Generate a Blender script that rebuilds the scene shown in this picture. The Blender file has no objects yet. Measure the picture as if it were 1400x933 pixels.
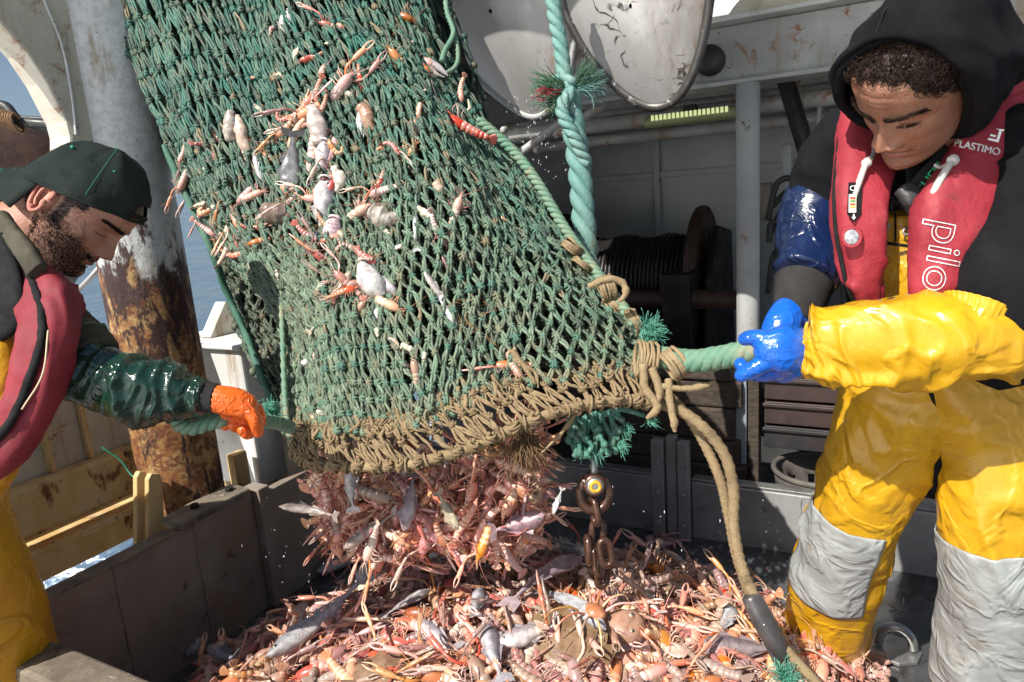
import bpy, bmesh, math, random
import numpy as np
from mathutils import Vector as V, Matrix, Quaternion, noise
random.seed(11)
S = bpy.context.scene
COL = S.collection
RND = random.random
def U(a, b): return a + (b - a) * random.random()

# ------------------------------------------------------------------ camera (24 mm lens, held slightly rolled against the ship)
FPX, CAMH = 933.33, 1.30
_z = V((-322, 4414, 933)).normalized(); _f = V((0, 0, -1)); _y = (_f - _f.dot(_z) * _z).normalized(); _x = _y.cross(_z)
CR = Matrix((_x, _y, _z)); CO = V((0, 0, CAMH))
cam = bpy.data.cameras.new('camera'); cam.lens = 24; cam.sensor_width = 36; cam.clip_start = .05; cam.clip_end = 20000
camo = bpy.data.objects.new('camera', cam); COL.objects.link(camo); camo.matrix_world = Matrix.Translation(CO) @ CR.to_4x4(); S.camera = camo
def ray(px, py): return CR @ V(((px - 700) / FPX, -(py - 466.5) / FPX, -1))
def at(px, py, d): return CO + ray(px, py) * d
def atz(px, py, z):
    r = ray(px, py); return CO + r * ((z - CAMH) / r.z)
# ship axes: EB runs right along the pen's rear wall, EA runs away from the camera
_a = math.radians(-28.5); EB = V((math.cos(_a), math.sin(_a), 0)); EA = V((-EB.y, EB.x, 0)); UP = V((0, 0, 1))
def sp(s, t, z=0): return EB * s + EA * t + UP * z
def at_s(px, py, s):
    r = ray(px, py); return CO + r * ((s - CO.dot(EB)) / r.dot(EB))
def at_t(px, py, t):
    r = ray(px, py); return CO + r * ((t - CO.dot(EA)) / r.dot(EA))

# ------------------------------------------------------------------ light
SUN = V((-.50, -.51, .72)).normalized()
w = bpy.data.worlds.new("World"); S.world = w; w.use_nodes = True
nt = w.node_tree; bg = nt.nodes['Background']; bg.inputs['Strength'].default_value = .072
sky = nt.nodes.new('ShaderNodeTexSky'); sky.sky_type = 'NISHITA'; sky.sun_disc = False
sky.sun_elevation = math.asin(SUN.z); sky.sun_rotation = math.atan2(SUN.x, SUN.y); sky.air_density = 1.0; sky.dust_density = 1.5; sky.ozone_density = 1.2
nt.links.new(sky.outputs[0], bg.inputs[0])
sl = bpy.data.lights.new('sun', 'SUN'); sl.energy = 5.0; sl.angle = math.radians(.5); sl.color = (1, .955, .88)
so = bpy.data.objects.new('sun', sl); COL.objects.link(so); so.rotation_euler = SUN.to_track_quat('Z', 'Y').to_euler()
S.view_settings.view_transform = 'Standard'; S.view_settings.look = 'None'; S.view_settings.exposure = .52; S.view_settings.gamma = 1
S.cycles.max_bounces = 6; S.cycles.diffuse_bounces = 3; S.cycles.glossy_bounces = 3; S.cycles.transparent_max_bounces = 6
S.cycles.use_denoising = True

# ------------------------------------------------------------------ materials
class Mt:
    def __init__(s, name):
        s.m = bpy.data.materials.new(name); s.m.use_nodes = True; s.t = s.m.node_tree; s.b = s.t.nodes['Principled BSDF']
        s.co = s.t.nodes.new('ShaderNodeTexCoord')
    def n(s, typ, ins=(), **kw):
        n = s.t.nodes.new('ShaderNode' + typ)
        for k, v in kw.items(): setattr(n, k, v)
        for k, v in (ins.items() if isinstance(ins, dict) else enumerate(ins)):
            if v is None: continue
            if isinstance(v, bpy.types.NodeSocket): s.t.links.new(v, n.inputs[k])
            else:
                sock = n.inputs[k]
                if sock.type == 'RGBA' and len(v) == 3: v = (*v, 1)
                sock.default_value = v
        return n
    def vec(s, stretch=None, coords='Object', rot=None):
        o = s.co.outputs[coords]
        if stretch or rot:
            mp = s.n('Mapping', {'Vector': o})
            if stretch: mp.inputs['Scale'].default_value = stretch
            if rot: mp.inputs['Rotation'].default_value = rot
            o = mp.outputs[0]
        return o
    def noise(s, sc, det=5, rough=.6, vec=None, dist=0):
        return s.n('TexNoise', {'Vector': vec or s.vec(), 'Scale': sc, 'Detail': det, 'Roughness': rough, 'Distortion': dist}).outputs['Fac']
    def ramp(s, f, lo, hi, a=0., b=1.):
        return s.n('MapRange', {'Value': f, 'From Min': lo, 'From Max': hi, 'To Min': a, 'To Max': b}, interpolation_type='SMOOTHSTEP').outputs[0]
    def mix(s, f, a, b, mode='MIX'):
        n = s.t.nodes.new('ShaderNodeMix'); n.data_type = 'RGBA'; n.blend_type = mode
        for i, v in ((0, f), (6, a), (7, b)):
            if isinstance(v, bpy.types.NodeSocket): s.t.links.new(v, n.inputs[i])
            else: n.inputs[i].default_value = v if i == 0 else ((*v, 1) if len(v) == 3 else v)
        return n.outputs[2]
    def math(s, op, a, b=None): return s.n('Math', (a, b), operation=op).outputs[0]
    def set(s, **kw):
        for k, v in kw.items():
            k = k.replace('_', ' ')
            if isinstance(v, bpy.types.NodeSocket): s.t.links.new(v, s.b.inputs[k])
            else: s.b.inputs[k].default_value = (*v, 1) if hasattr(v, '__len__') and len(v) == 3 and s.b.inputs[k].type == 'RGBA' else v
        return s
    def bump(s, h, strength=.3, dist=.01, prev=None):
        n = s.n('Bump', {'Strength': strength, 'Distance': dist, 'Height': h})
        if prev: s.t.links.new(prev, n.inputs['Normal'])
        s.t.links.new(n.outputs[0], s.b.inputs['Normal']); return n.outputs[0]

def M(name, col=None, col2=None, sc=8, rough=.6, rough2=None, metal=0, bump=0, bsc=60, bd=.004, dirt=(), attr=False, rnd=0, coat=0, sss=0, stretch=None, spec=.5, mott=.45):
    m = Mt(name); v = m.vec(stretch)
    nz = m.noise(sc, 6, .62, v)
    if attr:
        base = m.n('Attribute', attribute_name='Col').outputs['Color']
        base = m.mix(m.ramp(nz, .3, .7, 0, mott), base, col2 or (.25, .15, .1), 'MULTIPLY')
    else:
        base = m.mix(m.ramp(nz, .35, .65), col, col2 or col)
    if rnd:
        r = m.n('ObjectInfo').outputs['Random']
        hs = m.n('HueSaturation', {'Hue': m.ramp(r, 0, 1, .5 - .03 * rnd, .5 + .02 * rnd), 'Saturation': m.ramp(m.math('FRACT', m.math('MULTIPLY', r, 7.3)), 0, 1, 1 - .4 * rnd, 1 + .15 * rnd),
                                   'Value': m.ramp(m.math('FRACT', m.math('MULTIPLY', r, 3.7)), 0, 1, 1 - .45 * rnd, 1 + .3 * rnd), 'Color': base})
        base = hs.outputs[0]
    rg = m.ramp(m.noise(sc * 2.3, 5, .6, v), .3, .7, rough, rough2 if rough2 is not None else rough)
    for dc, ds, lo, hi in dirt:
        f = m.ramp(m.noise(ds, 8, .7, v, .3), lo, hi)
        base = m.mix(f, base, dc)
    m.set(Base_Color=base, Roughness=rg, Metallic=metal, Coat_Weight=coat, Coat_Roughness=.15)
    m.b.inputs['Specular IOR Level'].default_value = spec
    if sss: m.set(Subsurface_Weight=sss, Subsurface_Radius=(.012, .005, .003), Subsurface_Scale=1.0)
    if bump: m.bump(m.noise(bsc, 6, .65, v), bump, bd)
    return m.m

# ------------------------------------------------------------------ mesh builder
def cr(pts, n):
    """Catmull-Rom through tuples of floats, n samples"""
    P = np.array([[float(x) for x in p] for p in pts]); m = len(P)
    if m == 2:
        return np.array([P[0] + (P[1] - P[0]) * i / (n - 1) for i in range(n)])
    Q = np.vstack([2 * P[0] - P[1], P, 2 * P[-1] - P[-2]]); out = []
    for i in range(n):
        u = i / (n - 1) * (m - 1); k = min(int(u), m - 2); t = u - k
        a, b, c, d = Q[k:k + 4]
        out.append(.5 * ((2 * b) + (-a + c) * t + (2 * a - 5 * b + 4 * c - d) * t * t + (-a + 3 * b - 3 * c + d) * t ** 3))
    return np.array(out)

class MB:
    def __init__(s): s.v = []; s.f = []; s.c = []; s.col = (1, 1, 1)
    def add(s, vs, fs, col=None):
        o = len(s.v); s.v.extend([tuple(x) for x in vs]); s.f.extend([tuple(i + o for i in f) for f in fs])
        c = col if col is not None else s.col
        if len(c) == len(vs) and hasattr(c[0], '__len__'): s.c.extend([tuple(x[:3]) for x in c])
        else: s.c.extend([tuple(c[:3])] * len(vs))
        return s
    def merge(s, o, mat=None):
        s.add([mat @ V(x) for x in o.v] if mat else o.v, o.f, o.c); return s
    def box(s, c, size, rot=None, col=None, taper=None):
        """size along (x,y,z) of rot (3x3 with columns as axes)"""
        R = rot or Matrix.Identity(3); h = [x / 2 for x in size]
        vs = []
        for z in (-1, 1):
            k = taper if (taper and z > 0) else 1
            for x, y in ((-1, -1), (1, -1), (1, 1), (-1, 1)): vs.append(V(c) + R @ V((x * h[0] * k, y * h[1] * k, z * h[2])))
        return s.add(vs, [(3, 2, 1, 0), (4, 5, 6, 7), (0, 1, 5, 4), (1, 2, 6, 5), (2, 3, 7, 6), (3, 0, 4, 7)], col)
    def prism(s, poly, ext, col=None):
        """poly: list of V (planar, in order); ext: extrusion vector"""
        n = len(poly); vs = [V(p) for p in poly] + [V(p) + V(ext) for p in poly]
        return s.add(vs, [tuple(range(n))[::-1], tuple(range(n, 2 * n))] + [(i, (i + 1) % n, n + (i + 1) % n, n + i) for i in range(n)], col)
    def loft(s, pts, n=24, k=14, up=None, ex=2., cap=.6, disp=None, col=None, closed=False, raw=False, twist=0, a0=0):
        """pts: (V, rx, ry): rx sideways (tangent x up), ry along up"""
        A = cr([(*p[0], p[1], p[2]) for p in pts], n) if not raw else np.array([(*p[0], p[1], p[2]) for p in pts]); n = len(A)
        C = [V(a[:3]) for a in A]; rings = []
        T = [((C[(i + 1) % n] - C[i - 1]) if closed else (C[min(i + 1, n - 1)] - C[max(i - 1, 0)])).normalized() for i in range(n)]
        if up is None:
            u0 = V((0, 0, 1)) if abs(T[0].z) < .9 else V((0, 1, 0))
            u = (u0 - T[0] * u0.dot(T[0])).normalized(); Us = [u]
            for i in range(1, n):
                q = T[i - 1].rotation_difference(T[i]); u = (q @ u); u = (u - T[i] * u.dot(T[i])).normalized(); Us.append(u)
        else:
            ups = up if isinstance(up, list) else [up, up]
            Uv = cr([tuple(x) for x in ups], n); Us = []
            for i in range(n):
                u = V(Uv[i]); u = u - T[i] * u.dot(T[i])
                Us.append(u.normalized())
        def ring(c, t, u, rx, ry, tt):
            b = t.cross(u); out = []
            for j in range(k):
                a = 2 * math.pi * j / k + a0 + twist * tt; ca, sa = math.cos(a), math.sin(a)
                if ex != 2: ca, sa = math.copysign(abs(ca) ** (2 / ex), ca), math.copysign(abs(sa) ** (2 / ex), sa)
                p = c + b * (ca * rx) + u * (sa * ry)
                if disp:
                    nn = (b * ca * ry + u * sa * rx)
                    if nn.length > 1e-9: p = p + nn.normalized() * disp(p, a, tt)
                out.append(p)
            return out
        if cap and not closed:
            for q in (.97, .75, .4):
                e = math.sqrt(max(0, 1 - q * q)); r = min(A[0][3], A[0][4]) * cap
                rings.append(ring(C[0] - T[0] * r * q, T[0], Us[0], A[0][3] * max(e, .15), A[0][4] * max(e, .15), 0))
        for i in range(n): rings.append(ring(C[i], T[i], Us[i], A[i][3], A[i][4], i / (n - 1)))
        if cap and not closed:
            for q in (.4, .75, .97):
                e = math.sqrt(max(0, 1 - q * q)); r = min(A[-1][3], A[-1][4]) * cap
                rings.append(ring(C[-1] + T[-1] * r * q, T[-1], Us[-1], A[-1][3] * max(e, .15), A[-1][4] * max(e, .15), 1))
        m = len(rings); vs = [p for r in rings for p in r]; fs = []
        for i in range(m if closed else m - 1):
            i2 = (i + 1) % m
            for j in range(k): fs.append((i * k + j, i * k + (j + 1) % k, i2 * k + (j + 1) % k, i2 * k + j))
        if not closed: fs.append(tuple(range(k))[::-1]); fs.append(tuple((m - 1) * k + j for j in range(k)))
        if callable(col): col = [col(V(p), i // k / max(m - 1, 1), (i % k) / k) for i, p in enumerate(vs)]
        return s.add(vs, fs, col)
    def tube(s, path, r, k=8, n=None, cap=.5, col=None, closed=False, disp=None):
        r2 = r if hasattr(r, '__len__') else [r] * len(path)
        return s.loft([(V(p), a, a) for p, a in zip(path, r2)], n or max(2, (len(path) - 1) * 5 + 1), k, None, 2, cap, disp, col, closed, raw=closed)
    def ball(s, c, r, rot=None, k=12, m=8, col=None, disp=None):
        """ellipsoid; r a number or triple; rot 3x3"""
        r = r if hasattr(r, '__len__') else (r, r, r); R = rot or Matrix.Identity(3); vs = []
        for i in range(m + 1):
            th = math.pi * i / m
            for j in range(k):
                a = 2 * math.pi * j / k; d = V((math.sin(th) * math.cos(a), math.sin(th) * math.sin(a), math.cos(th)))
                p = R @ V((d.x * r[0], d.y * r[1], d.z * r[2]))
                if disp: p = p * (1 + disp(p))
                vs.append(V(c) + p)
        fs = [(i * k + j, (i + 1) * k + j, (i + 1) * k + (j + 1) % k, i * k + (j + 1) % k) for i in range(m) for j in range(k)]
        if callable(col): col = [col(p) for p in vs]
        return s.add(vs, fs, col)
    def grid(s, P, col=None, flip=False, wrap=False):
        """P: rows of points"""
        n, k = len(P), len(P[0]); vs = [p for r in P for p in r]; fs = []
        for i in range(n - 1):
            for j in range(k if wrap else k - 1):
                q = (i * k + j, i * k + (j + 1) % k, (i + 1) * k + (j + 1) % k, (i + 1) * k + j); fs.append(q[::-1] if flip else q)
        return s.add(vs, fs, col)
    def mesh(s, name, mat, smooth=True, org=(0, 0, 0)):
        me = bpy.data.meshes.new(name); o = V(org)
        me.from_pydata([(x[0] - o.x, x[1] - o.y, x[2] - o.z) for x in s.v], [], s.f)
        at_ = me.color_attributes.new('Col', 'FLOAT_COLOR', 'POINT')
        at_.data.foreach_set('color', np.hstack([np.array(s.c, dtype=np.float32).reshape(-1, 3), np.ones((len(s.c), 1), np.float32)]).ravel())
        for m in (mat if isinstance(mat, (list, tuple)) else [mat]): me.materials.append(m)
        if smooth: me.shade_smooth()
        return me
    def build(s, name, mat, parent=None, smooth=True, bevel=None, sub=0, solid=None, org=None, local=False, label=None, cat=None, group=None, kind=None, remesh=None, autosm=None):
        if org is None:
            if local: org = (0, 0, 0)
            else:
                A = np.array(s.v); lo, hi = A.min(0), A.max(0); org = ((lo[0] + hi[0]) / 2, (lo[1] + hi[1]) / 2, lo[2])
        o = bpy.data.objects.new(name, s.mesh(name, mat, smooth, org)); COL.objects.link(o)
        o.location = org
        if parent is not None:
            o.parent = parent
            if not local: o.location = V(org) - wloc(parent)
        if solid: md = o.modifiers.new('s', 'SOLIDIFY'); md.thickness = solid; md.offset = 0
        if remesh:
            md = o.modifiers.new('r', 'REMESH'); md.mode = 'VOXEL'; md.voxel_size = remesh; md.use_smooth_shade = True
            md = o.modifiers.new('sm', 'SMOOTH'); md.iterations = 3; md.factor = .5
        if sub: md = o.modifiers.new('u', 'SUBSURF'); md.levels = sub; md.render_levels = sub
        if bevel:
            md = o.modifiers.new('b', 'BEVEL'); md.width = bevel; md.segments = 2; md.limit_method = 'ANGLE'; md.angle_limit = math.radians(40); md.harden_normals = False
        if autosm is not None: pass
        tag(o, label, cat, group, kind); return o
def wloc(o):
    p = V((0, 0, 0))
    while o is not None: p += o.location; o = o.parent
    return p
def tag(o, label=None, cat=None, group=None, kind=None):
    for k, v in (('label', label), ('category', cat), ('group', group), ('kind', kind)):
        if v: o[k] = v
    return o
def thing(name, label, cat, loc, group=None, kind=None):
    o = bpy.data.objects.new(name, None); COL.objects.link(o); o.location = loc; o.empty_display_size = .1
    return tag(o, label, cat, group, kind)
def bx(name, m, parent, c, size, rot=None, bevel=.004, **kw): return MB().box(c, size, rot).build(name, m, parent, smooth=False, bevel=bevel, **kw)
SHIP = Matrix((EB, EA, UP)).transposed()      # columns = ship axes
def fbm(p, sc, oct=4): return noise.fractal(V(p) * sc, 1.0, 2.0, oct)
def twisted(path, R, pitch, parent, mat, strands=3, k=8, name='strand', n=None, wob=0, seed=0):
    """laid rope: each strand a mesh of its own"""
    A = cr([tuple(p) for p in path], 400); L = [0]
    for i in range(1, 400): L.append(L[-1] + float(np.linalg.norm(A[i] - A[i - 1])))
    n = n or int(L[-1] / pitch * 10) + 4
    C = [V([float(np.interp(L[-1] * i / (n - 1), L, A[:, c])) for c in range(3)]) for i in range(n)]
    T = [(C[min(i + 1, n - 1)] - C[max(i - 1, 0)]).normalized() for i in range(n)]
    u = T[0].orthogonal().normalized(); Us = [u]
    for i in range(1, n):
        u = T[i - 1].rotation_difference(T[i]) @ u; Us.append((u - T[i] * u.dot(T[i])).normalized())
    out = []
    for q in range(strands):
        pts = []
        for i in range(n):
            a = 2 * math.pi * (q / strands + L[-1] * i / (n - 1) / pitch); b = T[i].cross(Us[i])
            rr = R * .52
            pts.append((C[i] + b * math.cos(a) * rr + Us[i] * math.sin(a) * rr, R * .56, R * .56))
        out.append(MB().loft(pts, k=k, raw=True, cap=.5, disp=(lambda p, a, t: wob * fbm(p, 160, 2)) if wob else None).build(name, mat, parent))
    return out
def tuft(mb, base, d, n, L, spread, r=.0012, curl=.4, seg=4, k=3):
    d = V(d).normalized()
    for i in range(n):
        v = (d + V((U(-1, 1), U(-1, 1), U(-1, 1))) * spread).normalized(); l = L * U(.5, 1.1)
        p = V(base) + V((U(-1, 1), U(-1, 1), U(-1, 1))) * .008; path = [p]
        for j in range(seg):
            v = (v + V((U(-1, 1), U(-1, 1), U(-1, 1))) * curl).normalized(); p = p + v * l / seg; path.append(p)
        mb.loft([(q, r * (1 - .1 * ii), r * (1 - .1 * ii)) for ii, q in enumerate(path)], k=k, raw=True, cap=0)
    return mb
# ================================================================== materials of the ship
def mk_paint(name, base, rust_amt=.5, streak=True, dark=(.05, .035, .025), rough=.5):
    m = Mt(name); v = m.vec(); vs = m.vec((9, 9, .9))
    b = m.mix(m.ramp(m.noise(3, 6, .6, v), .35, .65), base, tuple(c * .78 for c in base))
    b = m.mix(m.ramp(m.noise(1, 7, .7, vs), .52, .68, 0, .75), b, (.30, .20, .10))
    b = m.mix(m.ramp(m.noise(7, 9, .75, v, .4), .60 - .1 * rust_amt, .70 - .1 * rust_amt), b, (.26, .11, .035))
    b = m.mix(m.ramp(m.noise(10, 9, .75, v, .6), .66 - .06 * rust_amt, .70 - .06 * rust_amt), b, dark)
    b = m.mix(m.ramp(m.noise(90, 3, .5, v), .70, .74), b, dark)
    m.set(Base_Color=b, Roughness=m.ramp(m.noise(12, 4, .6, v), .3, .7, rough - .12, rough + .25))
    m.bump(m.noise(40, 8, .7, v), .35, .004); return m.m
WHITE = mk_paint('white_marine_paint', (.72, .72, .69), .12)
CREAM = mk_paint('stained_cream_paint', (.68, .64, .53), .55)
GREYP = mk_paint('grey_marine_paint', (.42, .43, .42), .4)
SHADE = M('grey_bulkhead_paint', (.58, .60, .61), (.50, .51, .52), 3, .45, .65, bump=.2, bsc=20, dirt=(((.12, .09, .06), 5, .64, .74),))
def mk_column():
    m = Mt('rusting_mast_paint'); g = m.n('SeparateXYZ', {0: m.n('NewGeometry').outputs['Position']}); z = g.outputs[2]
    v = m.vec(); vs = m.vec((1.6, 1.6, .55))
    pale = m.mix(m.ramp(m.noise(40, 6, .7, v), .45, .6), (.62, .63, .61), (.50, .51, .50))
    pale = m.mix(m.ramp(m.noise(5, 7, .7, vs), .54, .68, 0, .8), pale, (.27, .20, .12))
    pale = m.mix(m.ramp(m.noise(70, 5, .6, v), .66, .72), pale, (.12, .07, .04))
    ru = m.mix(m.ramp(m.noise(14, 9, .75, v, .5), .40, .58), (.44, .29, .12), (.27, .115, .035))
    ru = m.mix(m.ramp(m.noise(36, 8, .75, v, .3), .46, .57), ru, (.15, .05, .02))
    ru = m.mix(m.ramp(m.noise(9, 9, .7, vs, .6), .47, .54), ru, (.035, .013, .011))
    zz = m.math('ADD', z, m.ramp(m.noise(8, 8, .7, vs), .25, .75, -.22, .22))
    f = m.ramp(zz, 1.24, 1.15)
    edge = m.math('MULTIPLY', m.ramp(zz, 1.30, 1.22), m.ramp(zz, 1.08, 1.2))
    col = m.mix(f, pale, ru); col = m.mix(m.math('MULTIPLY', edge, m.ramp(m.noise(11, 8, .75, v), .38, .5)), col, (.05, .02, .017))
    m.set(Base_Color=col, Roughness=m.mix(f, (.42,) * 3, (.75,) * 3))
    m.bump(m.math('ADD', m.noise(60, 8, .7, v), m.math('MULTIPLY', f, m.noise(16, 9, .8, v))), .5, .006); return m.m
COLUMN = mk_column()
RUSTY = M('rusted_cream_steel', (.66, .50, .25), (.54, .34, .13), 9, .55, .8, bump=.5, bsc=30, bd=.006, stretch=(1, 1, .5),
          dirt=(((.56, .48, .32), 6, .50, .66), ((.17, .065, .02), 12, .54, .64), ((.035, .014, .01), 9, .60, .66)))
def mk_steel(name, c1, c2, metal=.75, r1=.28, r2=.55, dirt=()):
    return M(name, c1, c2, 5, r1, r2, metal, bump=.25, bsc=25, bd=.003, dirt=dirt)
STEEL = mk_steel('wet_stainless_steel', (.37, .305, .25), (.26, .215, .175), .12, .28, .55, (((.30, .20, .14), 4, .5, .68), ((.05, .035, .03), 11, .6, .7)))
STEELR = mk_steel('brushed_stainless_steel', (.42, .415, .41), (.31, .305, .30), .35, .26, .5, (((.16, .11, .075), 6, .58, .7),))
DULL = M('weathered_top_plate', (.27, .23, .17), (.16, .13, .10), 14, .4, .7, .2, .5, 40, .004, (((.45, .42, .36), 18, .6, .68), ((.06, .04, .03), 9, .56, .66)))
FLOORM = mk_steel('wet_pen_floor', (.13, .135, .14), (.08, .085, .09), .35, .12, .34, (((.06, .05, .045), 7, .5, .62),))
DECK = M('dark_wet_deck_paint', (.06, .06, .06), (.035, .035, .035), 4, .3, .6, bump=.4, bsc=50)
BLACK = M('black_greasy_steel', (.022, .02, .019), (.012, .011, .01), 6, .35, .6, .3, .4, 30, .004, (((.06, .03, .018), 8, .55, .68),))
BROWNS = M('brown_rusted_steel', (.075, .04, .026), (.045, .024, .017), 8, .45, .7, .3, .5, 40, .005)
RUBBER = M('black_rubber', (.02, .02, .02), (.03, .03, .03), 10, .4, .6, bump=.2)
WOOD = M('old_grey_timber', (.075, .055, .04), (.035, .026, .02), 5, .65, .9, bump=.7, bsc=16, bd=.006, stretch=(.8, 9, 14))
CHAINM = M('wet_rusted_chain', (.115, .055, .034), (.055, .026, .018), 30, .22, .5, .45, .4, 120, .002, coat=.4)
GALV = M('galvanised_metal', (.45, .45, .44), (.33, .33, .32), 20, .3, .5, .8, .2, 80, .002)

# ================================================================== sea (level with the horizon, so tilted against the rolling ship) and deck
n1 = ray(240, 265).cross(ray(340, 265)).normalized(); n1 = n1 if n1.z > 0 else -n1
def mk_sea():
    m = Mt('sea_water'); v = m.vec(); cd = m.n('CameraData').outputs['View Distance']
    d = m.vec((1, 2.2, 1), rot=(0, 0, .5))
    h = m.math('ADD', m.math('MULTIPLY', m.noise(.55, 8, .62, d, .6), 1.), m.math('MULTIPLY', m.noise(.06, 4, .5, d), 4.))
    foam = m.math('MULTIPLY', m.ramp(m.noise(1.1, 8, .62, d, 1.2), .56, .62), m.ramp(m.n('VectorMath', (v,), operation='LENGTH').outputs['Value'], 10, 6))
    c = m.mix(foam, m.mix(m.ramp(m.noise(.4, 5, .6, d), .35, .65), (.010, .045, .085), (.018, .070, .115)), (.75, .8, .82))
    m.set(Base_Color=c, Roughness=m.mix(foam, (.12,) * 3, (.7,) * 3)); m.b.inputs['IOR'].default_value = .4533
    m.bump(h, .9, .55); return m.m
so_ = MB()
rr = [0, 1.5, 3, 5, 8, 12, 20, 35, 60, 120, 300, 800, 2500, 9000]
rows = [[V((r * math.cos(a * math.pi / 24), r * math.sin(a * math.pi / 24), .0)) for a in range(48)] for r in rr]
so_.grid(rows, wrap=True); sea = so_.build('sea', mk_sea(), smooth=True, local=True, kind='structure')
sea.matrix_world = Matrix.Translation(sp(-3.5, 2, -2.0)) @ n1.to_track_quat('Z', 'Y').to_matrix().to_4x4()

def sheet(name, s0, s1, t0, t1, z, m, kind='structure'):
    return MB().box(sp((s0 + s1) / 2, (t0 + t1) / 2, z - .02), (s1 - s0, t1 - t0, .04), SHIP).build(name, m, smooth=False, kind=kind)
sheet('pen_floor', -1.78, 3.2, .70, 2.37, 0, FLOORM)
sheet('deck', -2.02, 3.6, -1.6, 5.0, -.06, DECK)

# ================================================================== fish pen
pen = thing('fish_pen', 'wet steel fish pen with low walls holding the heaped catch', 'fish pen', sp(-.4, 1.5, 0))
def sbox(name, m, par, s0, s1, t0, t1, z0, z1, bevel=.004, **kw):
    return bx(name, m, par, sp((s0 + s1) / 2, (t0 + t1) / 2, (z0 + z1) / 2), (s1 - s0, t1 - t0, z1 - z0), SHIP, bevel, **kw)
sbox('wall_panel', STEEL, pen, -1.82, -1.785, .66, 1.425, -.05, .41, label='brown stained left wall panel of the pen')
sbox('wall_panel', STEEL, pen, -1.80, -1.765, 1.475, 2.40, -.05, .40)
sbox('wall_panel', STEELR, pen, -1.762, -.715, 2.37, 2.39, -.05, .222)
sbox('wall_panel', STEELR, pen, -.575, .62, 2.37, 2.39, -.05, .222)
sbox('wall_panel', STEELR, pen, .63, 3.2, 2.37, 2.39, -.05, .222)
for s0, s1 in ((-1.762, -.715), (-.575, .62), (.63, 3.2)): sbox('top_flange', GALV, pen, s0, s1, 2.373, 2.42, .224, .234, .002)
sbox('top_rail', DULL, pen, -1.832, -1.774, .60, 1.14, .408, .414, .002)
sbox('slot_post', STEEL, pen, -1.83, -1.755, 1.427, 1.473, -.05, .425)
sbox('slot_post', STEELR, pen, -.715, -.668, 2.33, 2.37, -.05, .385); sbox('slot_post', STEELR, pen, -.662, -.624, 2.34, 2.38, -.05, .40); sbox('slot_post', STEELR, pen, -.618, -.577, 2.33, 2.37, -.05, .385)
sbox('near_wall_rail', DULL, pen, -1.77, .1, .60, .69, .30, .412, .008)
sbox('wall_panel', STEEL, pen, -1.77, .1, .655, .685, -.05, .299)
# sawn timber pad bolted on the left wall by the mast
q = [at_s(x, y, -1.80) for x, y in ((247, 697), (262, 703), (276, 709), (352, 674), (350, 664), (330, 657), (310, 667), (283, 684))]
pad = thing('bolted_top_plate', 'worn brown plate with two bolts on the pen wall below the mast', 'plate', sp(-1.80, 1.25, .412))
poly = [sp(-1.86, 1.15), sp(-1.765, 1.15), sp(-1.76, 1.20), sp(-1.775, 1.22), sp(-1.77, 1.41), sp(-1.86, 1.42), sp(-1.885, 1.36), sp(-1.875, 1.25)]
MB().prism([p + UP * .412 for p in poly], UP * .026).build('plate', DULL, pad, smooth=False, bevel=.006)
for t in (1.24, 1.37): MB().prism([sp(-1.82, t) + V((math.cos(a) * .014, math.sin(a) * .014, .439)) for a in [i * math.pi / 3 for i in range(6)]], UP * .012).build('bolt', BLACK, pad, smooth=False, bevel=.002)
# pad eye set in the pen floor by the right man's foot
pe = atz(1224, 892, .0); pad_eye = thing('pad_eye', 'shiny steel ring eye welded to the pen floor between the yellow legs', 'pad eye', pe)
MB().prism([pe + V((math.cos(i * math.pi / 4 + .4) * .065, math.sin(i * math.pi / 4 + .4) * .065, .001)) for i in range(8)], UP * .012).build('base_plate', GALV, pad_eye, smooth=False, bevel=.003)
MB().tube([pe + UP * .012 + EB * math.cos(a) * .042 + UP * (math.sin(a) * .055 + .01) for a in [i * math.pi / 10 for i in range(11)]], .013, 10).build('ring', GALV, pad_eye)

# ================================================================== gantry mast with its arch
mast = thing('gantry_mast', 'thick white mast, rusty orange below, arching left at its top', 'mast', sp(-1.99, 1.33, -.05))
MB().loft([(sp(-1.99, 1.33, z), .123, .123) for z in (-.06, .5, 1., 1.45, 1.9, 2.6)], 20, 40, EA, cap=0).build('pillar', COLUMN, mast)
arch = [(95, 250), (95, 186), (90, 166), (63, 113), (37, 73), (0, 32), (-60, -15), (-140, -50), (-140, -160), (60, -160), (133, -60), (150, 40), (172, 120), (190, 200), (195, 250)]
af = [at_s(x, y, -1.94) for x, y in arch]
ap_ = MB().prism(af, -EB * .10).build('arch_plate', mk_paint('stained_arch_paint', (.55, .51, .42), .75), mast, smooth=False, bevel=.008)
seam = [at_s(x, y, -1.935) for x, y in ((104, 184), (98, 130), (84, 60), (60, 0), (40, -60))]
MB().tube(seam, .004, 6).build('weld_seam', COLUMN, mast)
# foot plates at the mast base
ft = thing('mast_brackets', 'rusty cream bracket plates standing at the foot of the mast', 'bracket', sp(-2.0, 1.15, 0))
for (x0, x1, yt, yb, s) in ((187, 201, 645, 760, -1.93), (203, 222, 648, 760, -1.90)):
    p = [at_s(x0, yb, s), at_s(x1 + 6, yb, s), at_s(x1, yt + 8, s), at_s(x1 - 3, yt, s), at_s(x0 + 4, yt, s), at_s(x0, yt + 8, s)]
    MB().prism(p, -EB * .02).build('bracket_plate', RUSTY, ft, smooth=False, bevel=.003)

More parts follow.
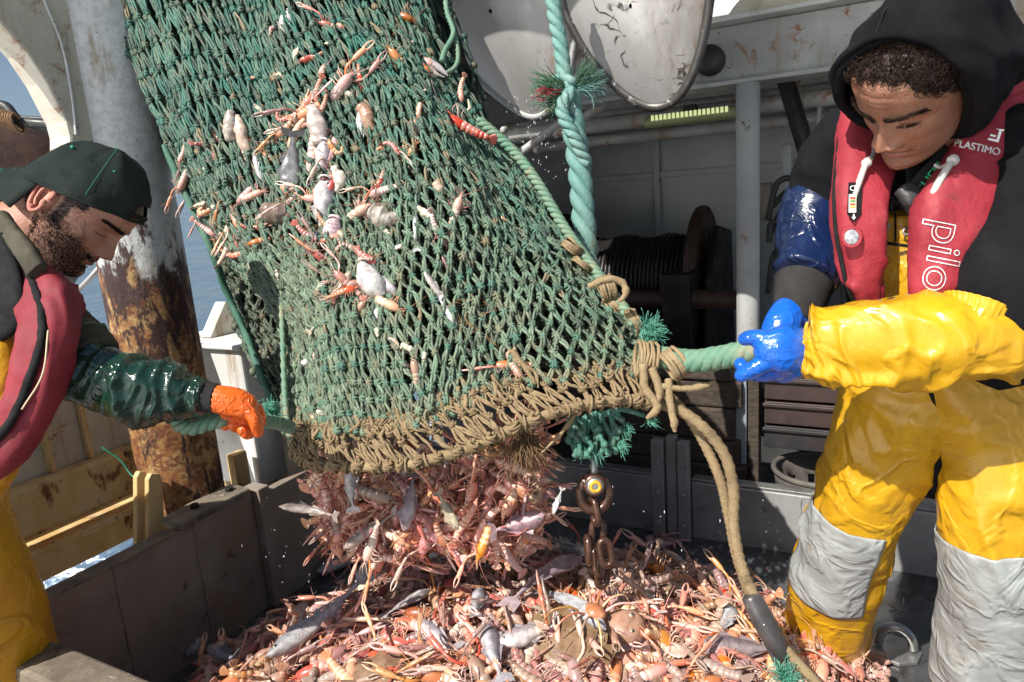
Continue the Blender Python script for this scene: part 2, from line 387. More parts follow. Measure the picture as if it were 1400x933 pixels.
# ================================================================== bulwark
bul = thing('bulwark', 'cream rust streaked bulwark with an open slot over the sea', 'bulwark', sp(-2.25, 1., 0))
sbox('plating', CREAM, bul, -2.28, -2.26, -.9, 1.62, .50, .86)
sbox('cap_rail', WHITE, bul, -2.32, -2.20, -.9, 1.62, .862, .885, .008)
sbox('stringer', RUSTY, bul, -2.258, -2.19, -.9, 1.40, .415, .565, .012)
sbox('recess_plate', RUSTY, bul, -2.33, -2.31, -.9, 1.40, .30, .50)
sbox('ledge', RUSTY, bul, -2.305, -2.175, -.9, 1.40, .352, .368, .004)
sbox('lower_plate', RUSTY, bul, -2.215, -2.195, .935, 1.40, .262, .35, .003)
p = [sp(-2.215, t, z) for t, z in ((.934, .35), (.934, .262), (.90, .25), (.87, .20), (.84, .08), (.82, -.06), (-.9, -.06), (-.9, .35))]
MB().prism(p, EB * .02).build('lower_plate', RUSTY, bul, smooth=False, bevel=.003)
for t in (1.07, 1.19, .62): sbox('rib', RUSTY, bul, -2.258, -2.225, t, t + .012, .567, .86, .002)
sbox('end_post', RUSTY, bul, -2.25, -2.19, 1.41, 1.47, -.06, .86)
# white rail block right of the mast
blk = thing('bulwark_block', 'white steel block with a flat sunlit top right of the mast', 'bulwark block', sp(-2.2, 1.8, 0))
sbox('block_body', WHITE, blk, -2.42, -2.02, 1.66, 2.6, .10, .83, .012)
sbox('block_top', WHITE, blk, -2.46, -1.99, 1.635, 2.63, .832, .85, .006)
sbox('kick_plate', RUSTY, blk, -2.3, -1.99, 1.66, 2.1, -.05, .30)
sbox('channel_post', CREAM, blk, -1.985, -1.93, 1.76, 1.82, -.05, .52)
sbox('channel_post', RUSTY, blk, -2.06, -2.02, 1.56, 1.62, -.05, .46)
p = [at_s(x, y, -2.25) for x, y in ((287, 462), (308, 412), (330, 425), (330, 462))]
MB().prism(p, -EB * .06).build('fairlead_horn', CREAM, blk, smooth=False, bevel=.006)
rod = MB().tube([at(96, 408, 2.4), at(134, 368, 2.4), at(150, 340, 2.45)], .009, 8).build('stay_rod', STEELR, label='thin steel rod slanting between the left man\'s chin and the mast', cat='rod')
wl = MB().tube([at(140, 612, 2.1), at(165, 630, 2.12), at(178, 648, 2.12), at(188, 655, 2.1)], .003, 6).build('twine_end', M('green_twine_plain', (.02, .16, .10), (.03, .2, .12), 40, .7), label='loose green twine end hanging against the rusty bulwark', cat='twine')

# ================================================================== drum and hoses at the far left
dr = thing('side_drum', 'dark brown round drum against the sky behind the left man', 'drum', at(-40, 300, 2.7))
ax = (EA * .9 + EB * .3).normalized()
c0 = at(-45, 290, 2.7); Rm = Matrix((ax.cross(UP).normalized(), UP, ax)).transposed()
MB().loft([(c0 + ax * .30, .33, .33), (c0 - ax * .28, .33, .33)], 6, 40, UP, cap=.15).build('drum_barrel', BROWNS, dr)
MB().loft([(c0 - ax * .285, .36, .36), (c0 - ax * .31, .36, .36)], 3, 44, UP, cap=0).build('drum_flange', BROWNS, dr)
for i, (pp, r) in enumerate((([(-10, 143), (8, 146), (20, 160), (30, 167), (75, 171), (120, 178)], .017), ([(-15, 168), (5, 163), (24, 166), (50, 172), (110, 190)], .014), ([(-20, 155), (12, 158), (28, 161), (60, 163), (110, 166)], .008))):
    MB().tube([at(x, y, 2.35 + .05 * i) for x, y in pp], r, 10).build('hose', RUBBER, label=('thick black hose looping at the far left in front of the sky', 'black hose running lower across the sky behind the cap', 'thin black cable between the two hoses at far left')[i], cat='hose')
lash = MB()
for i in range(7):
    c = at(4 + i * 3.4, 163 + i, 2.33); lash.tube([c + V((math.cos(a) * .004, math.sin(a) * .03, math.cos(a + .6) * .03)) for a in [j * math.pi / 4 for j in range(9)]], .005, 5)
lash.build('rope_lashing', M('brown_lashing', (.22, .13, .06), (.12, .07, .035), 60, .9), label='brown rope lashing wound round the black hoses', cat='lashing')

# ================================================================== winch shelter behind
sh = thing('winch_shelter', 'white painted deck shelter with a dark inside housing the winch', 'shelter', sp(-.3, 3.6, -.06))
sbox('bulkhead', SHADE, sh, -1.95, 2.2, 4.6, 4.64, -.06, 1.9)
sbox('side_bulkhead', SHADE, sh, -1.98, -1.93, 2.75, 4.6, -.06, 1.9)
sbox('overhead', GREYP, sh, -1.95, 2.2, 2.86, 4.64, 1.86, 1.90)
sbox('front_beam', GREYP, sh, -1.2, 1.6, 2.80, 2.86, 1.665, 1.862, .006)
sbox('beam_flange', WHITE, sh, -1.2, 1.6, 2.72, 2.88, 1.864, 1.88, .004); sbox('beam_flange', GREYP, sh, -1.2, 1.6, 2.73, 2.88, 1.645, 1.662, .004)
MB().loft([(sp(-.437, 2.76, z), .043, .043) for z in (-.06, .8, 1.644)], 8, 20, EA, cap=0).build('pillar', GREYP, sh)
sbox('channel_post', M('blue_grey_paint', (.30, .33, .37), (.24, .27, .30), 6, .4, .6, bump=.3, bsc=30, dirt=(((.10, .06, .04), 9, .6, .68),)), sh, -.50, -.42, 2.62, 2.68, -.06, .66)
sbox('timber_post', WOOD, sh, -.415, -.375, 2.62, 2.69, -.06, .62)
for t, z, r in ((3.15, 1.60, .035), (3.35, 1.66, .022), (3.6, 1.56, .03)):
    MB().tube([sp(-1.95, t, z), sp(0, t, z), sp(2.1, t, z)], r, 12).build('overhead_pipe', GREYP, sh)
sbox('deck_girder', GREYP, sh, -1.9, 2.1, 3.9, 3.95, 1.62, 1.855)
# diagonal knee braces left of the pillar
for a, b in (((835, 118), (690, 225)), ((850, 128), (760, 185))):
    pa, pb = at_t(*a, 3.0), at_t(*b, 3.0); MB().tube([pa, pb], .02, 8).build('brace', GREYP, sh)
# conduit, black pole and hoses right of the pillar
for i, pts in enumerate(([(1118, 200), (1120, 150), (1128, 138), (1165, 134)], [(1075, 200), (1076, 300)], [(1052, 135), (1078, 150), (1110, 165)])):
    MB().tube([at_t(x, y, 3.2) for x, y in pts], (.009, .02, .008)[i], 8).build('conduit', GREYP, sh)
sbox('locker', SHADE, sh, -.05, .5, 3.6, 4.5, -.06, 1.5)
pole = MB().tube([at_t(1072, 104, 2.95), at_t(1092, 170, 2.9), at_t(1118, 262, 2.85)], .032, 12).build('wet_pole', BLACK, label='wet black pole leaning just right of the shelter pillar', cat='pole')
for i, pts in enumerate(([(1050, 300), (1062, 252), (1085, 246), (1092, 275), (1080, 300), (1055, 305), (1052, 330)], [(1056, 282), (1078, 262), (1100, 268), (1098, 300), (1070, 312), (1062, 350)], [(1052, 322), (1075, 278), (1095, 284), (1088, 330), (1060, 345), (1050, 400)])):
    MB().tube([at_t(x, y, 3.0 + .03 * i) for x, y in pts], .013, 8).build('hose_coil', RUBBER, label=('black hose coil hung right of the pillar, outermost loop', 'black hose coil right of the pillar, middle loop', 'black hose coil right of the pillar, innermost loop')[i], cat='hose')
for i in range(9):
    s = -.95 + i * .22; MB().loft([(sp(s, 2.80, 1.72), .009, .009), (sp(s, 2.792, 1.72), .007, .007)], 3, 8, UP, cap=.3).build('bolt', GREYP, sh)
for t, z, r in ((2.95, 1.79, .010), (2.99, 1.765, .007), (3.02, 1.80, .012)): MB().tube([sp(-1.9 + .01 * i, t, z + .012 * math.sin(i * 1.3)) for i in (0, 1)] + [sp(-1.2, t, z - .01), sp(-.6, t, z + .012), sp(.1, t, z - .012), sp(.9, t, z + .01), sp(2.0, t, z)], r, 8).build('cable', RUBBER, sh)
sbox('junction_box', GREYP, sh, -.75, -.58, 4.52, 4.597, 1.05, 1.27, .01); MB().tube([sp(-.66, 4.56, 1.05), sp(-.67, 4.56, .7), sp(-.7, 4.56, .2)], .012, 8).build('conduit', RUBBER, sh)
for s in (-1.3, -.2, .9): sbox('bulkhead_rib', SHADE, sh, s - .02, s + .02, 4.55, 4.598, -.06, 1.85)
sbox('bulkhead_rib', SHADE, sh, -1.92, 2.1, 4.56, 4.597, 1.35, 1.39)
for px_, py_ in ((640, 118), (690, 178), (735, 205)):
    c = at_t(px_, py_, 2.9); MB().loft([(c, .018, .018), (c - EA * .02, .014, .014)], 3, 10, UP, cap=.4).build('rivet', GREYP, sh)
# welds, bolts and scratches of the pen
for t in (.95, 1.2): MB().tube([sp(-1.784, t, -.02), sp(-1.784, t, .18), sp(-1.784, t, .40)], .0035, 6, n=30, disp=lambda p, a, q: .0015 * math.sin(q * 160)).build('weld_seam', STEEL, pen)
for s in (-.69, -.597):
    for z in (.06, .18, .30): MB().loft([(sp(s, 2.33, z), .008, .008), (sp(s, 2.322, z), .006, .006)], 3, 6, UP, cap=.2).build('bolt', STEELR, pen)
for s in (-1.2, -.2, .3, .9): MB().tube([sp(s, 2.369, -.02), sp(s, 2.369, .1), sp(s, 2.369, .215)], .003, 6, n=24, disp=lambda p, a, q: .0012 * math.sin(q * 120)).build('weld_seam', STEELR, pen)
# strip light
lt = thing('strip_light', 'lit yellowish strip light under the shelter ceiling', 'lamp', at_t(945, 162, 2.98))
pa, pb = at_t(888, 168, 2.98), at_t(1004, 154, 2.98); dd = (pb - pa).normalized(); cc = (pa + pb) / 2
Rl = Matrix((dd, EA, dd.cross(EA))).transposed(); Lw = (pb - pa).length
MB().loft([(pa, .05, .026), (pb, .05, .026)], 4, 18, UP, 3, .8).build('housing', M('yellowed_plastic', (.30, .33, .18), (.24, .27, .13), 12, .35), lt)
em = Mt('lamp_glow'); em.set(Base_Color=(.5, .5, .3), Emission_Color=(.85, .95, .45)); em.b.inputs['Emission Strength'].default_value = .45
for i in range(18):
    c = pa + dd * Lw * (.08 + .86 * i / 17) - EA * .052 + UP * .012
    MB().box(c, (.0105, .006, .022), Rl).build('diffuser_bar', em.m, lt, smooth=False)
MB().box(cc + UP * .035, (.05, .05, .03), Rl).build('clip', BLACK, lt, smooth=False)
# winch
wc = at_t(905, 385, 3.7)
wn = thing('trawl_winch', 'dark greasy winch with wound wire drum inside the shelter', 'winch', V((wc.x, wc.y, -.05)))
def ax_cyl(mb, s0, s1, r, k=36, dt=0, dz=0, r2=None): return mb.loft([(wc + EB * s0 + EA * dt + UP * dz, r, r), (wc + EB * s1 + EA * dt + UP * dz, r2 or r, r2 or r)], 3, k, UP, cap=0)
ax_cyl(MB(), -.55, .22, .20).build('drum_core', BLACK, wn)
for i in range(30):
    s = -.5 + i * .0235; r = .245 + .01 * math.sin(i * .6)
    MB().tube([wc + EB * (s + .003 * math.sin(a)) + EA * math.cos(a) * r + UP * math.sin(a) * r for a in [j * math.pi / 14 for j in range(28)]], .0125, 6, closed=True).build('wire_turn', BLACK, wn)
for s in (-.60, .21): ax_cyl(MB(), s, s + .03, .40, 44).build('drum_flange', BROWNS if s > 0 else BLACK, wn)
ax_cyl(MB(), -.9, .5, .045, 18, -.42, -.03).build('guide_shaft', BROWNS, wn)
ax_cyl(MB(), -.5, .15, .12, 30, -.2, -.33).build('lower_drum', BLACK, wn)
p = [wc + EB * .13 - EA * .45 + EA * a + UP * b for a, b in ((-.05, .10), (.18, .10), (.22, -.02), (.05, -.30), (-.02, -.30))]
MB().prism(p, EB * .14).build('shaft_bracket', BLACK, wn, smooth=False, bevel=.01)
for s in (-.62, .30):
    p = [wc + EB * s + EA * a + UP * b for a, b in ((-.45, -.95), (.4, -.95), (.25, .25), (-.1, .30), (-.3, .05))]
    MB().prism(p, EB * .03).build('side_frame', BLACK, wn, smooth=False, bevel=.006)
# dark timbers stacked behind the pen wall
zs = -.055
for i in range(6):
    h = (.15, .12, .10, .13, .11, .09)[i]; ds = U(-.03, .03); dt = U(-.015, .015)
    MB().box(sp(-.80 + ds, 2.62 + dt, zs + h / 2), (.72, .09, h - .004), SHIP).build('timber', WOOD, smooth=False, bevel=.008, cat='timber', group='timbers stacked behind the pen wall',
        label=('bottom dark timber of the stack behind the pen wall', 'second timber from the bottom of the dark stack behind the pen', 'third timber from the bottom of the dark stack behind the pen',
               'fourth timber up in the dark stack behind the pen wall', 'timber just under the topmost of the dark stack behind the pen', 'topmost dark timber of the stack behind the pen wall')[i]); zs += h
# crates and basket right of the pillar
CR_ = M('dark_crate_plastic', (.035, .028, .028), (.02, .02, .024), 8, .4, .6, bump=.2); CRR = M('brown_crate_plastic', (.055, .034, .030), (.04, .027, .025), 8, .4, .6)
for i in range(4):
    z0 = .30 + i * .095; c = sp(-.12, 2.75, z0); cb = thing('fish_crate', ('lowest dark fish crate of the stack right of the pillar', 'brown rimmed fish crate second in the stack by the pillar', 'third fish crate up in the stack by the pillar', 'topmost dark fish crate of the stack right of the pillar')[i], 'crate', c, 'fish crates stacked by the pillar')
    m = (CR_, CRR, CRR, CR_)[i]
    MB().box(c + UP * .01, (.44, .32, .012), SHIP).build('crate_floor', m, cb, smooth=False)
    for (ds, dt, sx, sy) in ((0, -.165, .46, .012), (0, .165, .46, .012), (-.224, 0, .012, .318), (.224, 0, .012, .318)):
        MB().box(c + EB * ds + EA * dt + UP * .05, (sx, sy, .085), SHIP).build('crate_side', m, cb, smooth=False, bevel=.003)
    MB().box(c - EA * .178 + UP * .082, (.47, .012, .014), SHIP).build('crate_rim', m, cb, smooth=False, bevel=.003)
bk = thing('fish_basket', 'grey brown round basket with holes behind the pen wall', 'basket', sp(-.16, 2.56, -.05))
rows = []; bm_ = MB(); kb = 36
bc = sp(-.16, 2.56, -.05)
BK = Mt('perforated_basket'); g = BK.n('TexCoord').outputs['UV']
BKM = M('grey_basket_plastic', (.13, .115, .10), (.09, .08, .07), 14, .6, .8, bump=.2)
for q in range(9):
    z = q * .037; r = .115 + .035 * q / 8; rows.append([bc + V((math.cos(2 * math.pi * j / kb) * r, math.sin(2 * math.pi * j / kb) * r, z)) for j in range(kb)])
fs = []; vs = [p for r in rows for p in r]
for i in range(8):
    for j in range(kb):
        if i % 2 == 1 and j % 3 == 1 and i < 7: continue
        fs.append((i * kb + j, i * kb + (j + 1) % kb, (i + 1) * kb + (j + 1) % kb, (i + 1) * kb + j))
MB().add(vs, fs).build('basket_wall', BKM, bk, smooth=True, solid=.005)
MB().tube([bc + V((math.cos(a) * .152, math.sin(a) * .152, .30)) for a in [j * math.pi / 18 for j in range(36)]], .010, 8, closed=True).build('rim', BKM, bk)
MB().loft([(bc + UP * .02, .10, .10), (bc + UP * .16, .12, .12)], 3, 24, EA, cap=0).build('inside', BLACK, bk)
# white deckhouse, raft canister above the beam
dh = thing('upper_deckhouse', 'bright white deckhouse wall standing above the beam', 'deckhouse', sp(0, 3.3, 1.9))
sbox('front_wall', WHITE, dh, -.9, 2.2, 3.3, 3.34, 1.91, 3.2); sbox('wall_strake', WHITE, dh, -.9, 2.2, 3.27, 3.298, 2.0, 2.04)
sbox('door_edge', BLACK, dh, -.74, -.70, 3.26, 3.298, 1.91, 3.0)
rf = thing('white_tarpaulin', 'cream tarpaulin bundle lying on the beam at the top', 'tarpaulin', at_t(1055, 28, 2.9))
def trp(p, a, t): return .02 * fbm(p, 9)
MB().loft([(at_t(1000, 32, 2.93), .02, .02), (at_t(1030, 14, 2.95), .05, .06), (at_t(1065, 4, 2.97), .07, .07), (at_t(1100, 16, 2.98), .05, .05)], 20, 16, UP, 2.6, .5, trp).build('bundle', M('cream_tarpaulin', (.74, .68, .54), (.66, .60, .46), 6, .5, bump=.3), rf)
MB().tube([at_t(1018, 24, 2.86), at_t(1036, 6, 2.86), at_t(1044, -20, 2.86)], .008, 6).build('lashing', M('cream_cord', (.6, .55, .42), (.5, .45, .35), 30, .8), rf)
fl = MB(); c = at_t(969, 82, 2.76); fl.loft([(c, .055, .055), (c + EA * .05, .055, .055)], 3, 24, UP, cap=.5)
fl.build('black_buffer', RUBBER, label='round black rubber buffer on the beam beside the hanging plate', cat='buffer')
# grey panel behind the right man's hood
gp = thing('grey_locker_panel', 'blue grey ribbed panel at the top right behind the black hood', 'panel', at(1410, 300, 2.3))
for i in range(6):
    x = 1352 + i * 22
    MB().box(at(x, 60, 2.25), (.05, .03, 1.2), SHIP).build('panel_board', M('blue_grey_board', (.22, .24, .25), (.16, .175, .185), 5, .6, .8, bump=.4, stretch=(3, 3, .4)) if i == 0 else bpy.data.materials['blue_grey_board'], gp, smooth=False, bevel=.004)

# unseen platform added above the frame to shade the shelter; the blocks hang from it
plat = thing('shading_platform', 'unseen steel platform added overhead to shade the shelter, carrying the hanging blocks', 'platform', sp(0, 2.05, 2.5), kind='structure')
sbox('platform_plate', GREYP, plat, -1.7, 1.7, 1.45, 2.72, 2.53, 2.55)
for t in (1.5, 2.05, 2.65): sbox('cross_beam', GREYP, plat, -1.7, 1.7, t - .04, t + .04, 2.43, 2.528)
for s in (-1.66, 1.66): sbox('side_beam', GREYP, plat, s - .03, s + .03, 1.45, 2.72, 2.552, 2.64)
for s in (-1.66, 1.66): sbox('platform_leg', GREYP, plat, s - .03, s + .03, 2.90, 2.96, 1.90, 2.64)
# ================================================================== hanging plates (cheeks of a big trawl block)
PLATE = M('scuffed_grey_plate', (.42, .41, .40), (.33, .32, .31), 4, .30, .5, .35, .3, 30, .003, (((.10, .085, .075), 7, .60, .70), ((.24, .18, .12), 5, .56, .70)), stretch=(1, 1, .35))
def mk_scratch():
    m = Mt('scratched_plate'); v = m.vec()
    b = m.mix(m.ramp(m.noise(5, 6, .6, m.vec((1, 1, .3))), .4, .65), (.46, .45, .44), (.30, .28, .26))
    for i, (rz, sc) in enumerate(((.4, 20), (1.3, 26), (2.3, 16))):
        wv = m.n('TexWave', {'Vector': m.vec(rot=(rz, rz * .4, rz)), 'Scale': sc * .25, 'Distortion': 14, 'Detail': 3, 'Detail Scale': 1.2}).outputs['Fac']
        f = m.math('MULTIPLY', m.ramp(wv, .965, .995), m.ramp(m.noise(7 + i, 4, .6, v), .5, .6))
        b = m.mix(f, b, (.06, .05, .045))
    b = m.mix(m.ramp(m.noise(9, 8, .7, m.vec((1, 1, .25))), .58, .70), b, (.20, .14, .09))
    m.set(Base_Color=b, Roughness=m.ramp(m.noise(8, 4), .3, .7, .28, .5), Metallic=.3); m.bump(m.noise(14, 5), .15, .006); return m.m
SCR = mk_scratch()
def hang_plate(name, label, outline, d, normal, rimr, m, rimm, bulge):
    c = V((0, 0, 0)); P = []
    r0 = [ray(x, y) for x, y in outline]; cx = sum(x for x, y in outline) / len(outline); cy = sum(y for x, y in outline) / len(outline)
    c = at(cx, cy, d); n = V(normal).normalized()
    A = cr([(x, y) for x, y in outline], 60)
    pts = []
    for x, y in A:
        r = ray(x, y); pts.append(CO + r * ((c - CO).dot(n) / r.dot(n)))
    t = thing(name, label, 'trawl block', c)
    rows = [[c + (p - c) * q - n * (bulge * (1 - q * q)) for p in pts] for q in (.02, .3, .5, .7, .85, .95, 1.)]
    b = MB().grid(rows); back = [[c + (p - c) * q + n * .05 for p in pts] for q in (1., .02)]
    b.grid(back); b.grid([rows[-1], back[0]]); b.build('cheek_plate', m, t)
    MB().tube(pts, rimr, 10, n=160).build('rim', rimm, t)
    tp = V((c.x, c.y, 2.42)) + n * .08; MB().tube([c + n * .08, tp], .018, 10).build('hanger', rimm, t)
    MB().loft([(c + n * .04, .09, .09), (c + n * .16, .09, .09)], 3, 20, UP, cap=.2).build('hub', rimm, t)
    return t
hang_plate('trawl_block', 'scuffed grey oval plate with a dark rim hanging above the shelter',
    [(772, -60), (770, 0), (784, 40), (812, 86), (848, 124), (880, 144), (905, 146), (928, 132), (948, 98), (962, 50), (970, 0), (976, -60), (940, -170), (860, -190), (790, -140), (772, -60)], 1.95, ray(870, 60) + EB * .35, .014, SCR, M('scraped_dark_rim', (.10, .095, .09), (.07, .065, .06), 14, .35, .55, .6, .4, 60, .002, (((.38, .37, .36), 26, .60, .66),)), .05)
hang_plate('trawl_block', 'plain grey curved plate hanging half behind the top of the net',
    [(560, -60), (575, 0), (610, 55), (650, 105), (690, 140), (725, 160), (752, 150), (772, 120), (785, 60), (790, 0), (790, -80), (700, -190), (600, -150), (560, -60)], 2.2, ray(690, 60) + EB * .5 - UP * .1, .010, PLATE, GREYP, .06)
# ================================================================== the trawl net
def twine_mat(name, tint=1.):
    m = Mt(name); v = m.vec()
    b = m.n('Attribute', attribute_name='Col').outputs['Color']
    b = m.mix(m.ramp(m.noise(16, 6, .7, v), .47, .70, 0, .62), b, (.215, .185, .115))
    b = m.mix(m.ramp(m.noise(70, 4, .6, v), .3, .7, .0, .55), b, (.5, .5, .45), 'MULTIPLY')
    b = m.mix(m.ramp(m.noise(130, 3, .6, v), .60, .72, 0, .5), b, (.42, .46, .36))
    m.set(Base_Color=b, Roughness=m.ramp(m.noise(30, 3), .3, .7, .30, .6)); m.bump(m.noise(260, 4, .7, v), .8, .003); return m.m
TWINE = twine_mat('green_net_twine')
TAN = M('tan_muddy_twine', (.30, .215, .115), (.18, .125, .065), 14, .7, .9, bump=.9, bsc=140, bd=.004, dirt=(((.12, .09, .05), 9, .58, .70), ((.20, .25, .17), 22, .64, .72)))
HEMP = M('beige_hemp_rope', (.36, .265, .145), (.27, .19, .10), 12, .75, .9, bump=1., bsc=240, bd=.004, dirt=(((.15, .11, .06), 7, .60, .72),))
ROPEG = M('green_laid_rope', (.11, .24, .165), (.19, .27, .18), 14, .5, .75, bump=.8, bsc=220, bd=.003, dirt=(((.30, .25, .15), 13, .56, .68),))
ROPED = M('dark_green_rope', (.035, .13, .085), (.07, .16, .11), 18, .5, .75, bump=.8, bsc=220, bd=.003, dirt=(((.16, .14, .09), 14, .62, .72),))
TURQ = M('turquoise_laid_rope', (.12, .265, .24), (.18, .31, .275), 14, .45, .7, bump=.9, bsc=200, bd=.003, stretch=(1, 1, .35), dirt=(((.14, .12, .07), 9, .56, .70), ((.42, .12, .14), 17, .72, .75)))
FRAYG = M('bright_frayed_green', (.07, .30, .21), (.14, .37, .27), 40, .55, .8)
FRAYD = M('dark_frayed_green', (.03, .12, .08), (.09, .17, .09), 40, .6, .8)
CTRL = [[(95, -130, 2.0), (200, -150, 1.9), (320, -160, 1.85), (440, -160, 1.88), (545, -140, 2.0)],
        [(163, 40, 1.93), (255, 25, 1.80), (365, 5, 1.74), (480, -15, 1.76), (592, 20, 1.88)],
        [(226, 205, 1.85), (310, 180, 1.70), (425, 150, 1.62), (545, 110, 1.65), (680, 180, 1.78)],
        [(300, 350, 1.78), (368, 320, 1.62), (480, 290, 1.52), (612, 245, 1.55), (760, 300, 1.68)],
        [(384, 452, 1.60), (432, 440, 1.50), (520, 415, 1.44), (672, 380, 1.48), (838, 405, 1.58)],
        [(391, 590, 1.46), (470, 596, 1.40), (565, 584, 1.38), (712, 534, 1.41), (898, 505, 1.48)]]
CTRLB = [[(95, -130, 2.25), (200, -150, 2.2), (320, -160, 2.2), (440, -160, 2.2), (575, -140, 2.15)],
         [(160, 40, 2.15), (255, 25, 2.05), (365, 5, 2.05), (480, -15, 2.05), (640, 50, 2.05)],
         [(222, 205, 2.05), (310, 180, 1.95), (425, 150, 1.9), (545, 110, 1.92), (695, 215, 1.95)],
         [(284, 350, 1.98), (350, 340, 1.88), (480, 290, 1.8), (612, 260, 1.8), (765, 320, 1.82)],
         [(322, 450, 1.9), (385, 445, 1.82), (520, 420, 1.75), (672, 395, 1.75), (838, 415, 1.7)],
         [(375, 560, 1.75), (470, 570, 1.7), (565, 565, 1.68), (712, 525, 1.65), (885, 500, 1.58)]]
class Surf:
    def __init__(s, C):
        s.C = [[tuple(at(*q)) for q in r] for r in C]; s.cache = {}
        n = 64; cols = [cr([r[c] for r in s.C], n) for c in range(5)]
        s.rows = [cr([cols[c][i] for c in range(5)], n) for i in range(n)]; s.G = np.array(s.rows); s.n = n
    def p(s, u, v):
        a = min(max(v, 0), 1) * (s.n - 1); b = min(max(u, 0), 1) * (s.n - 1); i = min(int(a), s.n - 2); j = min(int(b), s.n - 2); x, y = a - i, b - j
        G = s.G; return V((G[i, j] * (1 - x) + G[i + 1, j] * x) * (1 - y) + (G[i, j + 1] * (1 - x) + G[i + 1, j + 1] * x) * y)
    def nrm(s, u, v):
        e = .02; du = s.p(min(u + e, 1), v) - s.p(max(u - e, 0), v); dv = s.p(u, min(v + e, 1)) - s.p(u, max(v - e, 0))
        n = du.cross(dv).normalized(); return n if n.dot(CO - s.p(u, v)) > 0 else -n
    def frame(s, u, v):
        e = .02; dv = (s.p(u, min(v + e, 1)) - s.p(u, max(v - e, 0))).normalized(); n = s.nrm(u, v); return n.cross(dv).normalized(), dv, n
NS = Surf(CTRL); NB = Surf(CTRLB)
_RT = CR.transposed()
def proj(p):
    c = _RT @ (V(p) - CO); return (700 + FPX * c.x / -c.z, 466.5 - FPX * c.y / -c.z, -c.z)
_PG = np.array([[proj(NS.G[i, j]) for j in range(64)] for i in range(64)])
def net_fold(u, v): return .010 * math.sin(u * 21 + v * 9) + .022 * math.sin(u * 12.5 - v * 3.2 + .6) * min(1, 3 * v * (1 - v))
def net_uv(px, py):
    d = (_PG[:, :, 0] - px) ** 2 + (_PG[:, :, 1] - py) ** 2; i, j = np.unravel_index(np.argmin(d), d.shape); return j / 63, i / 63
net = thing('trawl_net', 'full green trawl net hanging open mouthed over the pen between two fishermen', 'fishing net', NS.p(.5, 1))
def twine_col(p, u, v):
    g = V((.020, .130, .098)).lerp(V((.165, .245, .165)), min(1, max(0, (v - .37) / .42) * (1.15 - .75 * max(0, u - .25))))  # teal twine turning sage; the sunlit lower left is painted lighter
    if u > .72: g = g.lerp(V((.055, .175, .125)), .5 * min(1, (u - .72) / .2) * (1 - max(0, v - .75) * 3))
    g = g.lerp(V((.22, .205, .13)), U(0, .45) ** 1.4) * U(.5, 1.3)
    if RND() < .025: g = V((.25, .20, .12))
    if v > .955: g = g.lerp(V((.27, .21, .12)), (v - .955) / .06)
    return tuple(g)
def knot_mesh():
    b = MB()
    for z, r, tl in ((-.0042, .0078, .25), (.0012, .0088, -.3), (.0055, .0072, .2)):
        b.tube([V((math.cos(a) * r * 1.1, math.sin(a) * r * .8, z + tl * math.cos(a) * r)) for a in [j * 2 * math.pi / 10 for j in range(10)]], .0034, 5, closed=True)
    for x in (-.003, .003): b.tube([V((x * 1.6, .002, -.014)), V((x, .0065, -.003)), V((x, .0065, .004)), V((x * 1.6, .002, .013))], .0035, 5, n=5, cap=0)
    return b
KN = knot_mesh()
NC, NR = 45, 29
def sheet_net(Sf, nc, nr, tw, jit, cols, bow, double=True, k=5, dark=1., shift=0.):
    b = MB(); K = {}
    for i in range(nr + 1):
        for j in range(nc + 1):
            u = (j + (.5 if i % 2 else 0) + shift + U(-jit, jit)) / (nc + .5); v = (i + U(-jit, jit) * .7) / nr
            u = min(max(u, 0), 1) ** (1 + .28 * max(0, v - .35) / .65); v = max(v, 0) ** .74; u += .010 * math.sin(v * 11 + j * .35); v += .008 * math.sin(u * 14 + 1.3 * math.sin(v * 7))
            u = min(max(u, 0), 1); v = min(max(v, 0), 1)
            K[i, j] = (Sf.p(u, v) + Sf.nrm(u, v) * (U(-1, 1) * bow + .010 * math.sin(u * 21 + v * 9) + .022 * math.sin(u * 12.5 - v * 3.2 + .6) * min(1, 3 * v * (1 - v))), u, v)
    for i in range(nr):
        for j in range(nc + 1):
            for dj in ((0, -1) if i % 2 == 0 else (0, 1)):
                if (i + 1, j + dj) not in K: continue
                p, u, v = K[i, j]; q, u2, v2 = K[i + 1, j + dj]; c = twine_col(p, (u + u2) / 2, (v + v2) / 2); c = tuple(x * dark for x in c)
                n = Sf.nrm(u, v); side = (q - p).cross(n).normalized(); mid = (p + q) / 2 + n * U(-.5, .9) * bow + side * U(-.004, .004)
                ph = U(0, 3)
                for sg in ((-1, 1) if double else (0,)):
                    off = lambda t: (side * math.cos(ph + t * 2.2) + n * math.sin(ph + t * 2.2)) * (sg * tw * .95)
                    b.loft([(p, tw, tw), (p.lerp(mid, .5) * 1 + off(.3), tw, tw), (mid + off(.55), tw, tw), (mid.lerp(q, .5) + off(.8), tw, tw), (q, tw, tw)], k=k, raw=True, cap=0, col=c)
    return b, K
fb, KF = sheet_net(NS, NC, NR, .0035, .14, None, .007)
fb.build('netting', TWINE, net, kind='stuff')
b2, K2 = sheet_net(NB, 26, 27, .0042, .2, None, .012, True, 4, .45, .3); b2.build('netting_back', TWINE, net, kind='stuff')  # back twine coloured darker, painted shade for the gaps
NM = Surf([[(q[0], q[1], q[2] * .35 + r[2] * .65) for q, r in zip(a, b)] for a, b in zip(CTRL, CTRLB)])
b3, K3 = sheet_net(NM, 36, 26, .0042, .25, None, .014, True, 4, .55, .6); b3.build('netting_inner', TWINE, net, kind='stuff')  # inner twine darkened too, shade between the layers put into the colour
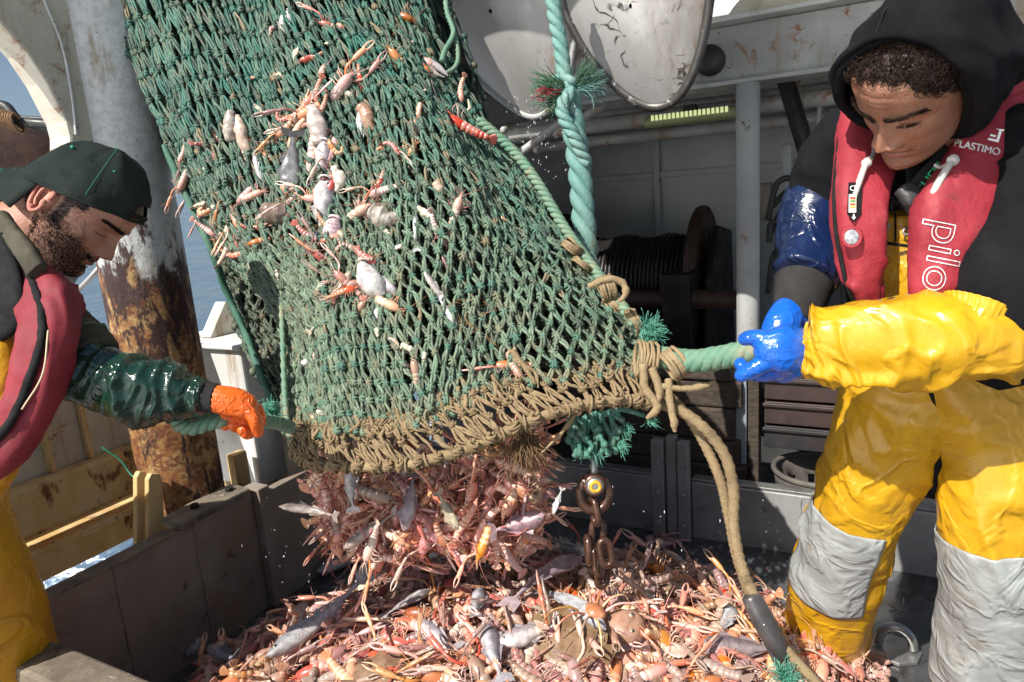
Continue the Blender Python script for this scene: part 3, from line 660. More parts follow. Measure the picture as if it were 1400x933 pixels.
NL = Surf([[(q[0] + e, q[1] - 6, r[2] + .03) for q, r, e in zip(a, b, (14, 4, 0, -4, -14))] for a, b in zip(CTRLB, CTRLB)])
MB().grid([[NL.p(u / 40, v / 46) + NL.nrm(u / 40, v / 46) * .03 * fbm(NL.p(u / 40, v / 46), 9, 4) for u in range(41)] for v in range(45)]).build('inner_shade_sheet', M('dark_shade_sheet', (.018, .035, .026), (.03, .03, .022), 20, .6, .85, bump=1., bsc=90, bd=.01), net, solid=.006)  # added dark sheet standing in for the shade inside the net
# knots: the nearest 300 as parts of their own, the others joined
ks = sorted([(proj(p)[2], i, j) for (i, j), (p, u, v) in KF.items() if i > 0])
KV = [np.array(KN.v), KN.f]; rest = MB(); kvar = []
for q in range(4):
    c = [(.13, .22, .15), (.185, .245, .16), (.07, .175, .125), (.21, .215, .135)][q]
    KN.c = [c] * len(KN.v); kvar.append(KN.mesh('knot', TWINE))
for n_, (d_, i, j) in enumerate(ks):
    p, u, v = KF[i, j]; x, y, z = NS.frame(u, v); R_ = Matrix((x, z, y)).transposed() @ Matrix.Rotation(U(-.5, .5), 3, 'Y') @ Matrix.Rotation(U(-.6, .6), 3, 'Z')
    sc = U(.72, 1.0) * (1 - .22 * v * (1 - u))
    if n_ < 300:
        o = bpy.data.objects.new('knot', kvar[0 if RND() < .4 else random.randrange(4)]); COL.objects.link(o); o.parent = net
        o.matrix_local = Matrix.Translation(p - net.location) @ R_.to_4x4() @ Matrix.Scale(sc, 4)
    else: rest.add([p + R_ @ (V(q) * sc) for q in KN.v], KN.f, twine_col(p, u, v))
for (i, j), (p, u, v) in K2.items(): rest.ball(p, .012, k=6, m=4, col=tuple(.5 * x for x in twine_col(p, u, v)))  # back knots carry the same painted shade
rest.build('knot_mass', TWINE, net, kind='stuff')
# muddy tan lacing between netting and headrope
HEAD = [(404, 618, 1.44), (428, 634, 1.42), (470, 637, 1.40), (520, 638, 1.38), (565, 634, 1.37), (620, 620, 1.36), (672, 600, 1.36), (725, 576, 1.37), (790, 556, 1.38), (850, 547, 1.41), (892, 551, 1.43)]
hp = cr([tuple(at(*q)) for q in HEAD], 81)
def wob(sc, am): return lambda p, a, t: am * fbm(p, sc, 2)
TK = []
for q in range(2):
    KN.c = [(1, 1, 1)] * len(KN.v); TK.append(KN.mesh('knot', TAN))
nl = 42
ra = [NS.p((i + .5) / nl, .985) + NS.nrm((i + .5) / nl, .95) * U(-.002, .006) for i in range(nl)]
rb = []; rc = []
for i in range(nl + 1):
    u = i / nl; h = V(hp[int(np.clip(u * 80 + U(-1.2, 1.2), 0, 80))]); a = NS.p(u, .98)
    rb.append(a.lerp(h, U(.30, .62)) + NS.nrm(u, .97) * U(-.004, .014) + EB * U(-.008, .008)); rc.append(h)
def lace(a, b, r, sag):
    m = a.lerp(b, .5) + V((U(-.007, .007), U(-.006, .006), U(-.008, .004))) + (CO - a).normalized() * sag
    lb = MB()
    for sg in (-1, 1):
        o = V((U(-.003, .003) + sg * r * .9, U(-.002, .002), sg * r * .5)); lb.loft([(a, r, r), (a.lerp(m, .55) + o, r, r), (m + o, r * 1.05, r * 1.05), (m.lerp(b, .5) + o * .6, r, r), (b, r, r)], 11, 5, None, 2, .3, wob(130, .0022))
    lb.build('lacing', TAN, net)
def tknot(p, sc):
    o = bpy.data.objects.new('lacing_knot', TK[0]); COL.objects.link(o); o.parent = net
    o.matrix_local = Matrix.Translation(p - net.location) @ Matrix.Rotation(U(-.7, .7), 4, 'Y') @ Matrix.Rotation(U(-.5, .5), 4, 'X') @ Matrix.Rotation(U(-.6, .6), 4, 'Z') @ Matrix.Scale(sc, 4)
for i in range(nl):
    lace(ra[i], rb[i], U(.0018, .0028), U(0, .008)); lace(ra[i], rb[i + 1], U(.0018, .0028), U(0, .008))
    tknot(ra[i], U(.55, .8))
for i in range(nl + 1):
    tknot(rb[i], U(.5, .95))
    if RND() < .9: lace(rb[i], rc[i] + (CO - rc[i]).normalized() * .012, U(.0022, .0034), U(0, .006))
    if RND() < .6: lace(rb[i], rc[min(i + 1, nl)] + (CO - rc[i]).normalized() * .010, U(.0022, .0034), U(0, .006))
    h = rc[i]; tg = (V(hp[min(80, int(i / nl * 80) + 1)]) - V(hp[max(0, int(i / nl * 80) - 1)])).normalized(); o1 = tg.cross(UP).normalized(); o2 = tg.cross(o1)
    MB().tube([h + (o1 * math.cos(a) + o2 * math.sin(a)) * .0155 + tg * (.004 * math.sin(a + i)) for a in [j * 2 * math.pi / 12 for j in range(12)]], U(.0022, .0033), 6, closed=True, disp=wob(120, .002)).build('lacing', TAN, net)
    if i % 2 == 0: tknot(h + (CO - h).normalized() * .014, U(.8, 1.2))
mt = MB()
for i in range(70):
    u = U(0, 1); q = U(.965, 1.0); a = NS.p(u, q) + NS.nrm(u, q) * .004; d = NS.frame(u, q)[1]
    mt.loft([(a, .004, .004), (a + d * .012 + V((U(-.01, .01), U(-.01, .01), -.004)), .0048, .0048), (a + d * .03 + V((U(-.018, .018), U(-.01, .01), U(-.012, .004))), .0035, .0035)], 6, 5, disp=wob(140, .002), cap=.5)
mt.build('mud_lumps', TAN, net, kind='stuff')
# headrope, runs on as the beige double bridle into the steel thimble
MB().tube([at(*q) for q in HEAD] + [at(930, 562, 1.42), at(965, 588, 1.41), at(992, 625, 1.42), at(1003, 670, 1.44), at(1003, 715, 1.46), at(1010, 760, 1.47), at(1022, 795, 1.47), at(1040, 830, 1.47)], .0115, 12, n=150, disp=lambda p, a, t: .0014 * math.sin(a * 3 + t * 560) + .0012 * fbm(p, 120, 2)).build('headrope', HEMP, net)
MB().tube([at(905, 535, 1.45), at(935, 562, 1.46), at(962, 605, 1.47), at(984, 655, 1.47), at(996, 705, 1.48), at(1006, 755, 1.48), at(1020, 800, 1.48), at(1034, 830, 1.48)], .0105, 12, n=110, disp=lambda p, a, t: .0014 * math.sin(a * 3 + t * 400) + .0012 * fbm(p, 120, 2)).build('bridle_rope', HEMP, net)
# selvedge ropes
twisted([at(655, 165, 1.74), at(700, 205, 1.72), at(735, 250, 1.69), at(772, 312, 1.66), at(815, 372, 1.6), at(855, 425, 1.54), at(888, 475, 1.49)], .013, .05, net, ROPEG, name='selvedge_strand')
MB().tube([at(q[0], q[1], q[2]) for q in ((225, 200, 1.86), (258, 275, 1.84), (290, 345, 1.8), (310, 400, 1.85), (335, 455, 1.84), (352, 500, 1.78), (372, 548, 1.65), (392, 575, 1.5))], .009, 8, n=60, disp=lambda p, a, t: .002 * math.sin(a * 3 + t * 300)).build('selvedge_rope', ROPED, net)
MB().tube([at(q[0], q[1], q[2]) for q in ((384, 395, 1.60), (386, 450, 1.56), (388, 510, 1.50), (391, 560, 1.46), (398, 610, 1.44))], .006, 8, n=50, disp=lambda p, a, t: .002 * math.sin(a * 3 + t * 200)).build('selvedge_rope', ROPEG, net)
# beige lashings round the right selvedge
def lashing(px, py, d, ang, n, L, r):
    c = at(px, py, d); a = CR @ V((math.cos(ang), -math.sin(ang), 0)); b_ = CR @ V((math.sin(ang), math.cos(ang), 0)); nn = CR @ V((0, 0, 1)); lb = MB()
    for i in range(n):
        o = c + a * ((i - n / 2) * r * 1.7 + U(-.002, .002))
        lb.tube([o + b_ * math.cos(q) * L * .5 + nn * math.sin(q) * L * .42 + a * U(-.003, .003) for q in [j * 2 * math.pi / 10 for j in range(10)]], r, 6, closed=True, disp=wob(100, .002))
    lb.build('lashing', TAN if RND() < .6 else HEMP, net)
for q in ((783, 338, 1.62, -.9, 5, .05, .0035), (796, 362, 1.6, -.9, 3, .05, .0035), (832, 394, 1.55, -.35, 5, .055, .0045), (838, 420, 1.56, -.8, 4, .05, .003), (868, 440, 1.5, -.5, 4, .06, .003), (886, 492, 1.44, .1, 6, .075, .004), (925, 496, 1.40, -.6, 5, .062, .0045)): lashing(*q)
for pts, r in (([(806, 392), (830, 382), (850, 386), (856, 402), (846, 412)], .0075), ([(880, 500), (882, 530), (895, 548), (898, 560), (885, 572)], .009), ([(892, 505), (902, 535), (898, 552)], .009), ([(914, 520), (916, 550), (922, 580), (923, 590)], .008), ([(905, 528), (935, 532), (962, 528), (978, 522)], .007), ([(790, 560), (770, 590), (740, 620)], .005), ([(700, 480), (720, 505), (732, 525)], .006), ([(702, 492), (730, 508), (736, 530)], .004)):
    MB().tube([at(x, y, 1.40 + .0 * i) for i, (x, y) in enumerate(pts)], [r] * (len(pts) - 1) + [r * .5], 7, disp=wob(90, .003)).build('hemp_end', HEMP, net)
# frayed ends
tuft(MB(), at(880, 455, 1.47), CR @ V((1, .15, .35)), 260, .055, .75, .0011, .7, 4).build('frayed_end', FRAYG, net, kind='stuff')
tuft(MB(), at(372, 562, 1.38), CR @ V((-.3, .2, .8)), 160, .03, 1.2, .0011, .9, 4).build('frayed_end', FRAYG, net, kind='stuff')
tuft(MB(), at(715, 585, 1.42), CR @ V((.1, -1, 0)), 240, .11, .55, .0011, .35, 5).build('frayed_end', M('brown_frayed_hemp', (.24, .15, .07), (.14, .08, .04), 60, .9), net, kind='stuff')
# torn green netting hanging at the right below the headrope
tb = MB()
for i in range(20):
    p = at(U(775, 850), U(560, 575), 1.45); path = [p]
    for q in range(4):
        p = p + CR @ V((U(-.012, .018), -U(.012, .026), U(-.01, .01))); path.append(p)
    tb.tube(path, .0055, 6, disp=wob(120, .002), col=(.05, .18, .13)); tb.ball(path[2], .010, k=7, m=5, col=(.07, .2, .15)); tb.ball(path[-1], .009, k=7, m=5, col=(.07, .2, .15))
for e in ((852, 575, 24, .2), (845, 600, 20, -.3), (880, 568, 20, .3)): tb.tube([at(820, 565, 1.45), at((820 + e[0]) / 2, e[1] - 8, 1.45), at(e[0], e[1], 1.45)], .006, 6, disp=wob(120, .002), col=(.06, .19, .14))
tb.build('torn_netting', TWINE, net, kind='stuff')
tf = MB()
for x, y in ((855, 582), (848, 606), (888, 572), (815, 620), (795, 612)): tuft(tf, at(x, y, 1.45), CR @ V((.5, -.8, 0)), 30, .03, .6, .001, .5, 3)
tf.build('torn_fringe', FRAYG, net, kind='stuff')
# hand ropes
rl = thing('hauling_rope', 'green rope eye at the net\'s left corner gripped by the orange glove', 'rope', at(380, 572, 1.4))
twisted([at(398, 585, 1.42), at(378, 578, 1.37), at(352, 574, 1.31), at(320, 574, 1.28), at(292, 578, 1.27), at(264, 586, 1.27), at(244, 580, 1.28), at(246, 568, 1.29), at(272, 564, 1.30), at(302, 564, 1.31), at(340, 566, 1.32)], .0135, .05, rl, ROPEG)
rr_ = thing('hauling_rope', 'thick green rope at the net\'s right corner gripped by blue gloves', 'rope', at(910, 490, 1.45))
twisted([at(885, 486, 1.47), at(912, 490, 1.43), at(950, 494, 1.38), at(990, 488, 1.34), at(1030, 480, 1.30), at(1062, 468, 1.29), at(1098, 452, 1.30)], .0235, .085, rr_, ROPEG, 4, 8, wob=.002)
# hanging turquoise rope with its knot
hr = thing('hanging_rope', 'thick turquoise rope hanging down with a frayed knot above the net', 'rope', at(770, 110, 1.85))
twisted([at(752, -60, 1.85), at(757, 10, 1.85), at(766, 60, 1.85), at(772, 105, 1.85), at(782, 135, 1.85)], .021, .11, hr, TURQ)
twisted([at(776, 118, 1.84), at(783, 165, 1.84), at(792, 230, 1.84), at(797, 290, 1.83), at(802, 350, 1.82), at(806, 375, 1.84)], .031, .17, hr, TURQ, 3, 10)
twisted([at(782, 124, 1.80), at(768, 150, 1.80), at(786, 190, 1.80), at(802, 225, 1.82)], .018, .08, hr, TURQ)
MB().tube([at(770 + 15 * math.cos(a), 112 + 9 * math.sin(a) + a * .8, 1.83 + .02 * math.sin(a * 2)) for a in [j * .7 for j in range(14)]], .012, 8, n=70, disp=wob(90, .003)).build('knot_turn', TURQ, hr)
tuft(MB(), at(772, 118, 1.82), CR @ V((-1, -.12, .25)), 150, .10, .35, .0014, .25, 5).build('frayed_end', FRAYD, hr, kind='stuff')
tuft(MB(), at(772, 130, 1.82), CR @ V((-1, -.75, .25)), 80, .08, .35, .0014, .25, 5).build('frayed_end', FRAYD, hr, kind='stuff')
tuft(MB(), at(786, 118, 1.82), CR @ V((.8, .55, .3)), 130, .085, .4, .0014, .3, 5).build('frayed_end', FRAYD, hr, kind='stuff')
tuft(MB(), at(790, 120, 1.82), CR @ V((1, -.05, .3)), 100, .085, .35, .0016, .3, 5).build('frayed_end', TURQ, hr, kind='stuff')
tuft(MB(), at(764, 126, 1.80), CR @ V((-1, -.2, .3)), 26, .07, .2, .0014, .2, 5).build('frayed_end', M('red_rope_fibre', (.40, .03, .05), (.3, .02, .04), 30, .7), hr, kind='stuff')
th_ = MB().tube([at(607, -30, 1.85), at(611, 15, 1.85), at(620, 45, 1.84), at(608, 70, 1.82), at(604, 84, 1.8)], .007, 8, n=50, disp=lambda p, a, t: .0016 * math.sin(a * 2 + t * 150)); th_.tube([at(618, 30, 1.86), at(626, 70, 1.84), at(622, 92, 1.82), at(600, 105, 1.8)], .006, 8, n=40, disp=lambda p, a, t: .0016 * math.sin(a * 2 + t * 150))
th_.build('twine_loop', ROPEG, label='thin green and tan twine loop hanging at the net\'s top right edge', cat='twine')
# shackle and chain
sh_ = thing('shackle', 'rusty shackle with a yellow ringed pin above the chain', 'shackle', at(812, 660, 1.5))
c = at(812, 662, 1.50); ex, ey, ez = CR @ V((1, 0, 0)), CR @ V((0, 1, 0)), CR @ V((0, 0, 1))
MB().tube([c + ex * x + ey * y for x, y in ((-.020, .008), (-.030, -.02), (-.022, -.048), (0, -.058), (.022, -.048), (.032, -.02), (.022, .008))], .0105, 10, n=30).build('bow', CHAINM, sh_)
Rk = Matrix((ex, ey, ez)).transposed()
MB().loft([(c - ez * .02, .026, .026), (c + ez * .018, .024, .024)], 3, 22, ey, cap=.2).build('lug', CHAINM, sh_)
MB().loft([(c + ez * .016, .019, .019), (c + ez * .026, .018, .018)], 3, 22, ey, cap=.2).build('pin_head', GALV, sh_)
YR = M('yellow_tag', (.80, .42, .02), (.7, .33, .02), 30, .4); MB().tube([c + ez * .028 + ex * math.cos(a) * .010 + ey * math.sin(a) * .010 for a in [j * math.pi / 8 for j in range(16)]], .0042, 6, closed=True).build('yellow_ring', YR, sh_)
MB().loft([(c + ey * .02, .008, .008), (c + ey * .06, .007, .007)], 4, 10, ex, cap=.3).build('swivel_bolt', GALV, sh_)
ch = thing('chain', 'short wet rusty chain hanging from the shackle into the catch', 'chain', at(815, 720, 1.5))
for i, (x, y, z) in enumerate(((813, 700, 1.50), (817, 728, 1.52), (804, 752, 1.50), (828, 756, 1.50), (816, 770, 1.56), (824, 786, 1.58))):
    c = at(x, y, z); a = U(-.3, .3) + (0 if i % 2 else 1.3); e1 = ey * math.cos(.1) + ex * U(-.2, .2); e2 = (ex * math.cos(a) + ez * math.sin(a))
    MB().tube([c + e1 * (math.sin(q) * .017 + (.011 if math.sin(q) > 0 else -.011)) + e2 * math.cos(q) * .013 for q in [j * 2 * math.pi / 14 for j in range(14)]], .0075, 9, closed=True).build('link', CHAINM, ch)
# steel thimble sleeve of the bridle
tm = thing('bridle_sleeve', 'scratched steel sleeve where the beige ropes end beside the yellow boot', 'rope sleeve', at(1050, 860, 1.45))
SL = M('scratched_dark_steel', (.16, .15, .15), (.09, .085, .085), 12, .3, .5, .6, .4, 60, .003, (((.3, .29, .28), 20, .6, .68),))
MB().loft([(at(1026, 815, 1.47), .022, .018), (at(1042, 845, 1.46), .027, .019), (at(1058, 875, 1.45), .024, .018), (at(1072, 898, 1.445), .016, .014)], 24, 18, None, 2.4, cap=.3).build('sleeve', SL, tm)
MB().loft([(at(1036, 850, 1.48), .012, .012), (at(1060, 895, 1.475), .018, .010), (at(1070, 925, 1.47), .004, .004)], 10, 10).build('tang', SL, tm)
MB().tube([at(1075, 890, 1.445), at(1098, 915, 1.43), at(1125, 945, 1.42), at(1150, 985, 1.42)], .0115, 10, n=60, disp=lambda p, a, t: .0012 * math.sin(a * 3 + t * 150)).build('rope_tail', HEMP, tm)
tuft(MB(), at(1072, 925, 1.43), CR @ V((.1, .5, .6)), 150, .05, .9, .0012, .6, 4).build('frayed_green_clump', FRAYG, label='bright green frayed twine clump beside the steel sleeve in the catch', cat='twine', kind=None)
# ================================================================== the catch
SHELLM = M('shellfish_shell', attr=True, col2=(.80, .62, .55), sc=160, rough=.18, rough2=.42, bump=.35, bsc=420, bd=.0015, rnd=1., coat=.5, sss=.0)
FISHM = M('wet_fish_skin', attr=True, col2=(.34, .28, .26), mott=.6, sc=80, rough=.2, rough2=.5, bump=.5, bsc=150, bd=.002, rnd=.4, coat=.25, dirt=(((.20, .15, .11), 30, .60, .72), ((.45, .22, .17), 22, .66, .76)))
BITM = M('catch_scraps', attr=True, col2=(.7, .5, .45), sc=60, rough=.3, rough2=.6, bump=.4, bsc=200, bd=.002)
def c3(a, b, t): return tuple(x + (y - x) * min(1, max(0, t)) for x, y in zip(a, b))
OR, PK, PALE, WHT = (.60, .19, .07), (.60, .23, .14), (.72, .43, .29), (.78, .61, .49)
def claw_mb(sd, sw, hi=True):
    """one long claw with arm, palm, two fingers; root near the head"""
    b = MB(); k = 7 if hi else 5; r0 = V((.030, sd * .008, -.002)); e = V((.048, sd * (.020 + .010 * sw), .001)); w = e + V((.022, sd * .006 * sw, .0)); d = V((1, -sd * .12 + sd * .2 * sw, -.03)).normalized(); t = w + d * .036
    b.loft([(r0, .0022, .0022), (e, .0033, .003), (w, .0026, .0026)], 6 if hi else 4, k, UP, col=lambda p, t, a: c3(OR, PALE, t * .6 + (.5 if p.z < 0 else 0)))
    b.loft([(w, .0026, .0026), (w + d * .008, .0058, .0044), (w + d * .024, .0068, .0048), (t, .0055, .004)], 8 if hi else 5, k, UP, col=lambda p, t, a: c3(c3(OR, PK, .5), PALE, .2 + .5 * abs(math.sin(a * 6.28))))
    for s in (1, -1):
        q = d.cross(UP) * s
        b.loft([(t - d * .003 + q * .0035, .0028, .003), (t + d * .013 + q * .0055, .0022, .0025), (t + d * .028 + q * .0015, .0007, .0008)], 6 if hi else 4, 5, UP, col=lambda p, t, a: c3(PK, WHT, t * 1.1))
    return b
def body_mb(curl, bend, hi=True, base=OR):
    b = MB(); k = 11 if hi else 7
    def cc(p, t, a): return c3(base, PALE, (.85 if a > .5 else .12) + .25 * noise.noise(p * 90))
    b.loft([(V((-.002, 0, 0)), .0115, .0115), (V((.014, 0, .0012)), .0136, .0136), (V((.030, 0, .001)), .0115, .0115), (V((.040, 0, .001)), .0065, .007), (V((.046, 0, .003)), .002, .0018), (V((.056, 0, .006)), .0006, .0006)], 12 if hi else 7, k, UP, col=cc, cap=.3)
    p = V((-.002, 0, 0)); ang = 0; yaw = 0; pts = []; cols = []
    for i in range(6):
        r = .0128 - .0009 * i; L = .0118 - .0006 * i
        for q, m in ((0, 1.04), (.45, 1.0), (.85, .90), (.97, .80)):
            d = V((-math.cos(ang) * math.cos(yaw), math.sin(yaw), -math.sin(ang))); pts.append((p + d * L * q, r * m, r * m * .92)); cols.append(q)
        p = p + d * L; ang += curl; yaw += bend
    ups = V((0, 0, 1)) if abs(curl) < .2 else None
    n = len(pts)
    def ct(pp, t, a):
        q = cols[min(n - 1, max(0, int(t * (n - 1) + .5)))]; return c3(base, c3(PALE, WHT, .5), (.75 if q > .7 else .15) + (.45 if a > .5 else 0) + .2 * noise.noise(pp * 120))
    b.loft(pts, n, k, [V((0, 0, 1)), V((0, 0, 1))] if abs(curl) < .25 else [V((0, 0, 1)), V((-.6, 0, .6)), V((-1, 0, -.3))] if curl > 0 else [V((0, 0, 1)), V((.6, 0, .6))], raw=True, cap=.3, col=ct)
    side = V((0, 1, 0))
    for j in (-2, -1, 0, 1, 2):
        dd = (d + side * .42 * j).normalized(); nn = d.cross(side).normalized(); w = dd.cross(nn)
        b.loft([(p, .002, .0015), (p + dd * .009, .0042, .0014), (p + dd * .018, .0048, .001), (p + dd * .022, .003, .0006)], 5, 6, nn, cap=.2, col=c3(PK, PALE, .3 + .15 * abs(j)))
    for s in (-1, 1): b.ball((.037, s * .0062, .006), .0026, k=6, m=4, col=(.012, .01, .01))
    return b
def legs_mb(seed, hi=True):
    random.seed(seed); b = MB()
    for s in (-1, 1):
        for i in range(4):
            x = .026 - .008 * i; r0 = V((x, s * .007, -.006)); e = r0 + V((U(-.004, .010), s * U(.012, .02), U(-.002, .008))); f_ = e + V((U(-.010, .014), s * U(.006, .016), -U(.008, .018)))
            b.loft([(r0, .0015, .0015), (e, .0012, .0012), (f_, .0006, .0006)], 5 if hi else 3, 4, None, cap=0, col=c3(PALE, OR, U(0, .5)))
        if hi:
            a0 = V((.041, s * .003, .003)); v = V((1, s * U(.2, .8), U(.1, .5))).normalized(); q = a0; path = [(q, .0009, .0009)]
            for i in range(5): v = (v + V((U(-.2, .1), s * U(-.1, .3), -U(.05, .25)))).normalized(); q = q + v * .017; path.append((q, .0008 - .0001 * i, .0008 - .0001 * i))
            b.loft(path, 9, 4, None, cap=0, col=(.62, .25, .15))
            b.loft([(V((.042, s * .0015, .004)), .0007, .0007), (V((.056, s * .005, .008)), .0006, .0006), (V((.068, s * .010, .006)), .0004, .0004)], 4, 4, cap=0, col=(.7, .35, .22))
    return b
LANG = []
for i, (cu, be) in enumerate(((.05, 0), (.34, .03), (.52, -.03), (.18, .12), (-.06, .06), (.68, 0), (.25, -.14), (.12, .05))):
    base = (OR, PK, (.66, .25, .12), (.62, .16, .07), (.66, .34, .24), PK, OR, (.58, .24, .15))[i]; random.seed(100 + i)
    LANG.append(dict(body=body_mb(cu, be, True, base), lo=body_mb(cu, be, False, base), claws=[claw_mb(-1, U(-.6, 1.4)), claw_mb(1, U(-.6, 1.4))], legs=legs_mb(i), lolegs=legs_mb(i, False), loclaws=[claw_mb(-1, U(-.6, 1.4), False), claw_mb(1, U(-.6, 1.4), False)]))
    L_ = LANG[-1]; L_['me'] = L_['body'].mesh('langoustine', SHELLM); L_['mc'] = [c.mesh('claw', SHELLM) for c in L_['claws']]; L_['ml'] = L_['legs'].mesh('legs', SHELLM)
random.seed(21)
def langoustine(mat, label, group=None, kind=None, claws=2, name='langoustine'):
    L_ = LANG[kind if kind is not None else random.randrange(8)]
    o = bpy.data.objects.new(name, L_['me']); COL.objects.link(o); o.matrix_world = mat; tag(o, label, 'langoustine', group)
    for i in range(claws):
        c = bpy.data.objects.new('claw', L_['mc'][i]); COL.objects.link(c); c.parent = o
    c = bpy.data.objects.new('legs', L_['ml']); COL.objects.link(c); c.parent = o; c['kind'] = 'stuff'
    return o
def lang_join(b, mat):
    L_ = LANG[random.randrange(8)]; h = U(.9, 1.35); t = V((1, U(.85, 1.15), U(.8, 1.25)))
    for part in [L_['lo'], L_['lolegs']] + [c for c in L_['loclaws'] if RND() < .28]:
        b.add([mat @ V(p) for p in part.v], part.f, [tuple(min(.9, x * h * y) for x, y in zip(c, t)) for c in part.c])
def pose(p, up, yaw, roll=0, pitch=0, sc=1):
    R_ = V(up).to_track_quat('Z', 'Y').to_matrix() @ Matrix.Rotation(yaw, 3, 'Z') @ Matrix.Rotation(pitch, 3, 'Y') @ Matrix.Rotation(roll, 3, 'X')
    return Matrix.Translation(p) @ R_.to_4x4() @ Matrix.Scale(sc, 4)
def pose_px(p, ang, out=.9, roll=0, sc=1):
    """head points along image angle ang (degrees, counter-clockwise) in the plane facing the camera, back towards it"""
    a = math.radians(ang); X = CR @ V((math.cos(a), math.sin(a), U(-.1, .2))).normalized(); Zc = (CO - p).normalized(); Y = Zc.cross(X).normalized(); Z = X.cross(Y)
    return Matrix.Translation(p) @ (Matrix((X, Y, Z)).transposed() @ Matrix.Rotation(roll, 3, 'X')).to_4x4() @ Matrix.Scale(sc, 4)

# ---- fish
def fish_mb(L=.22, H=.024, W=.018, back=(.16, .13, .15), belly=(.72, .70, .68), bend=0., mouth=False, fins=True, eye=1., flat=False):
    body = MB()
    def X(t, z=0, y=0): return V((L * (.5 - t), y + bend * L * (t - .4) ** 2, z))
    prof = [(0, .10, .2), (.04, .42, .5), (.12, .76, .85), (.25, 1, 1), (.42, .95, .9), (.6, .68, .6), (.78, .36, .3), (.90, .20, .14), (.95, .22, .1)]
    pts = [(X(t), W * w, H * h) for t, h, w in prof]
    def cc(p, t, a):
        s = math.sin(a * 2 * math.pi); return c3(belly, back, (s + .12 + .25 * noise.noise(p * 60)) * 1.6)
    sd = U(0, 99); body.loft(pts, 30, 18, UP, cap=.7, col=cc, disp=lambda p, a, t: H * (.16 * noise.noise(p * (1.1 / H) + V((sd, 0, 0))) + .07 * noise.noise(p * (3. / H))))
    if mouth:
        m0 = X(.0); body.ball(m0 + V((-.004, 0, -.002)), (H * .35, W * .55, H * .42), k=12, m=8, col=(.16, .02, .025))
        body.tube([m0 + V((.004 - .3 * H * (1 - abs(math.cos(a))), math.cos(a) * W * .62, math.sin(a) * H * .55 - .002)) for a in [j * math.pi / 7 for j in range(14)]], .0028, 6, closed=True, col=c3(belly, (1, 1, 1), .3))
    fn = []
    if fins:
        z0 = [V((X(.93).x, X(.93).y, 0)), X(.99, H * 1.0), X(1.10, H * 1.15), X(1.05, 0), X(1.10, -H * 1.15), X(.99, -H * 1.0)]
        fn.append(MB()); fn[-1].prism([p - V((0, .0008, 0)) for p in z0], V((0, .0016, 0)), c3(back, belly, .35))
        for t0, t1, sg, hh in ((.28, .48, 1, .55), (.52, .80, 1, .4), (.48, .80, -1, .4)):
            def hz(t): return sg * H * np.interp(t, [q[0] for q in prof], [q[1] for q in prof]) * .9
            fn.append(MB()); fn[-1].prism([X(t0, hz(t0)) - V((0, .0006, 0)), X(t0 + .04, hz(t0) + sg * H * hh), X((t0 + t1) / 2, hz((t0 + t1) / 2) + sg * H * hh * .75), X(t1, hz(t1) + sg * H * .1)], V((0, .0012, 0)), c3(back, belly, .3))
    eys = []
    for s in (-1, 1):
        ey = MB(); eys.append(ey)
        c = X(.10, H * .25, s * W * .60); ey.ball(c, (H * .20 * eye, W * .16, H * .20 * eye), k=12, m=8, col=(.50, .47, .38)); ey.ball(c + V((0, s * W * .12, 0)), (H * .13 * eye, W * .10, H * .13 * eye), k=10, m=6, col=(.01, .01, .012))
    return body, fn, eys
def fish(mat, label, name='fish', cat='fish', group=None, **kw):
    body, fn, ey = fish_mb(**kw); o = body.build(name, FISHM, local=True); o.matrix_world = mat; tag(o, label, cat, group)
    for i, f_ in enumerate(fn): f_.build('fin' if i else 'tail_fin', FISHM, o, smooth=False, local=True)
    if kw.get('eye', 1.):
        for e_ in ey: e_.build('eye', FISHM, o, local=True)
    return o

# ---- heap surface
def heap_h(x, y):
    dx, dy = (x + .06) / .98, (y - 1.45) / .80
    if x > 0: dx *= 1.02
    r2 = dx * dx + dy * dy
    return .30 * max(0, 1 - r2) ** .8 + .022 * noise.noise(V((x * 5, y * 5, 0))) + .012 * noise.noise(V((x * 13, y * 13, 3))) - (.03 if r2 > .95 else 0)
def heap_n(x, y):
    e = .03; return V((heap_h(x - e, y) - heap_h(x + e, y), heap_h(x, y - e) - heap_h(x, y + e), 2 * e)).normalized()
def in_pen(x, y, m=.0):
    p = V((x, y, 0)); return p.dot(EB) > -1.76 + m and p.dot(EA) < 2.35 - m and p.dot(EA) > .70 + m
def heap_px(px, py, lift=0):
    """where the view through a pixel meets the heap"""
    r = ray(px, py); d = .9
    while d < 3:
        p = CO + r * d
        if p.z < max(heap_h(p.x, p.y), 0) + lift: return p
        d += .004
    return CO + r * d
rows = []
for i in range(84):
    y = .66 + i * .02; rows.append([V((x, y, (heap_h(x, y) - .012) if in_pen(x, y, .004) else -.04)) for x in [-1.06 + j * .02 for j in range(104)]])
def bedc(p): n_ = fbm(p, 26, 4); return c3((.26, .10, .07), (.46, .25, .18), .5 + n_)
bed = MB(); vs = [p for r in rows for p in r]; bed.grid(rows, col=[bedc(p) for p in vs])
catch = bed.build('heaped_catch', BITM, kind='stuff')
tag(catch, 'pink heap of loose langoustine scraps and shells filling the pen', 'catch')
hs = MB(); n_ = 0
while n_ < 520:
    x, y = U(-1.0, .95), U(.72, 2.25); h = heap_h(x, y)
    if h < .004 or not in_pen(x, y, .03): continue
    px, py, d = proj((x, y, h))
    if not (60 < px < 1250 and 720 < py < 1010): continue
    lang_join(hs, pose(V((x, y, h + U(-.006, .012))), heap_n(x, y) + V((U(-.4, .4), U(-.4, .4), 0)), U(0, 6.28), U(-1, 1) if RND() < .7 else U(2, 4), U(-.4, .4), U(.7, 1.05))); n_ += 1
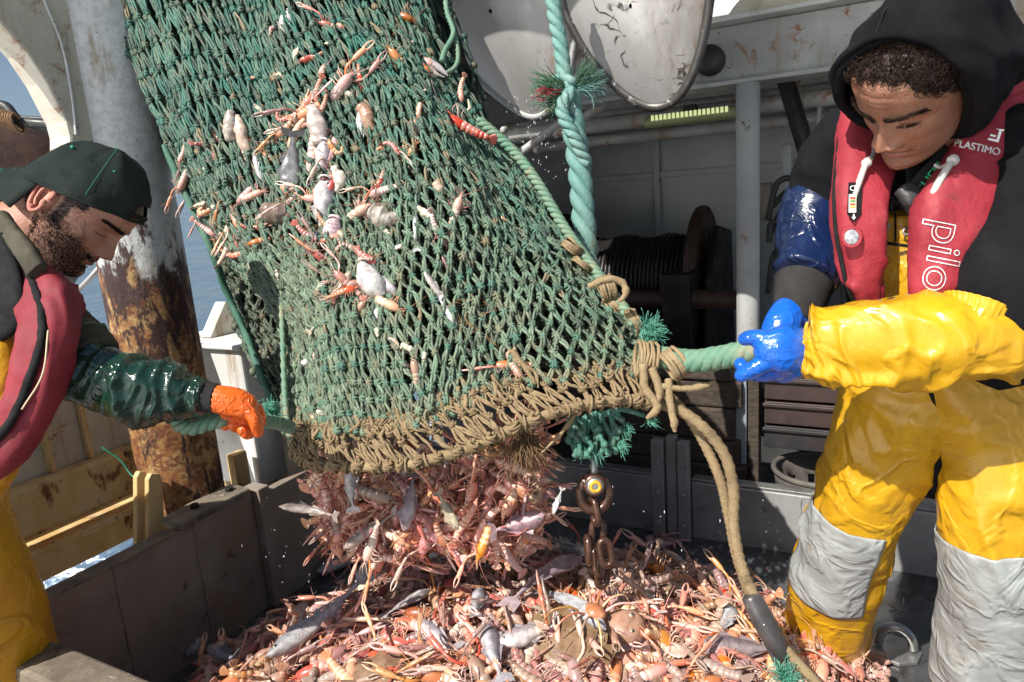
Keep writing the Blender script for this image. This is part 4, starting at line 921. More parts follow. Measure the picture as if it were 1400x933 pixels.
n_ = 0
while n_ < 3600:      # loose legs, feelers and shell flakes
    x, y = U(-1.0, 1.0), U(.8, 2.3); h = heap_h(x, y)
    if h < -.004 or not in_pen(x, y, .01): continue
    p = V((x, y, max(h, .002) + U(0, .020))); v = V((U(-1, 1), U(-1, 1), U(-.4, .5))).normalized(); L = U(.010, .038); r = U(.0006, .0020); q = v.cross(V((U(-1, 1), U(-1, 1), 1))).normalized()
    c = c3(random.choice([OR, PK, PALE, PALE, WHT, WHT, (.5, .12, .07)]), (.4, .25, .18), U(0, .4))
    if n_ % 11 == 0: hs.ball(p, (U(.004, .010), U(.003, .006), U(.0008, .0016)), v.to_track_quat('X', 'Z').to_matrix(), 7, 4, c)
    else: hs.loft([(p - v * L * .5, r, r), (p + q * L * U(-.2, .2), r * 1.1, r), (p + v * L * .5, r * .4, r * .4)], 3, 4, cap=0, col=c, raw=True)
    n_ += 1
hs.build('langoustine_scraps', SHELLM, catch, kind='stuff')
HEAPED, FALLING, SCRAPS = [], [], []
LBL = 'pale orange langoustine lying among the heap in the steel pen'
occ = []; n_ = 0; tries = 0
while n_ < 205 and tries < 20000:
    tries += 1
    px, py = U(215, 1150), U(752, 945); p = heap_px(px, py)
    h = heap_h(p.x, p.y)
    if h < .012 or not in_pen(p.x, p.y, .05): continue
    if any((px - a) ** 2 + (py - b) ** 2 * 2.2 < 24 ** 2 for a, b in occ): continue
    occ.append((px, py)); n_ += 1
    up = heap_n(p.x, p.y) + V((U(-.3, .3), U(-.5, .2), 0))
    HEAPED.append(((px, py), None)); HEAPED[-1] = ((px, py), langoustine(pose(p + V((0, 0, U(.010, .022))), up, U(0, 6.28), random.choice([0, 0, 1.3, -1.3, U(-.6, .6), 3.0]), U(-.25, .25), U(.92, 1.32)), LBL, 'langoustines heaped in the pen'))
def on_heap(px, py, lift=.0): p = heap_px(px, py); return p + UP * lift
def lay(px, py, ang, lift=.02, sc=1, roll=1.35, tilt=0):
    lift += .014 if roll == 1.35 else 0
    """fish lying on its side on the heap, head along image angle"""
    p = on_heap(px, py, lift); a = math.radians(ang); q = on_heap(px + 40 * math.cos(a), py - 40 * math.sin(a), lift); X = (q - p); X.z *= .5; X = X.normalized(); n = (heap_n(p.x, p.y) + (CO - p).normalized() * .4).normalized(); Y = n.cross(X).normalized(); Z = X.cross(Y)
    return Matrix.Translation(p) @ (Matrix((X, Y, Z)).transposed() @ Matrix.Rotation(roll, 3, 'X')).to_4x4() @ Matrix.Scale(sc, 4)
SIL, MAUVE, GR, BRN = (.40, .42, .46), (.24, .17, .20), (.13, .12, .13), (.17, .10, .065)
for q in ((752, 822, 22, .070, .26, .026, MAUVE, (.66, .58, .58), 'long mauve silver fish on the heap with head raised to the right', {}),
          (782, 860, -38, .060, .22, .022, (.46, .48, .52), (.80, .80, .82), 'bright white bellied fish lying below the mauve fish', {}),
          (783, 792, -28, .075, .15, .032, (.20, .19, .19), (.70, .68, .66), 'grey fish with open pale mouth near the chain', dict(mouth=True)),
          (436, 880, 222, .045, .30, .024, SIL, (.70, .70, .70), 'long silver fish lying in the shade at lower left', {}),
          (478, 772, 205, .015, .26, .030, (.22, .22, .24), (.52, .52, .55), 'large grey white fish half buried at the back of the heap', {}),
          (278, 888, 232, .03, .16, .022, (.13, .15, .18), (.40, .43, .47), 'blue grey fish against the left pen wall', {}),
          (310, 915, 185, .03, .20, .020, (.12, .13, .16), (.35, .37, .42), 'dark grey fish at the bottom left edge of the heap', {}),
          (675, 915, 105, .045, .16, .022, (.20, .19, .23), (.62, .60, .64), 'small big eyed fish at the bottom centre of the heap', dict(eye=1.4)),
          (1010, 908, 168, .03, .20, .024, MAUVE, (.45, .36, .38), 'purplish fish on the right of the heap near the sleeve', {}),
          (990, 868, 50, .03, .14, .024, (.46, .47, .50), (.78, .77, .78), 'short silver white fish right of the heap', {}),
          (640, 790, 160, .03, .14, .016, (.3, .2, .18), (.6, .5, .45), 'slim brown fish at the top of the heap', {}),
          (725, 895, 200, .04, .15, .022, (.35, .30, .32), (.72, .68, .66), 'pale fish under the brown flatfish', {}),
          (560, 845, 30, .035, .13, .016, (.45, .42, .42), (.75, .72, .70), 'small pale fish in the middle of the heap', {}),
          (890, 845, 130, .03, .12, .014, (.5, .40, .36), (.78, .70, .66), 'small pinkish fish on the right slope of the heap', {}),
          (655, 850, 80, .035, .12, .018, (.2, .2, .22), (.5, .5, .55), 'dark striped little fish left of the mauve fish', {}),
          (595, 890, 150, .03, .15, .020, (.32, .30, .33), (.68, .66, .68), 'grey silver fish beside the brown ray at the bottom', {})):
    fish(lay(q[0], q[1], q[2], q[3]), q[8], back=q[6], belly=q[7], L=q[4], H=q[5], W=q[5] * .72, bend=U(-.5, .5), **q[9])
# brown flatfish, ray wing, broad headed brown fish
def flat_mb(L, Wd, c1, c2):
    b = MB(); rows = []
    for sgn in (1, -1):
        rows.append([[V((L * .5 * math.cos(a) * q, Wd * .5 * math.sin(a) * q * (1 - .25 * math.cos(a)), sgn * .012 * (1 - q * q) + .006 * fbm(V((q * math.cos(a), q * math.sin(a), 0)), 3, 3))) for a in [j * math.pi / 20 for j in range(40)]] for q in (.02, .25, .5, .7, .85, .93, 1.)])
    for r, fl in zip(rows, (False, True)): b.grid(r, col=[c3(c1, c2, .5 + 1.3 * fbm(p, 60, 4)) for rr in r for p in rr], flip=not fl, wrap=True)
    return b
FLATM = M('speckled_flatfish', attr=True, col2=(.6, .5, .4), sc=70, rough=.2, rough2=.45, bump=.5, bsc=180, bd=.002, coat=.3)
def flatfish(px, py, ang, L, Wd, label, lift, c1, c2, eyes=True):
    b = flat_mb(L, Wd, c1, c2); o = b.build('flatfish', FLATM, local=True); o.matrix_world = lay(px, py, ang, lift, roll=0); tag(o, label, 'fish')
    for s in (-1, 1):
        e = MB(); e.ball((L * .36, s * .012, .012), (.007, .007, .006), k=10, m=7, col=(.3, .22, .14)); e.ball((L * .365, s * .012, .017), (.0035, .0035, .003), k=8, m=5, col=(.01, .01, .01))
        e.build('eye', FISHM, o, local=True)
    t = MB(); t.prism([V((-L * .46, -.012, 0)), V((-L * .46, .012, 0)), V((-L * .64, .03, .001)), V((-L * .64, -.03, .001))], V((0, 0, .002)), c1); t.build('tail_fin', FLATM, o, smooth=False, local=True)
flatfish(775, 888, 150, .19, .15, 'flat brown speckled flatfish lying beside the orange crab', .04, (.20, .125, .07), (.30, .20, .12))
flatfish(530, 930, 30, .15, .12, 'brown ray like flatfish at the bottom edge of the photo', .028, (.23, .14, .085), (.33, .22, .15))
def wide_head(px, py, ang, label, sc, lift, c1=(.32, .17, .11), c2=(.46, .28, .2)):
    b = MB(); b.loft([(V((.075, 0, .0)), .030, .012), (V((.06, 0, .004)), .044, .022), (V((.03, 0, .008)), .052, .030), (V((-.02, 0, .006)), .044, .028), (V((-.07, 0, .002)), .022, .018), (V((-.12, 0, 0)), .008, .010), (V((-.15, 0, 0)), .003, .018)], 30, 20, UP, 2.3, .5, lambda p, a, t: .006 * fbm(p, 45, 4), col=lambda p, t, a: c3(c1, c2, .5 + 1.3 * fbm(p, 70, 4) + (.5 if p.z < 0 else 0)))
    o = b.build('broad_headed_fish', FLATM, local=True); o.matrix_world = lay(px, py, ang, lift, sc, roll=0); tag(o, label, 'fish')
    for s in (-1, 1):
        e = MB(); e.ball((.040, s * .024, .030), (.0085, .0085, .007), k=12, m=8, col=(.5, .36, .25)); e.ball((.043, s * .025, .0345), (.0045, .0045, .004), k=10, m=6, col=(.02, .05, .06))
        e.build('eye', FISHM, o, local=True)
    for s in (-1, 1): MB().prism([V((.0, s * .04, .0)), V((-.045, s * .085, -.002)), V((-.065, s * .06, -.002)), V((-.03, s * .034, 0))], V((0, 0, .0025)), c3(c1, c2, .3)).build('fin', FLATM, o, smooth=False, local=True)
    m = MB(); m.tube([V((.068, -.030, -.003)), V((.084, -.014, .0)), V((.088, 0, .001)), V((.084, .014, .0)), V((.068, .030, -.003))], .004, 8, col=(.22, .08, .06)); m.build('mouth', FLATM, o, local=True)
wide_head(845, 882, -5, 'broad headed pinkish brown fish with a round eye beside the crab', .78, .045)
# spider crab with long orange legs
def crab(mat, label):
    col_ = (.62, .30, .13); b = MB(); b.loft([(V((.022, 0, .0)), .006, .006), (V((.012, 0, .004)), .016, .012), (V((-.008, 0, .005)), .021, .015), (V((-.024, 0, .002)), .012, .009)], 14, 14, UP, cap=.6, disp=lambda p, a, t: .0012 * fbm(p, 220, 2), col=lambda p, t, a: c3(col_, (.7, .42, .24), .4 + fbm(p, 90, 2)))
    o = b.build('spider_crab', SHELLM, local=True); o.matrix_world = mat; tag(o, label, 'crab')
    for s in (-1, 1):
        for i in range(4):
            x = .014 - .011 * i; a0 = V((x, s * .016, .002)); dr = V((.9 - .6 * i, s * 1., 0)).normalized(); e = a0 + dr * .028 + UP * .016; f_ = e + dr * .036 - UP * .004; g_ = f_ + dr * .018 - UP * .024
            MB().loft([(a0, .003, .003), (e, .0026, .0026), (f_, .002, .002), (g_, .0008, .0008)], 12, 7, cap=.4, col=lambda p, t, a: c3(col_, (.2, .07, .03) if t > .85 else (.74, .46, .26), t)).build('leg', SHELLM, o, local=True)
        MB().loft([(V((.020, s * .010, 0)), .0026, .0026), (V((.04, s * .020, .006)), .003, .003), (V((.058, s * .012, .002)), .004, .003), (V((.074, s * .006, 0)), .001, .001)], 10, 7, cap=.4, col=col_).build('claw', SHELLM, o, local=True)
crab(lay(812, 878, 150, .075, 1.1, roll=.2), 'orange long legged spider crab on top of the heap at the bottom')
# shells and dark lumps
def lump(p, r, rot, c1, c2, name, label, cat, am=.3, sc=60, k=16, m=10, mat=None, group=None):
    b = MB().ball((0, 0, 0), r, rot, k, m, disp=lambda q: am * fbm(q, sc, 3)); b.c = [c3(c1, c2, .5 + fbm(V(q), 120, 3)) for q in b.v]
    o = b.build(name, mat or BITM, local=True); o.location = p; tag(o, label, cat, group); return o
lump(on_heap(641, 822, .03), (.022, .015, .013), None, (.012, .02, .02), (.03, .05, .045), 'dark_shell', 'dark green black knobbly lump on the heap', 'shell', .5, 110)
lump(on_heap(578, 778, .02), (.013, .012, .011), None, (.012, .02, .02), (.03, .05, .045), 'dark_shell', 'small black knobbly lump at the back of the heap', 'shell', .5, 110)
def scallop(px, py, ang, r, label, c1=(.62, .42, .34), c2=(.78, .66, .58)):
    rows = [[V((q * r * math.cos(a), q * r * math.sin(a) * .9, .35 * r * (1 - q * q) + .035 * r * math.cos(a * 16) * q)) for a in [j * math.pi / 32 for j in range(-28, 29)]] for q in (.03, .25, .5, .75, .9, 1.)]
    b = MB().grid(rows); b.c = [c3(c1, c2, .5 + .5 * math.cos(math.hypot(p[0], p[1]) / r * 22) + fbm(V(p), 60, 2)) for p in b.v]
    o = b.build('scallop_shell', BITM, local=True, solid=.0015); o.matrix_world = lay(px, py, ang, .03, roll=U(-.3, .3)); tag(o, label, 'shell')
scallop(700, 905, 40, .03, 'ribbed pale pink shell left of the flatfish'); scallop(925, 905, -30, .026, 'ribbed pink shell right of the broad headed fish'); scallop(840, 835, 80, .030, 'white fan of split shell right of the silver fish', (.7, .62, .58), (.82, .78, .74))
scallop(500, 812, 10, .022, 'small cream shell on the left slope of the heap', (.6, .5, .36), (.74, .66, .5))
lump(on_heap(1190, 905, .02), (.05, .02, .02), V((.6, -.5, .1)).to_track_quat('X', 'Z').to_matrix(), (.45, .25, .17), (.66, .46, .36), 'fish_scrap', 'pinkish fish scrap lying right of the yellow boot', 'scrap', .4, 40)
# scraps strewn on the bare wet floor
fs_ = MB()
for i in range(90):
    p = atz(U(880, 1240), U(735, 905), .006); v = V((U(-1, 1), U(-1, 1), U(-.1, .3))).normalized(); L = U(.01, .04)
    fs_.loft([(p - v * L * .5, .001, .001), (p, .0026, .002), (p + v * L * .5, .0008, .0008)], 3, 5, cap=.2, col=c3(random.choice([OR, PK, (.25, .08, .06), PALE]), (.2, .1, .08), U(0, .6)), raw=True)
for (x, y, n) in ((905, 738, 7), (925, 741, 6), (875, 815, 9), (660, 740, 8), (1180, 893, 8), (1120, 915, 6)):
    for i in range(n): lang_join(fs_, pose(atz(x + U(-22, 22), y + U(-5, 6), .012), UP, U(0, 6.28), U(-1.4, 1.4), 0, U(.5, .8)))
fs_.build('strewn_scraps', SHELLM, catch, kind='stuff')

# ---- tumbling out of the net mouth
FL = 'reddish langoustine tumbling in the shade from the net mouth'
occ = []; n_ = 0
fx = MB()
def in_fall(px, py):
    return 432 + (py - 640) * .10 < px < 735 - (py - 640) * .05 and (py > 632 - max(0, px - 600) * .42) and py < 754 + 14 * math.sin(px * .05)
tries = 0
while n_ < 84 and tries < 9000:
    tries += 1; px, py = U(425, 745), U(585, 768)
    if not in_fall(px, py): continue
    d = U(1.53, 1.80)
    if any((px - a) ** 2 + (py - b) ** 2 < 11 ** 2 for a, b in occ): continue
    occ.append((px, py)); n_ += 1
    FALLING.append(((px, py), langoustine(pose_px(at(px, py, d), random.choice([U(240, 300), U(0, 360)]), roll=U(-2.5, 2.5), sc=U(.7, 1.1)), FL, 'langoustines falling from the net', claws=random.choice([0, 0, 1, 2]))))
n_ = 0
while n_ < 330:
    px, py = U(425, 745), U(580, 775)
    if not in_fall(px, py): continue
    m_ = pose_px(at(px, py, U(1.56, 1.98)), U(0, 360), roll=U(-3, 3), sc=U(.7, 1.1)); i0 = len(fx.v); lang_join(fx, m_); n_ += 1
for n_ in range(1100):
    px, py = U(425, 745), U(600, 775)
    if not in_fall(px, py): continue
    p = at(px, py, U(1.52, 1.9)); v = V((U(-.6, .6), U(-.6, .6), U(-1, 1))).normalized(); L = U(.015, .06); r = U(.0008, .003)
    fx.loft([(p - v * L * .5, r, r), (p + v.orthogonal() * L * .1, r, r), (p + v * L * .5, r * .4, r * .4)], 3, 4, cap=0, col=c3(random.choice([(.5, .12, .09), PK, PALE, (.45, .2, .18)]), (.3, .12, .1), U(0, .6)), raw=True)
o = fx.build('falling_catch', SHELLM, kind='stuff'); tag(o, 'dense red tangle of shellfish pouring from the net mouth', 'catch')
for q in ((712, 716, 20, 1.55, .12, .022, (.24, .13, .16), (.45, .28, .30), 'dark pink fish falling at the right of the pouring catch', {}),
          (762, 686, 250, 1.45, .055, .006, (.6, .6, .58), (.85, .84, .8), 'tiny white fish falling alone left of the chain', dict(eye=0)),
          (424, 697, 172, 1.42, .12, .010, (.26, .20, .17), (.5, .42, .38), 'slim brown fish falling sideways at the left of the catch', {}),
          (690, 800, 120, 1.5, .0, .0, None, None, '', {}),
          (480, 665, 95, 1.52, .10, .014, (.5, .45, .46), (.74, .70, .70), 'pale fish falling head up below the headrope', {}),
          (560, 690, 260, 1.52, .12, .016, (.30, .24, .27), (.52, .45, .47), 'mauve fish falling in the middle of the catch', {}),
          (505, 725, 215, 1.54, .14, .012, (.35, .25, .22), (.6, .45, .4), 'slim tan fish falling low at the left', {}),
          (612, 700, 300, 1.5, .09, .012, (.34, .27, .18), (.62, .52, .36), 'yellowish eel like fish falling under the headrope', dict(eye=.8))):
    if q[4]: fish(pose_px(at(q[0], q[1], q[3]), q[2], roll=1.4), q[8], back=q[6], belly=q[7], L=q[4], H=q[5], W=q[5] * .75, bend=U(-.8, .8), **q[9])
# spray
dm = MB()
for i in range(300):
    r_ = RND()
    if r_ < .35: px, py, d = U(690, 790), U(130, 250), U(1.7, 1.9)
    elif r_ < .8: px, py, d = U(420, 1080), U(650, 860), U(1.3, 2.0)
    else: px, py, d = U(330, 560), U(640, 800), U(1.3, 1.7)
    p = at(px, py, d); s = U(.0004, .0011); dm.ball(p, (s, s, s * U(1, 4.)), k=5, m=4, col=(.9, .9, .9))
o = dm.build('water_spray', M('water_drop', (.85, .87, .88), None, 5, .1), kind='stuff'); tag(o, 'white water droplets sprayed about the net and pen', 'spray')

# ---- creatures caught on the front of the net
def onnet(px, py, off=.02):
    off = random.choice([-.006, -.002, .004, .008])
    u, v = net_uv(px, py); d = proj(NS.p(u, v) + NS.nrm(u, v) * net_fold(u, v))[2]; return at(px, py, d - off)
PN = [(465, 122, 52, 1, 1.05, 'plump orange langoustine climbing the net above the pale prawn'), (425, 152, 200, 5, .95, 'pale curled langoustine beside the fish heads'), (632, 172, 150, 0, 1.1, 'orange langoustine with long legs spread at the net\'s right edge'),
      (427, 215, 268, 4, 1.0, 'pink langoustine hanging straight down beside the grey fish head'), (487, 292, 30, 2, .85, 'arched orange langoustine right of the fish mouths'), (545, 82, 130, 1, .8, 'brownish langoustine tail near the top right of the net'),
      (548, 22, 340, 3, .9, 'orange brown langoustine at the very top of the net'), (312, 262, 250, 2, .75, 'small langoustine curled on the left part of the net'), (322, 300, 290, 1, .7, 'orange langoustine low on the left net edge'),
      (415, 388, 70, 5, .8, 'white and pink curled langoustine above the pale net folds'), (600, 320, 300, 4, .7, 'thin reddish langoustine in the middle of the net'), (345, 268, 20, 3, .7, 'little orange langoustine left of the brown stone'),
      (392, 176, 220, 2, .8, 'pinkish langoustine just above the grey fish head'), (300, 222, 120, 3, .7, 'orange langoustine at the net\'s left edge below the rusted mast'), (455, 205, 250, 1, .8, 'pale orange langoustine between the open mouths and the brown shell'), (470, 340, 285, 6, .75, 'orange langoustine below the red mouthed fish'),
      (520, 262, 200, 4, .7, 'small pink langoustine above the grey sponge clump'), (560, 212, 60, 2, .65, 'orange curled langoustine in the upper middle of the net'), (355, 330, 200, 0, .65, 'thin orange langoustine on the dark left fold of the net'), (432, 350, 130, 5, .75, 'curled pale langoustine left of the egg shaped squid'),
      (500, 352, 330, 1, .7, 'orange langoustine just above the egg shaped squid'), (282, 290, 30, 5, .7, 'curled orange langoustine where the net meets the sea view'), (578, 92, 310, 3, .7, 'reddish langoustine beside the white crab claw'), (705, 505, 300, 7, .7, 'tan langoustine hanging near the muddy headrope')]
for x, y, a, k_, sc, lb in PN: langoustine(pose_px(onnet(x, y, .022), a, roll=U(-.9, .9), sc=sc), lb, 'langoustines caught on the net', k_, 2 if sc > .9 else random.choice([0, 1]))
FN = [(390, 34, 70, .075, .020, (.45, .40, .40), (.80, .78, .75), 'white fish head with a gaping dark mouth at the top of the net', dict(mouth=True)),
      (398, 225, 268, .13, .026, (.20, .20, .22), (.42, .42, .44), 'grey fish with large eyes hanging head down on the net', dict(eye=1.6)),
      (440, 222, 80, .10, .020, (.40, .36, .38), (.78, .76, .76), 'silver fish with open red mouth, upper of the two', dict(mouth=True)),
      (442, 283, 85, .13, .026, (.34, .32, .35), (.80, .79, .78), 'larger silver fish with open red mouth below the first', dict(mouth=True)),
      (452, 325, 75, .09, .024, (.40, .28, .32), (.62, .48, .50), 'mauve torn fish below the open mouths', dict(mouth=True)),
      (493, 178, 95, .085, .008, (.6, .6, .6), (.84, .84, .82), 'small white fish standing upright in the net', {}),
      (352, 232, 105, .085, .007, (.5, .5, .5), (.82, .82, .8), 'thin silver fish below the tan squid', {}), (570, 320, 95, .07, .008, (.5, .52, .55), (.78, .79, .8), 'thin grey fish upright at the centre of the net', {}),
      (598, 398, 125, .10, .008, (.4, .36, .34), (.6, .55, .52), 'slim fish lying aslant right of the white squid', {}), (612, 428, 300, .07, .010, (.5, .5, .52), (.75, .74, .74), 'short silver fish below the slim slanting fish', {}),
      (410, 500, 28, .075, .008, (.55, .5, .5), (.85, .82, .80), 'white slim fish on the pale lower left net', {}), (466, 392, 52, .075, .012, (.36, .28, .20), (.58, .48, .36), 'tan fish above the pale net folds', {}),
      (440, 438, 50, .07, .009, (.42, .33, .22), (.62, .52, .38), 'small tan fish lower on the pale net', {}), (530, 388, 310, .075, .009, (.4, .34, .36), (.66, .60, .62), 'mauve fish tail beside the white squid', {}),
      (514, 436, 80, .055, .012, (.42, .42, .42), (.76, .74, .72), 'tiny fish head with a dark eye below the white squid', dict(eye=1.6)), ]
for q in FN: fish(pose_px(onnet(q[0], q[1], .028), q[2], roll=1.35 + U(-.3, .3)), q[7], back=q[5], belly=q[6], L=q[3], H=q[4] * .92, W=q[4] * .5, bend=U(-.9, .9), **q[8])
def bag(x, y, pts, c1, c2, name, label, cat, am=.002, sc=90):
    p = onnet(x, y, .022); sd = V((U(0, 50), 0, 0)); b = MB(); ex, ey, ez = CR @ V((1, 0, 0)), CR @ V((0, 1, 0)), CR @ V((0, 0, 1)); k_ = 1.55 / FPX
    b.loft([(p + ex * (a * k_) - ey * (c * k_) + ez * .004, r * k_, r * k_ * .8) for a, c, r in pts], 18, 14, ez, cap=.8, disp=lambda q, a, t: am * fbm(q, sc, 3) + .0045 * noise.noise(q * 38 + sd) + .002 * noise.noise(q * 110), col=lambda q, t, a: c3(c1, c2, .5 + fbm(q, 70, 3)))
    return b.build(name, FISHM, label=label, cat=cat)
bag(508, 385, [(-12, -22, 6), (-6, -10, 13), (4, 6, 16), (12, 18, 9)], (.52, .51, .50), (.74, .72, .69), 'squid', 'shiny white egg shaped squid body on the net', 'squid', .0005)
bag(318, 178, [(-2, -24, 8), (-4, -5, 10), (-3, 14, 8)], (.45, .38, .30), (.70, .64, .55), 'squid', 'tan squid hanging on the left part of the net, left half', 'squid')
bag(330, 186, [(-6, -28, 5), (0, -5, 10), (8, 25, 7), (12, 42, 3)], (.42, .33, .25), (.64, .55, .45), 'squid', 'longer tan squid hanging beside the short one', 'squid')
bag(383, 292, [(-20, -6, 11), (-8, 0, 16), (10, 4, 15), (22, 8, 8)], (.20, .13, .09), (.34, .25, .18), 'sea_anemone', 'brown rounded anemone lump on the net', 'anemone', .003)
bag(500, 163, [(-6, -16, 8), (2, 0, 12), (8, 16, 7)], (.36, .20, .11), (.55, .38, .25), 'brown_shell', 'brown ridged shell beside the small white fish', 'shell', .003, 140)
bag(526, 297, [(-16, -6, 10), (-2, 2, 15), (14, 6, 10)], (.34, .30, .25), (.62, .58, .50), 'sponge_clump', 'grey fluffy sponge clump in the middle of the net', 'sponge', .008, 70)
bag(601, 258, [(-4, -6, 6), (0, 2, 8), (5, 8, 4)], (.55, .34, .2), (.75, .58, .42), 'whelk_shell', 'cream and orange round shell right of centre on the net', 'shell')
bag(569, 166, [(6, -24, 2), (2, -8, 5), (-2, 6, 8), (4, 18, 5)], (.58, .26, .10), (.74, .48, .28), 'orange_tail', 'orange curved shrimp tail near the net\'s upper right', 'shrimp tail')
bag(432, 178, [(-6, -30, 8), (2, -8, 14), (6, 16, 10)], (.44, .38, .34), (.70, .63, .58), 'fish_scrap', 'pale fleshy fish scrap above the open mouths', 'scrap', .004)
bag(462, 246, [(-4, -14, 7), (4, 0, 10), (-2, 14, 6)], (.62, .58, .46), (.78, .74, .62), 'fish_scrap', 'translucent cream scrap right of the red mouths', 'scrap', .004)
# white tipped claw at the upper right
p = onnet(590, 88, .03); cb = thing('crab_claw', 'white crab claw with orange base at the net\'s upper right', 'claw', p); ex, ey, ez = CR @ V((1, 0, 0)), CR @ V((0, 1, 0)), CR @ V((0, 0, 1))
MB().loft([(p + ex * -.020 + ey * .010, .008, .008), (p + ex * -.008 + ey * .004, .013, .010), (p, .010, .009)], 10, 12, ez, cap=.6, col=c3(OR, (.7, .3, .2), .4)).build('claw_base', SHELLM, cb)
MB().loft([(p - ex * .004 + ey * .004, .010, .008), (p + ex * .020 - ey * .010, .009, .007), (p + ex * .042 - ey * .030, .002, .002)], 12, 10, ez, cap=.5, col=lambda q, t, a: c3((.66, .52, .45), (.84, .80, .76), t * 2)).build('finger', SHELLM, cb)
MB().loft([(p - ex * .002 - ey * .008, .006, .006), (p + ex * .014 - ey * .026, .005, .005), (p + ex * .034 - ey * .034, .0015, .0015)], 12, 10, ez, cap=.5, col=lambda q, t, a: c3((.66, .42, .3), (.80, .70, .62), t * 2)).build('finger', SHELLM, cb)
# small orange and cream scraps stuck in the meshes
SC_ = [(372, 44), (466, 38), (383, 106), (352, 104), (405, 75), (364, 198), (520, 205), (563, 62), (575, 130), (478, 132), (640, 145), (580, 290), (298, 285), (275, 280), (268, 300), (282, 232), (300, 240), (318, 345), (305, 318), (330, 318), (345, 365), (470, 350), (480, 330), (500, 355), (440, 395), (380, 378), (560, 475), (580, 488), (540, 470), (515, 455), (440, 765 - 200), (430, 570), (660, 470), (700, 480), (690, 300), (355, 150), (290, 180), (450, 60), (610, 230), (530, 320), (545, 340), (390, 260)]
for i, (x, y) in enumerate(SC_):
    c = random.choice([((.58, .24, .10), (.74, .50, .32)), ((.66, .50, .36), (.80, .70, .58)), ((.60, .32, .24), (.76, .56, .48)), ((.60, .56, .40), (.76, .72, .55))]); a = U(0, 3.1); L = U(4, 10)
    o = bag(x, y, [(-math.cos(a) * L, -math.sin(a) * L, 2.5), (U(-3, 3), U(-3, 3), U(2.4, 4.6)), (math.cos(a) * L, math.sin(a) * L, 2)], c[0], c[1], 'shellfish_scrap', 'small orange or cream shellfish scrap stuck in the net meshes', 'scrap', .002, 160); o['group'] = 'scraps stuck in the net'; SCRAPS.append(((x, y), o))
tw = MB()
for i in range(60): # feelers and weed bits
    x, y = random.choice([(500, 210), (640, 440), (440, 330), (300, 290), (520, 300), (470, 150), (560, 60)]); tuft(tw, onnet(x + U(-30, 30), y + U(-30, 30), .02), V((U(-1, 1), -.3, U(-1, 1))), 2, .05, .6, .0006, .4, 4, 3)
o = tw.build('weed_threads', M('red_weed', (.40, .14, .06), (.30, .18, .06), 40, .7), kind='stuff'); tag(o, 'thin reddish weed and feelers caught in the net', 'weed')

# ---- labels that single out the pieces lying next to something one can find
def relabel(objs, anchors, fmt, far=75, near=12):
    done = set()
    for name, ax, ay in anchors:
        for word, dx, dy in (('left of', -1, 0), ('right of', 1, 0), ('below', 0, 1), ('above', 0, -1)):
            best = None
            for i, ((x, y), o) in enumerate(objs):
                u, v = x - ax, y - ay; al = u * dx + v * dy; ac = abs(u * dy) + abs(v * dx)
                if al > near and al < far and ac < al * .8 and (best is None or al + ac < best[0]): best = (al + ac, i)
            if best and best[1] not in done:
                done.add(best[1]); objs[best[1]][1]['label'] = fmt.format(word, name)
relabel(HEAPED, [('the rusty chain', 815, 775), ('the steel rope sleeve', 1050, 860), ('the spider crab', 812, 880), ('the brown flatfish', 770, 890), ('the broad headed fish', 850, 882), ('the long mauve fish', 752, 822), ('the grey open mouthed fish', 783, 792), ('the large black lump', 641, 822),
    ('the small black lump', 578, 778), ('the brown ray like flatfish', 530, 925), ('the big eyed little fish', 675, 912), ('the long silver fish in the shade', 436, 880), ('the blue grey fish by the pen wall', 278, 888), ('the short silver white fish', 990, 868), ('the purplish fish', 1010, 908),
    ('the pinkish fish on the right slope', 890, 845), ('the pink shell', 700, 905), ('the cream shell', 500, 812), ('the white split shell', 840, 835), ('the white bellied fish', 782, 860), ('the dark striped fish', 655, 850), ('the large fish at the back', 478, 772)],
    'langoustine lying just {} {} on the heap')
relabel(FALLING, [('the dark pink falling fish', 712, 716), ('the slim brown falling fish', 424, 697), ('the pale fish under the headrope', 480, 665), ('the mauve falling fish', 560, 690), ('the slim tan falling fish', 505, 725), ('the yellowish eel like fish', 612, 700)], 'reddish langoustine tumbling just {} {}', 70, 6)
relabel(SCRAPS, [('the egg shaped squid', 508, 385), ('the brown anemone lump', 383, 292), ('the grey sponge clump', 526, 297), ('the tan squid', 325, 182), ('the brown ridged shell', 500, 163), ('the crab claw', 590, 88), ('the gaping white fish head', 390, 34), ('the larger red mouthed fish', 442, 283), ('the thin upright grey fish', 570, 320), ('the orange shrimp tail', 569, 166), ('the white slim fish', 410, 500), ('the slim slanting fish', 598, 398)], 'small shellfish scrap in the net {} {}', 90, 8)
SMALL = []; occ = []
while len(SMALL) < 46:
    if RND() < .6:
        t = RND(); q = cr([(455, 70), (425, 150), (415, 215), (440, 300), (480, 365), (500, 420)], 40)[int(t * 39)]; x, y = q[0] + random.gauss(0, 26), q[1] + random.gauss(0, 18)
    elif RND() < .55: x = U(225, 350); y = U(190, 350)
    else: x, y = U(330, 780), U(20, 520)
    if net_uv(x, y)[0] in (0, 1) or any(abs(x - a) < 14 and abs(y - b) < 14 for a, b in occ): continue
    pu = net_uv(x, y); pj = proj(NS.p(*pu))
    if abs(pj[0] - x) > 9 or abs(pj[1] - y) > 9: continue
    occ.append((x, y)); o = langoustine(pose_px(onnet(x, y), U(0, 360), roll=U(-2, 2), sc=U(.5, .78)), 'small orange langoustine snagged in the green net meshes', 'small langoustines snagged in the net', claws=random.choice([0, 0, 1, 2])); SMALL.append(((x, y), o))
